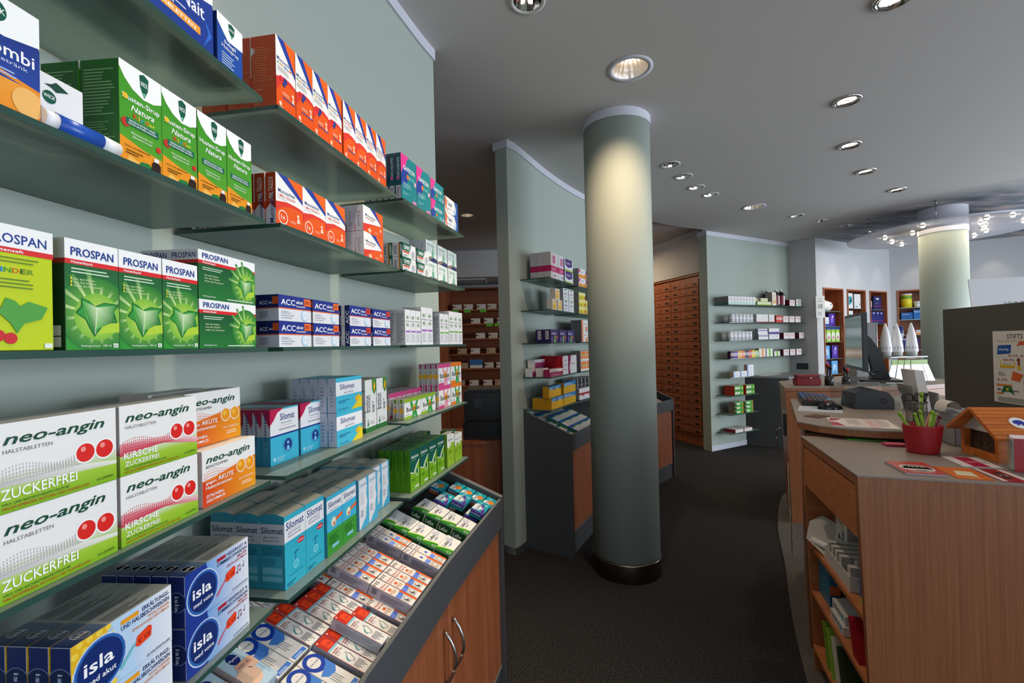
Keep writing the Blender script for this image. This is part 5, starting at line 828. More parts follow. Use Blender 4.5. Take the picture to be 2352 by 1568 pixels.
grid('redw', 'E', -.02 + .024, .012, Z5, P_('lowest', 'E'), nc=3); grid('blkw', 'E', .004, .062, Z5 + .0002, P_('lowest', 'E'), nc=5, nl=3, nr=2)
for r, z, key, n in (('top', Z1, 'yelw', 2), ('second', Z2, 'redw', 1), ('eye-level', Z3, 'whit', 2), ('fourth', Z4, 'oran', 2), ('lowest', Z5, 'orag', 2)):
    grid(key, 'H', .30, .014, z, P_(r, 'H'), nc=2 if n < 3 else 3, nl=n); 
grid('gavs', 'H', .18, .014, Z1, P_('top', 'H'), nl=2); grid('grap', 'F', .3, .014, Z3, P_('eye-level', 'F'), nc=1, nl=2)
# ------------------------------------------------------------------ cartons on the green back wall
gen('gmint', .06, .05, .106, 'slim white carton with pale mint foot', 'F1F0F0', '8A8886', [('R', 0, 0, 1, .38, 'CFE6E0'), ('P', [(.1, .75), (.4, .55), (.9, .7), (.5, .65)], 'C87A84')])
CARTON['gmint']['left'] = [('R', 0, 0, 1, .38, '6F8A84')]
gen('glime', .16, .05, .05, 'low white carton with lime stripe', 'F3F3E6', 'B4B8A0', [('R', 0, .6, 1, .8, 'C8DC5A'), ('R', 0, 0, 1, .3, 'B4D03A')])
gen('gtall', .1, .1, .19, 'tall cream carton with yellow flowers', 'F5EBDC', 'A49C90', [('E', .55, .3, .12, 'F0A82A'), ('E', .4, .2, .08, 'F4C85A'), ('L', .2, .6, .8, .85, 3, 'C89A6A')])
gen('gmar', .135, .07, .092, 'white carton with dark red side', 'F0E6E6', '6E1830', [('P', [(.1, .6), (.4, .75), (.6, .7), (.9, .4), (.5, .62)], 'D87A8A'), ('R', 0, 0, 1, .06, 'C8A8AA')])
gen('gredf', .065, .05, .112, 'white carton with red foot line', 'F1EDEC', 'C8C2C0', [('R', 0, 0, 1, .1, 'C02038'), ('L', .2, .4, .8, .7, 3, 'E0C8C8')])
gen('gpurl', .22, .05, .075, 'wide white carton with purple line', 'F0EFF2', '9A9AA0', [('R', 0, .58, 1, .78, '8A6AAA'), ('L', .1, .2, .6, .4, 1, 'D0C8D8')])
gen('gpurt', .08, .05, .155, 'tall white carton with purple band', 'F1F0F3', 'C8C8D0', [('R', 0, .46, 1, .68, '5A3A9A'), ('L', .1, .2, .8, .4, 3, 'D8D4E0')])
for nm, c, lk in (('tvio', '4A1E4E', 'small aubergine'), ('tlil', '6A3AA0', 'small violet'), ('tyel', 'F2B03A', 'small amber'), ('tora', 'F0761E', 'small orange'), ('tnav', '1E1E50', 'small navy'), ('tred', 'E0341E', 'small red'), ('tgry', 'F4C81E', 'small yellow'), ('tgrn', '9AC86A', 'small pale green')):
    gen(nm, .074, .05, .098, lk + ' tea carton with white band', c, c, [('R', 0, .38, 1, .72, 'F2EEEE'), ('E', .3, .55, .12, c), ('E', .7, .55, .12, c)], name='tea_carton')
gen('gorst', .15, .06, .118, 'white carton with orange vertical stripe', 'F2F0EC', '9A5A2A', [('R', .42, 0, .7, 1, 'F39A3A'), ('L', .1, .3, .35, .8, 3, 'D8D0C0')])
gen('ggrst', .145, .06, .115, 'white carton with green vertical stripe', 'F2F2EE', 'B8C8B0', [('R', .35, 0, .65, 1, '8ACB3A')])
gen('ggrss', .14, .06, .073, 'low white carton with green stripe', 'F2F2EE', 'B8C8B0', [('R', .35, 0, .65, 1, '8ACB3A')])
gen('gblue', .14, .05, .078, 'white carton with blue left edge', 'F0F2F8', 'D8A890', [('X', 0, 0, .3, 1, '6A9AE8', 'F0F2F8'), ('L', .35, .3, .85, .7, 2, 'C8B0C0')])
gen('gkyt', .185, .03, .065, 'green carton with white lettering and red end', '3FA82A', 'D8361A', [('T', .03, .3, .55, .4, 'Kytta', 'F8F8F0', 'b'), ('E', .88, .4, .2, 'F0D84A'), ('R', 0, 0, 1, .15, '1E6A1A')])
CARTON['gkyt']['front'] = [x for x in CARTON['gkyt']['front'] if x[0] != 'T'] + [('P', [(.04, .3), (.08, .75), (.3, .7), (.6, .72), (.62, .35), (.3, .3)], 'EDEFE4'), ('E', .36, .5, .12, 'D86A4A')]
gen('gkyo', .18, .03, .053, 'green carton with orange dot and grey end', '3FA82A', 'A08A78', [('P', [(.04, .3), (.08, .75), (.3, .7), (.6, .72), (.62, .35), (.3, .3)], 'EDEFE4'), ('E', .9, .45, .28, 'F0661E'), ('R', 0, 0, .2, .7, '14401A')])
gen('gbook', .17, .16, .045, 'flat white and red box', 'EDE4E0', '9A2430', [('R', 0, 0, 1, .1, 'B09A94')], name='flat_box')
Zg = [z + .0003 for z in GZ]; G_ = lambda i: ['top', 'second', 'third', 'fourth', 'fifth', 'sixth', 'seventh', 'lowest'][i] + ' green-wall shelf'
grid('gmint', 'G', .012, .010, Zg[0], G_(0), nc=9, nr=4, gap=.0045, skip=lambda i, j, k: i > 0 and j > 0); grid('glime', 'G', .632, .012, Zg[0], G_(0), nc=2); grid('glime', 'G', .60, .070, Zg[0], G_(0) + ', stacked behind', nl=2); grid('glime', 'G', .74, .030, Zg[0] + .0505, G_(0) + ', on top')
grid('gtall', 'G', .973, .012, Zg[0], G_(0)); grid('gmar', 'G', 1.395, .012, Zg[0], G_(0)); grid('gmint', 'G', 1.56, .012, Zg[0], G_(0) + ' at the right', nc=2, gap=.01)
def bottle(s, d, lab):
    e = empty('syrup_bottle', label=lab, cat='bottle', group='dark syrup bottles'); e.matrix_world = FR['G'].mat(s, d, Zg[0])
    gl = mat('dark_brown_glass', '1A0E10', .1); MB().use(gl).lathe([(.001, 0), (.048, 0), (.05, .01), (.05, .15), (.04, .185), (.02, .205), (.016, .215)], 28).build('bottle_body', e)
    MB().use(mat('maroon_label', '8A2240', .5)).lathe([(.0505, .025), (.0505, .14)], 28).use('wplastic').lathe([(.0508, .025), (.0508, .14)], 28).build('paper_label', e) if 0 else None
    q = MB().use(mat('maroon_label', '8A2240', .5)); n = 28
    for j in range(n):
        a0, a1 = j * 2 * math.pi / n, (j + 1) * 2 * math.pi / n; q.use('wplastic' if 20 <= j <= 23 else q.mats[0]); q.f([q.v((.0506 * math.cos(a), .0506 * math.sin(a), z)) for a, z in ((a0, .02), (a1, .02), (a1, .145), (a0, .145))], True)
    q.build('paper_label', e, fix=False); MB().use('wplastic').cyl((0, 0), .018, .212, .238, 20).build('screw_cap', e)
bottle(1.16, .075, 'left of the two front dark bottles with maroon labels on the green wall'); bottle(1.285, .075, 'right of the two front dark bottles with maroon labels on the green wall'); bottle(1.095, .163, 'dark bottle with maroon label standing behind the other two')
def tin(s, d, z, r, h, lab):
    e = empty('powder_tin', label=lab, cat='tin', group='white powder tins'); e.matrix_world = FR['G'].mat(s, d, z)
    MB().use('wplastic').cyl((0, 0), r, 0, h * .88, 28).build('tin_body', e); MB().use('wplastic').lathe([(r * 1.03, h * .88), (r * 1.03, h), (.001, h)], 28).build('lid', e)
    MB().use('mgrey').lathe([(r * 1.005, h * .3), (r * 1.005, h * .34)], 28).build('printed_band', e)
for i in range(6): tin(.118 + i * .079, .045, Zg[1], .034, .112, ORD[i] + ' white powder tin in the front row of the second green-wall shelf')
for i in range(3): tin(.118 - i * .002, .12 + i * .0 + .074 * 0 + i * .0, Zg[1], .034, .1, 'white powder tin behind the leftmost one, second green-wall shelf') if i == 0 else None
for i in range(6): tin(.078 + i * .081, .045, Zg[2], .036, .118, ORD[i] + ' white powder tin in the front row of the third green-wall shelf')
tin(.078, .125, Zg[2], .036, .118, 'white powder tin behind the leftmost one, third green-wall shelf')
grid('gredf', 'G', .605, .012, Zg[1], G_(1), nc=4, nr=2); grid('gmar', 'G', 1.224, .012, Zg[1], G_(1), nc=3, gap=.018); grid('gredf', 'G', .885, .012, Zg[1], G_(1) + ', right group', nc=2); grid('tred', 'G', 1.06, .012, Zg[1], G_(1), nc=2)
grid('gpurl', 'G', .640, .012, Zg[2], G_(2)); grid('gpurl', 'G', .640, .02, Zg[2] + .0756, G_(2) + ', on top', nc=1); grid('gpurt', 'G', .880, .012, Zg[2], G_(2), nc=3); grid('gmar', 'G', 1.228, .012, Zg[2], G_(2), nc=2, gap=.005); grid('gmar', 'G', 1.615, .012, Zg[2], G_(2) + ', far right')
for i, k in enumerate(('tvio', 'tlil', 'tyel', 'tora', 'tnav', 'tred', 'tgry', 'tgrn')): grid(k, 'G', .036 + i * .0745, .012, Zg[3], G_(3)) 
grid('gorst', 'G', .640, .012, Zg[3], G_(3)); grid('ggrst', 'G', .810, .012, Zg[3], G_(3)); grid('ggrss', 'G', .990, .012, Zg[3], G_(3)); grid('gmar', 'G', 1.212, .012, Zg[3], G_(3), nc=3, gap=.025)
grid('gblue', 'G', .078, .012, Zg[4], G_(4), nc=2, gap=.006); grid('gblue', 'G', .372, .012, Zg[4], G_(4) + ', stack', nl=2, nc=1)
grid('gkyt', 'G', .094, .012, Zg[5], G_(5), nl=2, nr=5); grid('gkyt', 'G', .335, .012, Zg[5], G_(5) + ', right stack', nl=2, nr=2); grid('gkyo', 'G', .092, .012, Zg[6], G_(6), nl=3, nr=3); grid('gkyo', 'G', .300, .012, Zg[6], G_(6) + ', right stack', nl=3)
grid('gbook', 'G', .089, .012, Zg[7], G_(7)); grid('gbook', 'G', .275, .012, Zg[7], G_(7) + ', middle'); grid('gbook', 'G', .43, .03, Zg[7] + .0002, G_(7) + ', right') if 0 else None
# ------------------------------------------------------------------ niche contents
def nput(key, o, u, n, s, d, z, where):
    p = o + u * s + n * d; put(key, Matrix(((u.x, n.x, 0, p.x), (u.y, n.y, 0, p.y), (0, 0, 1, z + .0005), (0, 0, 0, 1))), where)
gen('npill', .16, .08, .14, 'white and blue baby carton', 'E8ECF2', 'B8C0D0', [('R', 0, 0, 1, .3, '2A5AB0'), ('L', .2, .5, .8, .7, 1, '9AA8C8')]); gen('nbag', .11, .05, .22, 'green and white pad bag', 'A8D048', '7AA82A', [('E', .5, .4, .3, 'E8F2D8', .8), ('R', 0, .85, 1, 1, '2A4A9A'), ('E', .5, .3, .12, 'E07AB0')], name='pad_bag')
gen('npur', .17, .09, .2, 'purple pad bag', '4A2A9A', '3A2078', [('E', .5, .5, .25, '8A6AD8', .8), ('E', .6, .75, .1, 'E8E0F8')], name='pad_bag'); gen('nblu', .17, .09, .2, 'light blue pad bag', '6AB0E8', '4A8AC8', [('E', .5, .45, .3, 'C8E4F8', .8), ('P', [(.4, .1), (.5, .6), (.6, .1)], '3A6AC0')], name='pad_bag')
gen('nteal', .2, .1, .29, 'white and teal device carton', 'EDF1F2', 'C8D0D4', [('P', [(.1, .35), (.5, .2), (.9, .4), (.9, .75), (.1, .8)], '2AA0AE'), ('E', .25, .5, .1, '1E2A34'), ('E', .75, .5, .1, '1E2A34')]); gen('nthrm', .19, .1, .27, 'white device carton with small print', 'F0F1F4', 'C8D0D4', [('T', .2, .85, .3, .04, 'boso', 'C02A2A', ''), ('R', .15, .1, .5, .16, '3A4A8A'), ('P', [(.75, .2), (.85, .5), (.9, .2)], '2A4A8A')])
CARTON['nthrm']['front'] = CARTON['nthrm']['front'][1:]; gen('nnavy', .25, .14, .26, 'navy bandage carton', '23286A', '181C4A', [('R', .3, .75, .7, .88, 'D8DCEC'), ('R', 0, .25, 1, .3, 'B02A5A'), ('L', .2, .45, .8, .6, 2, '6A70A8')]); gen('nnavs', .24, .14, .24, 'pair of navy bandage carton', '2A2E7A', '181C4A', [('R', .1, .8, .3, .92, 'C8D0EC'), ('R', .6, .8, .8, .92, 'C8D0EC'), ('R', 0, .2, 1, .26, '9A2A6A'), ('R', .49, 0, .51, 1, '181C4A')])
CARTON['nnavs']['look'] = 'wide navy bandage carton'; gen('nbas', .19, .1, .16, 'bright blue tablet carton', '1E78C8', '125A9A', [('T', .06, .72, .6, .16, 'Basica', 'F0F4F8', 'b'), ('P', [(0, 0), (1, .3), (1, 0)], '2A9AE0')]); gen('ngrn', .15, .1, .12, 'small blue carton', '1E6AB8', '125A9A', [('L', .1, .7, .9, .85, 1, 'E8F0F8'), ('R', .49, 0, .51, 1, '125A9A')])
n1 = 'in the niche nearest the green wall'
nput('npill', A0, AU, AN, .23, .04, 1.655, n1); nput('npur', A0, AU, AN, .43, .06, 1.655, n1 + ', second shelf')
for i in range(4): nput('nbag', A0, AU, AN, .20 + i * .123, .04, 1.42, ORD[i] + ' ' + n1)
nput('nblu', A0, AU, AN, .22, .04, 1.165, n1); nput('npur', A0, AU, AN, .45, .04, 1.165, n1 + ', third shelf'); nput('npur', A0, AU, AN, .22, .05, .93, n1 + ', lowest left'); nput('nblu', A0, AU, AN, .45, .05, .93, n1 + ', lowest right')
nput('nteal', A0, AU, AN, .865, .03, 1.94 - .0, 'in the middle niche') if 0 else None
CARTON['nteal']['h'] = .24; nput('nteal', A0, AU, AN, .865, .03, 1.66, 'in the middle niche, lower shelf'); nput('nteal', A0, AU, AN, .865, .03, 1.94, 'in the middle niche'); CARTON['nthrm']['h'] = .23; nput('nthrm', A0, AU, AN, 1.115, .03, 1.94, 'in the middle niche')
for i in range(3): nput('gmar', A0, AU, AN, .87 + i * .15, .05, 1.42, ORD[i] + ' in the middle niche')
CARTON['nnavy']['h'] = .22; nput('nnavy', A0, AU, AN, 1.72, .03, 1.93, 'in the right niche'); nput('nnavs', A0, AU, AN, 1.56, .03, 1.70 - 0, 'in the right niche') if 0 else None
CARTON['nnavs']['h'] = .2; nput('nnavs', A0, AU, AN, 1.545, .03, 1.70, 'left in the right niche'); nput('nnavs', A0, AU, AN, 1.795, .03, 1.70, 'right in the right niche'); nput('npill', A0, AU, AN, 1.545, .05, 1.93, 'in the right niche')
e = empty('plush_fish', (*(A0 + AU * .40 + AN * .10), 1.887), math.atan2(AU.y, AU.x), label='orange and white stuffed fish lying on the top shelf of the niche', cat='soft toy')
q = MB().use(mat('white_plush', 'ECE8E2', .9)); q.tube([(-.2, 0, .09), (-.17, 0, .1), (-.08, 0, .1), (0, 0, .09), (.08, 0, .08)], .08, 20, r_end=.075); q.build('fish_body', e)
q = MB().use(mat('orange_plush', 'E8802A', .9)); q.tube([(.08, 0, .08), (.14, 0, .08), (.19, 0, .075)], .076, 20, r_end=.02); q.prism([(-.2, -.02), (-.1, -.02), (0, .0), (-.2, .02)], .16, .20); q.build('orange_snout', e)
MB().use('black').lathe([(.001, .0), (.012, .004), (.014, .012)], 12, c=(.02, -.075)).build('eye', e).location = (0, 0, .09)
n2 = 'in the niche left of the far column'
e = empty('powder_can', (*(A1 + BU * .22 + BN * .09), 1.9555), label='yellow and green powder can in the niche left of the far column', cat='can'); MB().use(mat('yellow_can', 'E8D82A', .35)).cyl((0, 0), .075, 0, .21, 32).build('can_body', e); MB().use('wplastic').cyl((0, 0), .077, .21, .235, 32).build('lid', e); MB().use(mat('green_print', '5AA02A', .5)).lathe([(.0755, .15), (.0755, .19)], 32).build('green_print', e)
for i, s in enumerate((.365, .49)):
    e = empty('cream_jar', (*(A1 + BU * s + BN * .09), 1.9555), label=('left', 'right')[i] + ' white cream jar beside the yellow can', cat='jar'); MB().use('wplastic').cyl((0, 0), .045, 0, .07, 28).build('jar_body', e); MB().use('wplastic').cyl((0, 0), .052, .07, .1, 28).build('lid', e)
nput('ngrn', A1, BU, BN, .14, .04, 1.755, n2); nput('nbas', A1, BU, BN, .30, .04, 1.755, n2); nput('oran', A1, BU, BN, .30, .04, 1.5, n2); nput('nnavs', A1, BU, BN, .12, .04, 1.25, n2)
e = empty('perfume_bottle', (*(A1 + BU * 1.08 + BN * .09), 1.9555), label='small amber bottle with black top in the niche right of the column', cat='bottle'); MB().use(mat('amber', 'C8A86A', .2)).box(-.035, -.03, 0, .035, .03, .09).build('bottle_body', e); MB().use('black').lathe([(.02, .09), (.016, .12), (.004, .16)], 16).build('stopper', e)
# ------------------------------------------------------------------ near counter unit
class LF:                       # local frame for furniture
    def __init__(s, o, x): s.o = Vector(o); s.x = Vector(x).normalized(); s.y = Vector((-s.x.y, s.x.x)); s.rz = math.atan2(s.x.y, s.x.x)
    def w(s, a, b): p = s.o + s.x * a + s.y * b; return (p.x, p.y)
NF = LF((1.105, 1.474), (.949, -.316)); ZN, ZD = 1.05, 1.10
e = empty('counter_cabinet', (*NF.o, 0), NF.rz, label='near beech counter cabinet with open shelves and grey brown top at the right edge', cat='cabinet')
top = [(0, 0), (1.05, 0), (1.05, .66), (.36, .64), (0, .647)]
MB().use('greytop').prism(top, ZN - .005, ZN).build('worktop', e, label='grey brown laminate top'); MB().use('beech').prism([(.002, .002), (1.05, .002), (1.05, .655), (.36, .636), (.002, .644)], ZN - .035, ZN - .0052).build('top_board', e)
sl_ = .03
MB().use('beech').prism([(sl_ + .0, .004), (1.05, .004), (1.05, .026), (sl_, .026)], 0, ZN - .0355, [(.002, .004), (1.05, .004), (1.05, .026), (.002, .026)]).build('side_panel', e)
MB().use('beechd').prism([(.03, .62), (1.05, .62), (1.05, .64), (.03, .64)], 0, ZN - .0355, [(.003, .62), (1.05, .62), (1.05, .64), (.003, .64)]).build('side_panel', e)
MB().use('beechd').box(.40, .027, 0, .42, .619, ZN - .0355).build('back_panel', e)
MB().use('beechd').box(.004, .0275, .84, .022, .608, 1.008).build('drawer', e, label='wide beech drawer front')
MB().use('beechd').box(.03, .0275, .82, .399, .619, .836).build('divider_board', e)
for z in (.555, .345, .10): MB().use('beechd').box(.018 + .004, .0275, z, .399, .619, z + .018).build('shelf', e)
def lput(key, a, b, z, where, rot=0, F=None, tilt=None, group=None):
    F = F or NF; m = Matrix.Translation((*F.w(a, b), z)) @ Matrix.Rotation(F.rz + rot, 4, 'Z')
    if tilt: m = m @ tilt
    return put(key, m, where, group)
def flat(key, a, b, z, where, rot, F=None, group=None):   # carton lying on its back, art upwards
    F = F or NF; m = Matrix.Translation((*F.w(a, b), z + CARTON[key]['d'] + .0005)) @ Matrix.Rotation(F.rz + rot, 4, 'Z') @ Matrix.Rotation(-math.pi / 2, 4, 'X')
    return put(key, m, where, group)
PI = math.pi
gen('tubeb', .12, .1, .21, 'white carton with blue and orange print', 'E8E6E4', 'C4C0C0', [('T', .35, .6, .3, .06, 'Tube', '2A2A30', 'b'), ('P', [(.6, .1), (.75, .1), (.78, .5), (.62, .5)], '5A84A8'), ('P', [(.62, .5), (.7, .5), (.66, .75), (.58, .75)], 'B8C83A'), ('P', [(.05, .5), (.15, .5), (.2, .95), (.05, .9)], 'C03A22'), ('P', [(.3, .3), (.4, .2), (.5, .3), (.4, .4)], '1A1A1E')])
gen('wbig', .14, .22, .22, 'large white box with handwriting', 'B8B4B4', 'A8A4A4', [])
gen('salbe', .028, .035, .082, 'slim white ointment carton with green band', 'E4E4E0', 'BDB9B4', [('R', 0, .3, 1, .5, '3A9A5A'), ('R', .2, .7, .8, .9, 'C8C4C0')], name='ointment_carton')
gen('nis', .14, .035, .035, 'white and blue ointment carton', 'D4DCE4', 'D8D4D4', [('T', .1, .35, .6, .4, 'NISITA', '1E2A3A', 'b'), ('E', .8, .5, .3, '5AA0D0')], name='ointment_carton')
gen('bbk', .04, .14, .19, 'blue and orange book', '2A6A8A', '2A7A9A', [('R', 0, .3, 1, .5, 'C86A3A')], name='book')
Zs = .574
lput('wbig', .19, .27, Zs, 'in the upper compartment'); 
lput('tubeb', .05 + .06, .60, Zs, 'at the back end of the upper compartment', -PI / 2 * .95)
e = empty('paper_cone', (*NF.w(.07, .545), Zs), NF.rz, label='folded white paper pouch on the upper shelf of the near counter', cat='paper pouch')
q = MB().use('lgrey'); a = [q.v(p) for p in ((-.07, .05, .03), (-.03, -.06, .001), (.05, -.06, .03), (.06, .05, .1), (.0, .07, .13), (-.05, .07, .1))]; cc = q.v((0, 0, .002))
for i in range(6): q.f([cc, a[i], a[(i+1) % 6]])
q.build('paper_sheet', e); MB().use('wplastic').tube([(-.05, .04, .03), (.0, -.02, .022), (.04, -.04, .04)], .012, 10, r_end=.016).build('rolled_leaflet', e)
e = empty('carton_tray', (*NF.w(.035, .20), Zs), NF.rz, label='white cardboard tray of ointment cartons on the upper shelf', cat='tray')
q = MB().use('lgrey'); q.box(0, 0, 0, .11, .27, .003); q.box(0, 0, .003, .003, .27, .055); q.box(.107, 0, .003, .11, .27, .055); q.box(.003, 0, .003, .107, .003, .055); q.box(.003, .267, .003, .107, .27, .055); q.build('cardboard_tray', e)
k = 0
for i in range(3):
    for j in range(6):
        if i == 0 and j == 4: continue
        lput('salbe', .040 + i * .036, .206 + (5 - j) * .0435 + .03, Zs + .0034, f'{ORD[j]} from the back in the {("front", "middle", "rear")[i]} file of the tray', -PI / 2)
e = empty('blue_folder', (*NF.w(.06, .17), Zs), NF.rz, label='blue information card standing beside the carton tray', cat='folder'); MB().use(mat('blue_card', '1E5AA8', .5)).box(0, -.01, 0, .12, .012, .13).build('card_block', e)
e = empty('green_pouch', (*NF.w(.045, .10), Zs), NF.rz, label='lime green packet at the near end of the upper shelf', cat='packet'); MB().use(mat('lime_foil', '9ACB1E', .4)).prism([(0, 0), (.12, .0), (.12, .035), (0, .035)], 0, .10, [(.02, .01), (.12, .01), (.12, .03), (.02, .03)]).build('foil_packet', e)
Zt = .3635
lput('bbk', .05, .475, Zt, 'standing at the back of the middle shelf')
for i in range(3): lput('nis', .035 + i * .0365, .42 - i * .012, Zt + .0002, f'{ORD[i]} in the lower layer of the middle shelf', -PI / 2)
for i in range(2): lput('nis', .045 + i * .0365, .43 + i * .012, Zt + .0356, f'{ORD[i]} in the upper layer of the middle shelf', -PI / 2)
e = empty('ointment_jar', (*NF.w(.20, .45), Zt), label='white plastic jar behind the ointment cartons', cat='jar'); MB().use('wplastic').cyl((0, 0), .025, 0, .05, 24).build('jar_body', e); MB().use('wplastic').cyl((0, 0), .028, .05, .066, 24).build('lid', e)
Zu = .1185
for i, (c, t, n_) in enumerate((('7A9A2A', .45, 'green'), ('8FB83A', .40, 'light green'), ('DAD4C4', .34, 'cream'), ('2A3A1E', .28, 'dark green'))):
    e = empty('brochure', (*NF.w(.03, t), Zu), NF.rz, label=f'{n_} brochure leaning on the bottom shelf of the near counter', cat='brochure'); MB().use(mat('cover_' + n_.replace(' ', '_'), c, .5)).prism([(0, 0), (.21, 0), (.21, .006), (0, .006)], 0, .17, [(0, .06), (.21, .06), (.21, .066), (0, .066)]).build('cover', e)
e = empty('red_folder', (*NF.w(.03, .12), Zt), NF.rz, label='dark red folder standing on the middle shelf near the side panel', cat='folder'); MB().use('red').prism([(0, .0), (.2, 0), (.2, .05), (0, .05)], 0, .12, [(0, .06), (.2, .06), (.2, .09), (0, .09)]).build('cover', e)
# ------------------------------------------------------------------ things on the near counter
cx, cy = NF.w(.345, .392); e = empty('pen_pot', (cx, cy, ZN), NF.rz, label='dark red oval flower pot used as a pen holder on the near counter', cat='pot')
q = MB().use('red'); pr = [(.001, .0)] + [(.049 + .0135 * z / .107 + (.0008 if i % 2 else 0), z) for i, z in enumerate([.107 * t / 22 for t in range(23)])] + [(.0605, .107), (.058, .09), (.047, .006), (.001, .005)]
q.lathe(pr, 56, sx=1.0, sy=.78); q.build('pot_body', e, fix=True)
PEN = [(-.058, -.005, .165, -28, 'green', 'leftmost light green pen'), (-.018, -.02, .150, -14, 'green', 'second light green pen'), (.006, -.018, .158, -9, 'green', 'light green pen in the middle'), (.016, .012, .156, 16, 'pink', 'rose pen between the green ones'), (.030, -.015, .157, 8, 'green', 'fourth light green pen'), (.042, -.012, .150, 12, 'green', 'rightmost light green pen'), (.040, .015, .154, 20, 'plum', 'plum pen at the back'), (.050, .002, .148, 24, 'plum', 'plum pen at the right rim')]
M['plum'] = mat('plum_pen', '6A2A3A', .35)
for px_, py_, ln, ang, mt, lb in PEN:
    a = math.radians(ang); tx = px_ * .55; r = empty('ballpoint_pen', (*(Vector((cx, cy)) + NF.x * (tx - math.sin(a) * .075) * .8 + NF.y * py_ * .8), ZN + .0075), NF.rz, label=lb + ' in the red pot', cat='pen', group='pens in the red pot')
    L_ = ln; p0 = (0, 0, 0); p1 = (math.sin(a) * L_ * .93, 0, math.cos(a) * L_ * .93); p2 = (math.sin(a) * L_, 0, math.cos(a) * L_)
    MB().use(mt).tube([p0, (p1[0] * .2, 0, p1[2] * .2), p1], .0056, 12).build('barrel', r); MB().use(mt).tube([p1, p2], .0066, 12, r_end=.005).build('cap', r)
def sheet(name, pts, z, t, m_, lab, cat, items=None, F=NF, side=None):
    """flat printed sheet: pts in local frame FL, BL, BR, FR"""
    W4 = [F.w(*p) for p in pts]; c = Vector(W4[0]); bm = bmesh.new(); lay = bm.loops.layers.float_color.new('Col')
    lo = [bm.verts.new((p[0] - c.x, p[1] - c.y, 0)) for p in W4]; hi = [bm.verts.new((p[0] - c.x, p[1] - c.y, t)) for p in W4]
    fs = [bm.faces.new(hi), bm.faces.new(lo[::-1])] + [bm.faces.new((lo[i], lo[(i+1) % 4], hi[(i+1) % 4], hi[i])) for i in range(4)]
    for i, f in enumerate(fs):
        for l in f.loops: l[lay] = lin(m_ if i < 1 else side or m_)
    bmesh.ops.recalc_face_normals(bm, faces=bm.faces)
    a, b, d = Vector((*(Vector(W4[3]) - c), 0)), Vector((*(Vector(W4[1]) - c), 0)), t
    art(bm, lay, (0, 0, t), a.normalized(), b.normalized(), (0, 0, 1), a.length, b.length, items or [])
    me = bpy.data.meshes.new(name); bm.to_mesh(me); bm.free(); me.materials.append(CARD); o = bpy.data.objects.new(name, me); COL.objects.link(o); o.location = (c.x, c.y, z + .0003); return tag(o, label=lab, cat=cat)
sheet('flyer_stack', [(.147, .039), (.147, .19), (.262, .20), (.252, .034)], ZN, .007, 'C8443A', 'stack of salmon red flyers at the front of the near counter', 'flyer', [('E', .55, .48, .3, 'E8D0C8', 1), ('E', .55, .48, .25, 'C8443A', 1), ('T', .2, .55, .6, .16, 'STARKE', 'F0E4E0', 'b'), ('R', .15, .3, .85, .42, 'F0E4E0'), ('T', .2, .1, .6, .1, 'Gesundheit', 'F0E4E0', '')], side='B8A8B0')
sheet('flyer', [(.272, .028), (.272, .165), (.372, .165), (.362, .026)], ZN, .002, 'E8701A', 'orange flyer with a cream field beside the salmon stack', 'flyer', [('P', [(.2, .3), (.4, .7), (.85, .65), (.75, .2)], 'F0E4C0'), ('L', .3, .05, .8, .15, 1, 'F8D0A0')])
sheet('flyer', [(.378, .022), (.378, .168), (.46, .168), (.455, .02)], ZN, .002, 'A81826', 'dark red and white flyer in front of the card holder', 'flyer', [('R', 0, 0, .18, 1, 'EEE4E0'), ('R', .78, 0, 1, 1, 'EEE4E0'), ('P', [(.3, .2), (.35, .7), (.65, .75), (.6, .25)], '2A1418'), ('T', .35, .42, .3, .1, '72', 'E8D8D8', 'b')])
sheet('flyer', [(.366, .190), (.372, .330), (.478, .335), (.470, .186)], ZN, .003, 'EDE2DE', 'white flyer with magenta stripe between pot and wooden house', 'flyer', [('R', .28, 0, .72, 1, 'B8124A'), ('T', .36, .42, .3, .12, 'RABATT', 'E8C0CC', 'b'), ('L', .78, .4, .95, .6, 2, '6A6A70')])
sheet('sticky_note', [(.165, .585), (.17, .635), (.31, .632), (.31, .584)], ZN, .003, '6AE03A', 'long neon green note strip behind the red pot', 'note', [('L', .05, .7, .3, .95, 1, '2A6A1A')])
sheet('sticky_note', [(.262, .475), (.262, .52), (.33, .52), (.33, .475)], ZN, .010, 'D8607A', 'pink block of sticky notes beside the red pot', 'note', side='A83A5A')
# wooden insect house
HF = LF((1.704, 1.739), (.22, .975)); # x runs along the gable from near to far is negative -> build own axes
ho = Vector((1.665, 1.568)); hx = Vector((.974, -.222)); hy = Vector((.222, .974))
e = empty('insect_house', (ho.x, ho.y, ZN), math.atan2(hx.y, hx.x), label='honey coloured wooden insect house with round blue elephant sticker on its roof', cat='wooden house')
D_, Wd = .155, .175
for y in (0, Wd - .016): MB().use('orangewood').box(0, y, 0, D_, y + .016, .095).build('side_wall', e)
MB().use('orangewood').box(0, .016, 0, D_, Wd - .016, .014).build('floor_board', e); MB().use('orangewood').box(.001, .016, .014, .012, Wd - .016, .026).build('threshold', e)
MB().use('bark').box(.02, .017, .0145, D_ - .004, Wd - .017, .094).build('bark_filling', e); MB().use('steel').box(.013, .0165, .015, .014, Wd - .0165, .0155).build('wire_strip', e)
q = MB().use(mat('gable_card', 'B4B0AC', .6)); a = [q.v(p) for p in ((.004, .004, .096), (.004, Wd - .004, .096), (.004, Wd / 2, .165))]; b = [q.v((.008, *p)) for p in ((.004, .096), (Wd - .004, .096), (Wd / 2, .165))]
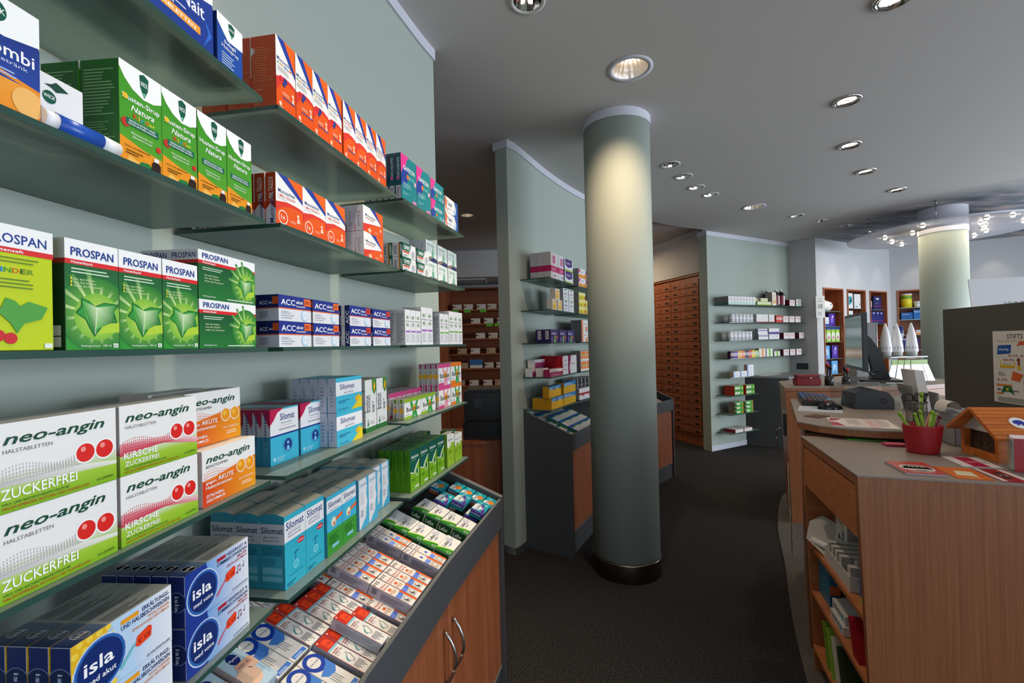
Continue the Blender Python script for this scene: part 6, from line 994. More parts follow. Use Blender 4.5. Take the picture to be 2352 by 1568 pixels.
q.f(a); q.f(b[::-1]); [q.f([a[i], a[(i+1) % 3], b[(i+1) % 3], b[i]]) for i in range(3)]; q.build('gable_sign', e)
for sgn, nm in ((-1, 'roof_near'), (1, 'roof_far')):
    q = MB().use('orangewood'); y0, z0 = Wd / 2, .172; y1, z1 = Wd / 2 + sgn * .118, .082; n = 9; tv = Vector((y1 - y0, z1 - z0)); nv = Vector((-tv.y, tv.x)).normalized() * .011 * (1 if tv.x < 0 else 1)
    if nv.y < 0: nv = -nv
    for i in range(n):       # grooved boards
        a0 = Vector((y0, z0)) + tv * (i / n); a1 = Vector((y0, z0)) + tv * ((i + .86) / n); a2 = Vector((y0, z0)) + tv * ((i + 1) / n)
        for p, r_, h in ((a0, a1, 1), (a1, a2, .84)):
            v = [q.v((x, *(pp + nv * hh))) for x in (-.028, D_ + .02) for pp, hh in ((p, 0), (r_, 0), (r_, h), (p, h))]
            for f in ((0, 1, 2, 3), (4, 5, 6, 7), (0, 1, 5, 4), (1, 2, 6, 5), (2, 3, 7, 6), (3, 0, 4, 7)): q.f([v[i_] for i_ in f])
    ro = q.build('roof_board', e)
    if sgn < 0:
        c0 = Vector((Wd / 2, .172)) + tv * .5 + nv * 1.03; t1 = tv.normalized(); up = nv.normalized()
        for rad, mt_, k_, nm in ((.026, 'wplastic', .0006, 'round_sticker'), (.019, 'blue', .0012, 'elephant_print')):
            if mt_ == 'blue': M['blue'] = mat('blue_print', '1E2E9A', .5)
            q = MB().use(mt_); cc_ = c0 + up * k_
            if nm == 'round_sticker': pts = [(rad * math.cos(a * PI / 16), rad * math.sin(a * PI / 16)) for a in range(32)]
            else: pts = [(-.017, .002), (-.013, .010), (-.004, .013), (.006, .013), (.013, .008), (.016, .0), (.019, -.008), (.016, -.009), (.011, -.002), (.010, -.012), (.005, -.012), (.003, -.006), (-.003, -.006), (-.004, -.012), (-.009, -.012), (-.010, -.004), (-.015, -.004)]
            q.f([q.v((.075 + px, *(cc_ - t1 * py))) for px, py in pts]); q.build(nm, ro, label='round white sticker' if nm[0] == 'r' else 'blue elephant print')
# acrylic card holder
cf = LF((1.597, 1.448), (.75, -.66)); e = empty('card_holder', (1.594, 1.455, ZN), math.atan2(-.50, .86), label='clear card holder with dark red and white cards at the right edge', cat='card holder')
q = MB().use('clear'); q.box(0, 0, 0, .12, .002, .05); q.box(0, 0, 0, .002, .05, .112); q.box(.118, 0, 0, .12, .05, .112); q.box(0, .05, 0, .12, .052, .115); q.box(0, 0, 0, .12, .052, .003); q.build('acrylic_body', e)
MB().use('lgrey').box(.006, .03, .0035, .114, .049, .10).build('white_cards', e, label='white cards'); MB().use('red').box(.0, -.0025, .004, .022, -.0005, .11).build('red_card', e, label='dark red card'); MB().use('red').box(.055, .008, .0035, .11, .012, .085).build('red_card', e, label='dark red card')
q = MB().use('dgrey'); q.tube([(.035, .0285, .062), (.034, .0285, .05), (.039, .0285, .047), (.043, .0285, .06), (.043, .0285, .05), (.048, .0285, .048)], .0009, 6); q.build('lettering', e)
# receipt printer
pc = NF.w(.51, .53); e = empty('receipt_printer', (*pc, ZN), NF.rz, label='grey receipt printer with curled paper behind the wooden house', cat='printer')
MB().use('mgrey').box(0, 0, 0, .15, .115, .10).bevel(.004).build('printer_body', e); MB().use('mgrey').prism([(0, 0), (.15, 0), (.15, .115), (0, .115)], .101, [.125, .125, .14, .14]).build('printer_lid', e)
q = MB().use('lgrey'); n = 10
for i in range(n):
    a0, a1 = PI * .95 * i / n, PI * .95 * (i + 1) / n; f = lambda a, y: (.01 + -.028 * (math.cos(a) - 1) - .03, y, .135 + .042 * math.sin(a))
    q.f([q.v(f(a0, .02)), q.v(f(a0, .10)), q.v(f(a1, .10)), q.v(f(a1, .02))], True)
q.build('receipt_paper', e, fix=False)
# ------------------------------------------------------------------ sales desk
def desk(name, poly, z, lab, cat='counter', t=.032, gap=.03, inset=.05, wood='beech', taper=.0, body=None):
    o = poly[0]; e = empty(name, (*o, 0), label=lab, cat=cat); inv = Matrix.Translation((-o[0], -o[1], 0)); c = sum((Vector(p) for p in poly), Vector((0, 0))) / len(poly)
    P = lambda k: [tuple(Vector(p) + (c - Vector(p)).normalized() * k) for p in poly]
    def N(): q = MB(); q.T = inv; return q
    N().use('greytop').prism(poly, z - .006, z).build('worktop', e, label='grey brown laminate top'); N().use(wood).prism(P(.001), z - t, z - .0062).build('edge_board', e)
    a = body or P(inset); b = body or P(inset + taper); N().use('black').prism(a, z - t - gap, z - t - .0002).build('shadow_gap', e); N().use(wood).prism(b, .0, z - t - gap - .0002, body or P(inset * .4)).build('body_panel', e); return e
DP = [(1.350, 2.172), (1.375, 2.06), (1.44, 1.975), (1.53, 1.915), (1.63, 1.885), (1.74, 1.93), (1.92, 2.06), (2.3, 2.12), (2.75, 2.2), (2.8, 3.0), (1.804, 2.966)]
desk('sales_desk', DP, ZD, 'beech sales desk with rounded front holding keyboard, printer and monitor', body=[(1.405, 2.205), (1.66, 2.03), (2.05, 1.90), (2.7, 2.25), (2.75, 2.95), (1.845, 2.935)])
DF = LF((1.354, 2.174), (.869, -.494))
DP2 = [(2.187, 3.67), (2.70, 3.57), (3.20, 3.56), (3.55, 3.68), (3.76, 3.88), (3.83, 4.10), (3.74, 4.35), (3.3, 4.6), (2.45, 4.2)]
desk('sales_desk', DP2, ZD, 'second beech sales desk with curved end carrying the red box', inset=.02, gap=.004, taper=.02)
# dark counter in front of the green wall
e = empty('back_counter', (3.165, 6.279, 0), label='dark grey counter block in front of the green back wall', cat='counter')
def N2(o=(3.165, 6.279)): q = MB(); q.T = Matrix.Translation((-o[0], -o[1], 0)); return q
bp_ = [(3.30, 6.455), (3.72, 6.14), (4.35, 6.30), (4.42, 6.62), (4.27, 6.97)]
N2().use('anthra').prism(bp_, 0, .95).build('body_panel', e); N2().use('mgrey').prism(bp_, .951, .970).build('worktop', e, label='light grey worktop')
sheet('paper_sheet', [(0, 0), (0, .12), (.45, .12), (.45, 0)], .970, .003, 'F4F0EC', 'long white paper lying on the dark back counter', 'paper', F=LF((3.50, 6.40), (.878, .479)))
# linoleum under the counters
m = MB().use('lino'); m.prism(arc_pts([(1.10, 1.0), (1.16, 1.75), (1.247, 1.984), (1.458, 2.431), (1.766, 3.01), (2.15, 3.75), (2.7, 4.5), (3.6, 5.0)]) + [(4.6, 5.0), (4.6, .6), (1.3, .6)], .0002, .004); m.build('floor_linoleum', kind='structure')
# ------------------------------------------------------------------ things on the sales desk
kb = LF((1.655, 2.685), (.48, .877)); e = empty('keyboard', (1.690, 2.668, ZD), kb.rz, label='black keyboard with grey, red and blue keys on the sales desk', cat='keyboard')
MB().use('black').prism([(0, -.0), (.44, 0), (.44, .17), (0, .17)], 0, [.016, .016, .03, .03]).bevel(.003).build('keyboard_body', e).matrix_parent_inverse = Matrix()
keyc = [mat('dark_key', '3A3C40', .5), mat('blue_key', '2A4A8A', .5), mat('pale_blue_key', '6AA4C8', .5), mat('red_key', '7A2A2E', .5)]
for c in bpy.data.objects:
    if c.name.startswith('keyboard_body'): c.location = (0, -.17, 0)
for r_ in range(6):
    q = MB(); y = -.158 + r_ * .026
    for k in range(18):
        q.use(keyc[2] if r_ == 0 and 3 < k < 8 else keyc[1] if k > 12 or (r_ == 5 and k > 4) else keyc[3] if (k < 2 and r_ in (1, 4)) else keyc[0]); x = .01 + k * .0235; zz = .018 + r_ * .0022; q.box(x, y, zz, x + .020, y + .021, zz + .008)
    q.build('key_row', e)
e = empty('computer_mouse', (1.742, 2.508, ZD), math.atan2(-.037, .124), label='shiny black computer mouse on the pale blue sheet', cat='mouse')
q = MB().use(mat('gloss_black', '0E0F12', .12)); q.lathe([(.001, .038)] + [(math.sin(t) * 1.0, .004 + .034 * math.cos(t)) for t in [i * PI / 2 / 8 for i in range(1, 9)]] + [(1.0, .001)], 32, sx=.058, sy=.033) if 0 else None
vs = []; n = 24
for i in range(9):
    t = i / 8 * PI / 2; vs.append([q.v((.060 * math.cos(a * 2 * PI / n) * math.sin(t) - .004 * math.cos(t), .033 * math.sin(a * 2 * PI / n) * math.sin(t), .0035 + .033 * math.cos(t) ** .9)) for a in range(n)])
for a, b in zip(vs, vs[1:]):
    for i in range(n): q.f([a[i], a[(i+1) % n], b[(i+1) % n], b[i]], True)
q.build('mouse_shell', e); MB().use('mgrey').box(.02, -.003, .0285, .034, .003, .034).build('scroll_wheel', e)
sheet('paper_sheet', [(0, 0), (0, .225), (.2, .225), (.2, 0)], ZD, .001, 'D4DCEA', 'pale blue printed sheet under the mouse', 'paper', [('E', .55, .7, .2, '8FB4DC', 1.1), ('L', .05, .1, .4, .2, 2, '7A8AB0')], F=LF((1.545, 2.478), (.82, -.565)))
sheet('paper_stack', [(0, 0), (0, .24), (.235, .25), (.235, 0)], ZD, .005, 'EFE4E0', 'stack of white forms with red corner on the rounded desk front', 'paper', [('P', [(0, .6), (.06, .95), (.25, .95), (.2, .8), (.08, .62)], 'B01E38'), ('P', [(0, .05), (0, .5), (.12, .45), (.2, .05)], 'B01E38'), ('L', .3, .1, .5, .9, 5, '9A8A90', 'v'), ('R', .6, .05, .72, .95, 'E8C0C0'), ('L', .76, .1, .95, .9, 4, '9A8A90', 'v')], F=LF((1.415, 2.02), (.88, -.475)))
e = empty('brown_patch', (1.50, 2.24, ZD + .0002), .5, label='small flat brown patch between the blue sheet and the forms', cat='pad'); MB().use('brown').box(0, 0, 0, .10, .075, .003).build('patch_body', e)  # thin flat brown patch on the desk top
# acrylic stand with printer
AF = LF((1.815, 2.503), (.947, -.321)); e = empty('monitor_riser', (1.815, 2.503, ZD), AF.rz, label='clear acrylic riser standing over the dark label printer', cat='stand')
q = MB().use('clear'); q.box(0, 0, .124, .26, .22, .130); q.box(0, 0, 0, .005, .22, .1238); q.box(.255, 0, 0, .26, .22, .1238); q.build('acrylic_riser', e)
e = empty('label_printer', (*AF.w(.045, .01), ZD), AF.rz, label='dark blue grey printer inside the clear acrylic riser', cat='printer')
q = MB().use('dgrey'); pf = [(0, 0), (.19, 0), (.19, .055), (.165, .092), (.10, .108), (.01, .085)]; a = [q.v((x, 0, z)) for x, z in pf]; b = [q.v((x, .19, z)) for x, z in pf]; q.f(a[::-1]); q.f(b); [q.f([a[i], a[(i+1) % 6], b[(i+1) % 6], b[i]]) for i in range(6)]
q.bevel(.004); q.build('printer_shell', e); q = MB().use('black')
for i in range(10): q.tube([(.14 + .017 * math.cos(i * PI / 5), -.0012, .045 + .017 * math.sin(i * PI / 5)), (.14 + .009 * math.cos(i * PI / 5), -.0012, .045 + .009 * math.sin(i * PI / 5))], .0016, 6)
q.build('speaker_grille', e)
q = MB().use('black'); q.tube([(.185, .1, .02), (.195, .07, .012), (.20, .12, .005)], .003, 8); q.build('cable', e)
# monitor
s0, s1 = Vector((1.975, 2.55)), Vector((2.22, 3.02)); su = (s1 - s0).normalized(); sn = Vector((-su.y, su.x)); mid = (s0 + s1) / 2
e = empty('computer_monitor', (*(mid - sn * .12), ZD + .131), math.atan2(su.y, su.x), label='black flat computer monitor seen from its edge on the acrylic riser', cat='monitor')
Lm = (s1 - s0).length / 2; zb = 1.298 - ZD - .131
MB().use('dgrey').box(-Lm, .105, zb, Lm, .128, zb + .335).bevel(.003).build('screen_housing', e); MB().use('screen').box(-Lm + .018, .1285, zb + .02, Lm - .018, .1295, zb + .317).build('screen', e, label='reflecting screen'); 
MB().use('dgrey').box(-Lm * .6, .085, zb + .06, Lm * .6, .1045, zb + .28).bevel(.004).build('rear_cover', e)
q = MB().use('dgrey'); pf = [(.084, zb + .22), (.05, zb + .19), (.01, zb + .12), (-.03, .03), (-.045, .0125), (.055, .0125), (.035, .06), (.05, zb + .08), (.084, zb + .10)]; a = [q.v((-.045, y, z)) for y, z in pf]; b = [q.v((.045, y, z)) for y, z in pf]; q.f(a); q.f(b[::-1]); [q.f([a[i], a[(i+1) % 9], b[(i+1) % 9], b[i]]) for i in range(9)]; q.bevel(.004); q.build('stand_arm', e)
MB().use('black').prism([(-.14, -.09), (.14, -.09), (.14, .13), (-.14, .13)], 0, .012, [(-.13, -.08), (.13, -.08), (.13, .12), (-.13, .12)]).build('base_plate', e)
MB().use('black').tube([(-.1, .1, zb + .02), (-.09, .06, zb - .03), (-.04, .02, zb - .01), (-.02, .02, .06)], .004, 8).build('cable', e)
# leaflet holder
e = empty('leaflet_holder', (2.085, 2.335, ZD), math.atan2(.928, .372), label='grey cardboard leaflet holder with heart shaped cut-out and white leaflets', cat='leaflet holder')
q = MB().use('mgrey'); pf = [(0, 0), (.115, 0), (.125, .12), (.02, .15)]; 
q.prism([(0, 0), (.19, 0), (.19, .004), (0, .004)], 0, .135, [(0, .03), (.19, .03), (.19, .034), (0, .034)]); q.prism([(0, -.075), (.19, -.075), (.19, -.071), (0, -.071)], 0, .10); q.box(0, -.071, 0, .19, 0, .003); q.build('holder_body', e)
MB().use('wplastic').prism([(.01, -.05), (.18, -.05), (.18, -.01), (.01, -.01)], .0035, .215, [(.01, -.02), (.18, -.02), (.18, .016), (.01, .016)]).build('leaflets', e, label='white leaflets')
MB().use('brown').lathe([(.001, 0), (.022, 0), (.022, .002), (.001, .002)], 24).build('round_print', e).matrix_basis = Matrix.Translation((.05, -.0775, .07)) @ Matrix.Rotation(PI / 2, 4, 'X')
# wire mesh cup with scissors and markers
mc = (1.80, 2.035); e = empty('mesh_cup', (*mc, ZD), label='black wire mesh cup with scissors behind the red pen pot', cat='cup')
q = MB().use('steeld'); n = 28
for i in range(n):
    a = i * 2 * PI / n
    for s_ in (1, -1): q.tube([(.036 * math.cos(a + s_ * t * .5), .036 * math.sin(a + s_ * t * .5), .003 + t * .094) for t in (0, .25, .5, .75, 1)], .0006, 4, cap=False)
q.build('wire_mesh', e, fix=False); MB().use('steeld').lathe([(.036, .097), (.0385, .098), (.0385, .102), (.036, .103)], 32).lathe([(.001, 0), (.037, 0), (.037, .006)], 32).build('rim', e)
def inpot(name, dx, dy, h, build, lab, cat): r = empty(name, (mc[0] + dx, mc[1] + dy, ZD + .004), NF.rz, label=lab, cat=cat); build(r)
def sc(r):
    q = MB().use('black')
    for s_ in (-.019, .019): q.tube([(s_ + .016 * math.cos(a * PI / 9), 0, .115 + .019 * math.sin(a * PI / 9)) for a in range(19)], .0032, 8, cap=False)
    q.build('scissor_handle', r); MB().use('steel').box(-.006, -.001, .0, .006, .001, .098).build('blade', r)
inpot('scissors', -.008, .004, 0, sc, 'scissors with black handles in the wire mesh cup', 'scissors')
inpot('glue_stick', .012, -.010, 0, lambda r: (MB().use('lgrey').cyl((0, 0), .008, 0, .125, 16).build('stick_body', r), MB().use('lgrey').cyl((0, 0), .0075, .125, .14, 16).build('cap', r)), 'grey glue stick in the wire mesh cup', 'glue stick')
inpot('highlighter', .004, -.022, 0, lambda r: (MB().use('green').cyl((0, 0), .006, 0, .12, 14).build('barrel', r), MB().use('green').cyl((0, 0), .0065, .12, .142, 14).build('cap', r)), 'green highlighter in the wire mesh cup', 'pen')
inpot('marker_pen', .012, .012, 0, lambda r: (MB().use('black').tube([(0, 0, 0), (.018, 0, .085)], .008, 16).build('barrel', r), MB().use('black').tube([(.018, 0, .085), (.034, 0, .135)], .0105, 16).build('cap', r)), 'thick black marker leaning in the wire mesh cup', 'pen')
# grey screen panel with the poster
pu = Vector((-.186, -.983)); p0 = Vector((2.40, 2.53)); pnn = Vector((-.983, .186))   # pnn faces the viewer's side
e = empty('screen_panel', (*p0, ZD), math.atan2(pu.y, pu.x), label='large dark grey privacy panel standing on the sales desk at the right edge', cat='panel')
MB().use(mat('taupe_panel', '4E4A46', .6, bump=.05, bscale=600)).box(0, 0, 0, .80, .022, .535).build('panel_board', e); MB().use('anthra2').box(-.002, 0, 0, -.0002, .022, .535).build('edge_strip', e)
pb = empty('x'); bpy.data.objects.remove(pb)
fl = [('R', 0, 0, 1, 1, 'E9E4DE'), ('T', .28, .89, .9, .065, 'STIFTS - APOTHEKE', '2A2A2E', 'b'), ('T', .07, .85, .9, .028, 'Gesund durch den Herbst', 'B89A20', 'b'), ('P', [(.45, .79), (.5, .85), (.6, .865), (.7, .85), (.78, .79), (.6, .81)], 'D86A3A'), ('E', .55, .83, .012, 'C02A3A'), ('E', .66, .84, .012, 'E8B020'), ('R', .6, .64, .606, .8, '4A4A4E'),
      ('P', [(.08, .67), (.1, .8), (.36, .81), (.34, .69)], '1E5AA8'), ('T', .11, .73, .2, .035, 'Zentrip', 'F0F4F8', 'bi'), ('T', .3, .65, .28, .022, '8,95 €', 'A02838', 'b'), ('T', .66, .71, .26, .026, '10,95', 'A02838', 'b'), ('P', [(.95, .65), (.96, .76), (1, .78), (1, .65)], '4AA23A'), ('E', 1, .74, .0, 'FFFFFF') ,
      ('R', .02, .635, 1, .637, 'C4BEB8'), ('R', .02, .465, 1, .467, 'C4BEB8'), ('R', .02, .29, 1, .292, 'C4BEB8'), ('R', .56, .1, .563, .8, 'C4BEB8'), ('T', .2, .59, .3, .024, '18,95 €', 'A02838', 'b'), ('R', .14, .49, .42, .58, 'E8B820'), ('R', .16, .53, .4, .575, 'F2F0EC'), ('T', .2, .54, .16, .02, 'Meditonsin', '3A3A3E', 'b'), ('E', .49, .5, .03, 'E8B820'), ('R', .47, .53, .51, .63, '8A3A2A'),
      ('P', [(.58, .5), (.6, .62), (1, .62), (1, .52)], '8AB4D4'), ('E', .68, .56, .045, '1E4A7A'), ('T', .64, .55, .08, .02, 'isla', 'F0F4F8', 'b'), ('P', [(.34, .33), (.38, .45), (.56, .41), (.5, .31)], 'E0662A'), ('T', .07, .31, .2, .026, '2,75', 'A02838', 'b'), ('L', .1, .38, .3, .44, 3, '8A8A8E'), ('E', .66, .42, .03, 'D8D4D0'), ('R', .78, .34, 1, .43, 'E8C4C4'), ('T', .57, .3, .3, .026, '19,50', 'A02838', 'b'),
      ('R', .06, .235, .36, .26, 'E8762A'), ('P', [(.14, .12), (.2, .24), (.34, .24), (.4, .12), (.32, .16), (.22, .16)], '1E7A3A'), ('E', .27, .19, .02, 'F4D23A'), ('R', .06, .12, .18, .14, 'E8762A'), ('T', .08, .17, .4, .026, 'Buscopan', '1E1E24', 'b'), ('T', .62, .2, .5, .05, 'femibion', '4A4650', 'i'), ('R', .58, .13, 1, .165, '4A3A44'), ('T', .7, .08, .3, .024, '19,95', 'A02838', 'b'), ('L', .08, .02, .95, .09, 4, '6A6A6E')]
bm = bmesh.new(); lay = bm.loops.layers.float_color.new('Col'); art(bm, lay, (0, 0, 0), (1, 0, 0), (0, 0, 1), (0, -1, 0), .28, .34, fl)
me = bpy.data.meshes.new('poster'); bm.to_mesh(me); bm.free(); me.materials.append(CARD); o = bpy.data.objects.new('poster', me); COL.objects.link(o); q_ = p0 + pu * .321 - Vector((.983, -.186)) * .0012
o.matrix_world = Matrix.Translation((q_.x, q_.y, 1.167)) @ Matrix.Rotation(math.atan2(pu.y, pu.x), 4, 'Z'); tag(o, label='white pharmacy offer poster with product pictures on the dark grey panel', cat='poster')
# white translucent board behind the panel
e = empty('display_board', (3.02, 2.95, ZD), math.atan2(-.25, .97), label='white board with faint mirrored lettering behind the grey panel', cat='board')
e.location = (3.10, 3.02 , 0); q = MB().use(mat('board_white', 'DCDCE0', .6)); q.prism([(-.02, 0), (.55, 0), (.55, .006), (-.02, .006)], 1.5, 1.86, [(-.05, 0), (.55, 0), (.55, .006), (-.05, .006)]); q.build('board_sheet', e)
bm = bmesh.new(); lay = bm.loops.layers.float_color.new('Col'); art(bm, lay, (.26, -.0008, 1.62), (-1, 0, 0), (0, 0, 1), (0, -1, 0), .14, .12, [('T', .05, .2, .85, .5, '50%', '9A9AA2', '')]); art(bm, lay, (.46, -.0008, 1.66), (-1, 0, 0), (0, 0, 1), (0, -1, 0), .15, .12, [('P', [(.2, .3), (.35, .9), (.4, .3), (.42, .3), (.36, .97), (.33, .97)], 'A4A4AC'), ('P', [(.5, .3), (.6, .8), (.7, .3), (.72, .3), (.62, .87), (.58, .87)], 'A4A4AC'), ('T', .0, .05, 1, .13, 'Apotheke', 'A4A4AC', '')])
me = bpy.data.meshes.new('mirrored_lettering'); bm.to_mesh(me); bm.free(); me.materials.append(CARD); o = bpy.data.objects.new('mirrored_lettering', me); COL.objects.link(o); o.parent = e
MB().use('steel').box(.25, .008, 0, .28, .03, 1.6).build('post', e); MB().use('steeld').cyl((.265, .02), .15, 0.0045, .012, 32).build('foot_plate', e)
# ------------------------------------------------------------------ things on the second desk
e = empty('cash_box', (2.341, 3.765, ZD), math.atan2(-.045, .17), label='dark red shiny box on the second sales desk', cat='box'); MB().use('redbox').box(0, 0, 0, .185, .09, .066).bevel(.008, 3).build('box_body', e); MB().use('redbox').box(.003, .003, .067, .182, .087, .092).bevel(.008, 3).build('box_lid', e); MB().use('chrome').box(.10, -.0035, .06, .115, -.0008, .072).build('clasp', e)
def holder(x, y, r, h, lab, tops):
    e = empty('stamp_holder', (x, y, ZD), label=lab, cat='pen holder'); MB().use('black').lathe([(.001, 0), (r, 0), (r, h), (r * .85, h), (r * .85, .01)], 20).build('holder_body', e)
    for i, (dx, hh, c) in enumerate(tops): MB().use('black').cyl((dx, 0), .008, .012, hh, 12).build('stamp_shaft', e); MB().use(c).cyl((dx, 0), .013, hh, hh + .03, 14).build('stamp_knob', e)
holder(2.60, 3.745, .032, .075, 'black stamp holder with red topped stamps beside the red box', [(-.012, .15, 'red'), (.012, .135, 'black')]); holder(2.78, 3.80, .03, .06, 'smaller black pen holder behind the monitor', [(-.01, .12, 'black'), (.01, .105, 'red')])
e = empty('grey_tower', (2.87, 3.80, ZD), -.25, label='tall light grey metal box behind the monitor', cat='box'); MB().use('mgrey').box(0, 0, 0, .15, .2, .51).bevel(.004).build('tower_body', e); MB().use('steel').box(.15 + .0005, 0, 0, .158, .2, .51).build('edge_strip', e)
e = empty('info_pennant', (3.00, 4.02, ZD), label='tall curved white pennant rising behind the grey box', cat='pennant'); q = MB().use('wplastic'); pts = [(0, 0), (-.035, .12), (-.04, .25), (-.02, .4), (.02, .52), (.05, .62)]
for (xa, za), (xb, zb_) in zip(pts, pts[1:]): q.f([q.v((xa, 0, za)), q.v((xa + .05 - za * .06, .02, za)), q.v((xb + .05 - zb_ * .06, .02, zb_)), q.v((xb, 0, zb_))], True)
q.build('pennant_sheet', e, fix=False); MB().use('steel').cyl((.01, .01), .03, 0, .006, 20).build('base_plate', e)
tf = LF((3.10, 3.73), (1, .02)); e = empty('counter_display', (*tf.o, ZD), tf.rz, label='small counter display stand with glass shelf above hanging sample bags', cat='display stand')
MB().use('glass').box(0, 0, .215, .31, .2, .222).build('glass_shelf', e); q = MB().use('steel')
for x, y in ((.02, .18), (.29, .18)): q.tube([(x, y, 0), (x, y, .2145)], .005, 10)
q.build('post', e); MB().use('lgrey').box(0, .05, 0, .31, .2, .01).build('base_plate', e); MB().use('steel').tube([(.02, .02, .205), (.29, .02, .205)], .003, 8).tube([(.02, .02, .205), (.02, .18, .205)], .003, 8).tube([(.29, .02, .205), (.29, .18, .205)], .003, 8).build('rail', e)
for i, x in enumerate((.03, .125, .25)):
    r = empty('sample_cone', (*tf.w(x, .08), ZD + .2222), label=('left', 'middle', 'right')[i] + ' white pointed cream bottle on the small glass shelf', cat='bottle', group='white pointed cream bottles')
    MB().use('wplastic').lathe([(.001, .28), (.006, .275), (.02, .22), (.033, .15), (.041, .08), (.043, .038), (.042, .036)], 28).build('cone_body', r, fix=False); MB().use('lgrey').lathe([(.036, .036), (.036, .001), (.001, .0005)], 28).build('base_cap', r); MB().use('mgrey').lathe([(.0425, .062), (.0413, .084)], 12).build('printed_label', r) 
r = empty('cream_tube', (*tf.w(.185, .13), ZD + .2222), label='white cream tube with dark blue cap between the pointed bottles', cat='tube'); MB().use('wplastic').lathe([(.022, .0), (.014, .06), (.018, .1), (.036, .19)], 20).build('tube_body', r); MB().use(mat('navy_cap', '1E2A7A', .3)).lathe([(.036, .19), (.034, .2), (.032, .25), (.001, .252)], 20).build('cap', r); MB().use(bpy.data.materials['navy_cap']).lathe([(.0165, .085), (.0185, .10)], 16).build('blue_band', r)
for i, x in enumerate((.05, .10, .15, .20, .24, .285)):
    r = empty('sample_bag', (*tf.w(x, .015), ZD + .20), tf.rz, label=ORD[i] + ' clear sample bag with green header hanging below the small glass shelf', cat='bag', group='hanging sample bags')
    k = (i - 2.5) * .02; q = MB().use('bag'); q.prism([(-.03, -.012), (.03, -.012), (.03, .008), (-.03, .008)], -.18, -.045, [(-.022, -.003), (.022, -.003), (.022, .002), (-.022, .002)]); 
    for v in q.b.verts: v.co.x += k * (-v.co.z) * 6
    q.build('clear_pouch', r); q = MB().use('green'); q.box(-.024, -.004, -.045, .024, .003, -.006); q.build('header_card', r).location = (k * .15, 0, 0)
    q = MB().use('lgrey').box(-.008, -.004, -.15, .008, .002, -.09); 
    for v in q.b.verts: v.co.x += k * (-v.co.z) * 6
    q.build('sample_content', r)
# lock, keys and hanging papers at the left side of the sales desk
lp = Vector((1.62, 2.64)); ld = Vector((.494, .869))
e = empty('drawer_lock', (*(Vector((1.607, 2.625)) - Vector((.869, -.494)) * .03), .93), math.atan2(ld.y, ld.x), label='black lock plate with hanging keys at the side of the sales desk', cat='lock'); MB().use('dgrey').box(0, 0, 0, .16, .018, .13).bevel(.003).build('lock_plate', e)
q = MB().use('steel'); q.tube([(.02, .022, .05), (.02, .05, .03), (.02, .052, -.01)], .003, 8); q.tube([(.02 + .012 * math.cos(a * PI / 6), .052, -.02 + .012 * math.sin(a * PI / 6)) for a in range(13)], .0018, 6, cap=False); q.build('key_ring', e); MB().use('steeld').box(.012, .05, -.07, .026, .053, -.03).build('key', e); MB().use('brown').box(.03, .049, -.08, .048, .055, -.03).build('key_fob', e)
for i in range(4):
    a = Vector((1.37 + i * .028, 2.24 + i * .05)) - Vector((.869, -.494)) * (.012 + .004 * (i % 2)); e = empty('hanging_leaflet', (*a, .30 + i * .10), math.atan2(ld.y, ld.x), label=ORD[i] + ' pale leaflet from below, hanging at the left side of the sales desk', cat='leaflet'); MB().use(mat('leaflet_paper_%s' % 'abcd'[i], ('B8B4A4', 'A8AC98', '8A8E80', 'C4C0B0')[i], .7)).box(0, 0, 0, .15, .002, .21).build('leaflet_sheet', e)
# power outlet and paper notice by the white pier
pv = (A0 - G1).normalized(); pn = Vector((pv.y, -pv.x)); pn = -pn if pn.x > 0 else pn; q_ = G1 + pv * .09 + pn * .001
e = empty('wall_socket', (*q_, 1.02), math.atan2(pv.y, pv.x), label='black double socket on the white pier above the dark counter', cat='socket'); MB().use('black').box(0, -.014, 0, .155, -.001, .09).bevel(.003).build('cover_plate', e); q = MB().use('dgrey').cyl((0, 0), .025, 0, .003, 20); q.build('socket_insert', e).matrix_basis = Matrix.Translation((.045, -.0145, .045)) @ Matrix.Rotation(PI / 2, 4, 'X'); q = MB().use('dgrey').cyl((0, 0), .025, 0, .003, 20); q.build('socket_insert', e).matrix_basis = Matrix.Translation((.11, -.0145, .045)) @ Matrix.Rotation(PI / 2, 4, 'X')
bm = bmesh.new(); lay = bm.loops.layers.float_color.new('Col'); bmesh.ops.create_cube(bm, size=1, matrix=Matrix.Translation((.065, .002, .16)) @ Matrix.Diagonal((.13, .003, .32, 1)))
for f in bm.faces:
    for l in f.loops: l[lay] = lin('E6E4E0')
art(bm, lay, (0, 0, 0), (1, 0, 0), (0, 0, 1), (0, -1, 0), .13, .32, [('T', .3, .84, .4, .045, 'Pfleger', '3A3A3E', ''), ('T', .2, .73, .6, .045, 'schwebe', '3A3A3E', ''), ('R', .25, .42, .45, .62, '9A9AA0'), ('R', .52, .42, .72, .62, '8A8A90'), ('L', .2, .12, .8, .28, 3, '6A6A70')])
me = bpy.data.meshes.new('paper_notice'); bm.to_mesh(me); bm.free(); me.materials.append(CARD); o = bpy.data.objects.new('paper_notice', me); COL.objects.link(o); o.location = (4.455, 6.648, 1.78); ck = MB().use('steel').box(.030, .004, .30, .036, .034, .315).build('wall_clip', o); tag(o, label='narrow white paper notice sticking out at the white wall corner', cat='notice')
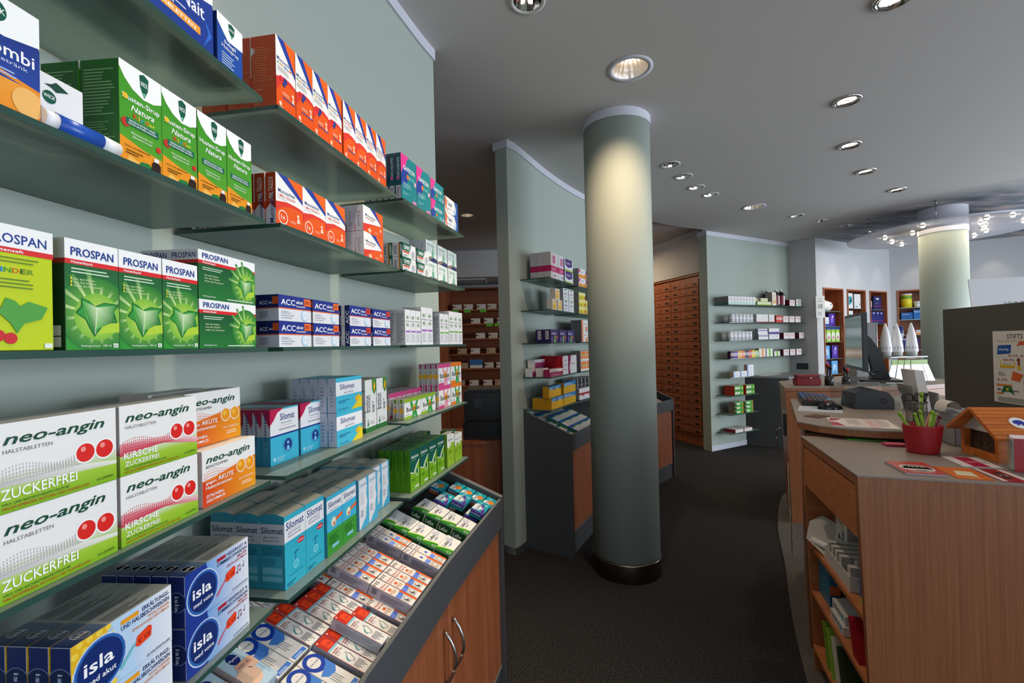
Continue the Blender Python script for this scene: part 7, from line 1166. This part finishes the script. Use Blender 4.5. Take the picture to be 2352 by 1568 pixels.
# ------------------------------------------------------------------ drawer wall of the dispensary
D0 = Vector((2.622, 6.335)); du = Vector((-.297, .955)).normalized(); dn = Vector((du.y, -du.x))    # dn away from the viewer
e0 = empty('drawer_cabinet', (*D0, 0), math.atan2(du.y, du.x), label='tall cherry apothecary drawer cabinet with many small drawers in the dispensary', cat='cabinet')
CWd, rows = .62, 20; zb0, pit = .16, .110
MB().use('wood').box(0, -.30, 0, CWd * 3 + .04, -.024, zb0 + rows * pit + .045).build('carcass', e0) ; MB().use('wood').box(-.006, -.31, zb0 + rows * pit + .046, CWd * 3 + .05, .006, zb0 + rows * pit + .066).build('top_board', e0)
md = None
for c in range(3):
    for r_ in range(rows):
        x0 = .01 + c * CWd; z0 = zb0 + r_ * pit
        if md is None:
            dr = MB().use('wood').box(.004, -.0235, .004, CWd - .006, 0, pit - .005).build('drawer', e0); md = dr.data
            q = MB().use('steel'); q.tube([(.24 + .05 + .05 * math.cos(PI * t / 10), .012 * math.sin(PI * t / 10) + .002, .062 - .014 * math.sin(PI * t / 10)) for t in range(11)], .003, 6); hh = q.build('handle', dr); mh = hh.data
            q = MB().use('black'); q.box(.05, .001, .03, .13, .005, .05); lh = q.build('label_holder', dr); ml2 = lh.data; q = MB().use('black'); q.box(.47, .001, .03, .55, .005, .05); l2 = q.build('label_holder', dr); ml3 = l2.data
        else:
            dr = bpy.data.objects.new('drawer', md); COL.objects.link(dr); dr.parent = e0
            for nm, mm in (('handle', mh), ('label_holder', ml2), ('label_holder', ml3)): o = bpy.data.objects.new(nm, mm); COL.objects.link(o); o.parent = dr
        dr.location = (x0, 0, z0)
# ------------------------------------------------------------------ back room seen through the left opening
e = empty('wall_shelving', (-1.06, 7.5, 0), label='dark cherry shelving with small goods in the back room', cat='shelf')
q = MB().use('shelfwood'); MB().use('wood').box(-.17, -.02, 0, 0, .36, 2.45).build('side_panel', e); q.box(.001, .341, 0, 1.5, .36, 2.45); q.build('back_panel', e); MB().use('shelfwood').box(.001, 0, 2.43, 1.5, .34, 2.45).build('top_panel', e)
SHZ = (2.09, 1.855, 1.61, 1.36, 1.12, .83)
for z in SHZ: MB().use('wood').box(.001, .0, z - .022, 1.5, .339, z).build('shelf', e)
MB().use('shelfwood').box(.001, .02, 0, 1.5, .339, .80).build('lower_cupboard', e)
for nm, c, lk in (('bx1', 'D8CCBC', 'small beige back room carton'), ('bx2', 'C4A88A', 'small tan back room carton'), ('bx3', '3A7AB8', 'blue and white back room carton'), ('bx4', 'E4DCD4', 'small white back room carton')):
    gen(nm, .15 if nm != 'bx3' else .21, .10, .09 if nm != 'bx3' else .14, lk, c, c, [('R', 0, 0, 1, .35, 'E8E4E0')] if nm == 'bx3' else [('R', 0, .4, .3, .7, '8A6A5A')])
rn = random.Random(3)
for k, z in enumerate(SHZ):
    x = -1.03 + rn.uniform(.03, .15) + (.3 if k in (1, 2) else 0); n = 0
    while x < .1 and n < 5:
        key = rn.choice(['bx1', 'bx2', 'bx4']) if not (k == 4 and n == 1) else 'bx3'
        put(key, Matrix.Translation((x, 7.55, z + .0003)), f'number {n + 1} from left on the {ORD[k].replace("leftmost", "top")} back room shelf'.replace('number 1 from left', 'leftmost').replace('number 2 from left', 'second').replace('number 3 from left', 'third').replace('number 4 from left', 'fourth').replace('number 5 from left', 'fifth')); x += CARTON[key]['w'] + rn.uniform(.02, .12); n += 1
for k, (x, kz) in enumerate(((-.98, 0), (-.78, 0), (-.52, 0), (-.42, 1), (-.28, 1), (-.1, 1))):
    o = MB().use(mat('green_tag_%s' % 'abcdef'[k], '5AB82A', .5)).box(0, 0, 0, .11, .002, .045).build('shelf_tag', loc=(x, 7.4975, SHZ[kz] - .05)); tag(o, label=ORD[k] + ' bright green price tag on the back room shelf edges', cat='tag', group='green shelf tags')
e = empty('side_table', (-1.0, 3.47, 0), label='cherry cupboard carrying the black printer in the back room', cat='cupboard'); MB().use('wood').box(0, 0, 0, .92, .55, .745).build('body_panel', e); MB().use('wood').box(-.01, -.012, .746, .935, .56, .77).build('top_board', e)
e = empty('office_printer', (-.385, 3.53, .7702), label='large black office printer on the cherry cupboard in the back room', cat='printer')
MB().use('black').box(0, 0, .14, .36, .36, .37).bevel(.01, 3).build('printer_body', e); MB().use('black').box(-.01, -.01, 0, .36, .36, .137).bevel(.006).build('paper_tray', e); MB().use('dgrey').box(.08, -.004, .25, .15, -.0008, .32).build('front_button', e); MB().use('dgrey').box(.02, .02, .371, .34, .34, .385).build('scanner_lid', e)
e = empty('air_vent', (-.95, 7.15, 2.5495), label='white square ceiling air vent below the back room beam', cat='vent'); MB().use('lgrey').box(0, 0, -.02, .55, .55, -.001).build('vent_frame', e); q = MB().use('mgrey')
for i in range(4): q.box(.06, .06 + i * .12, -.026, .49, .10 + i * .12, -.0205)
q.build('louvre', e)
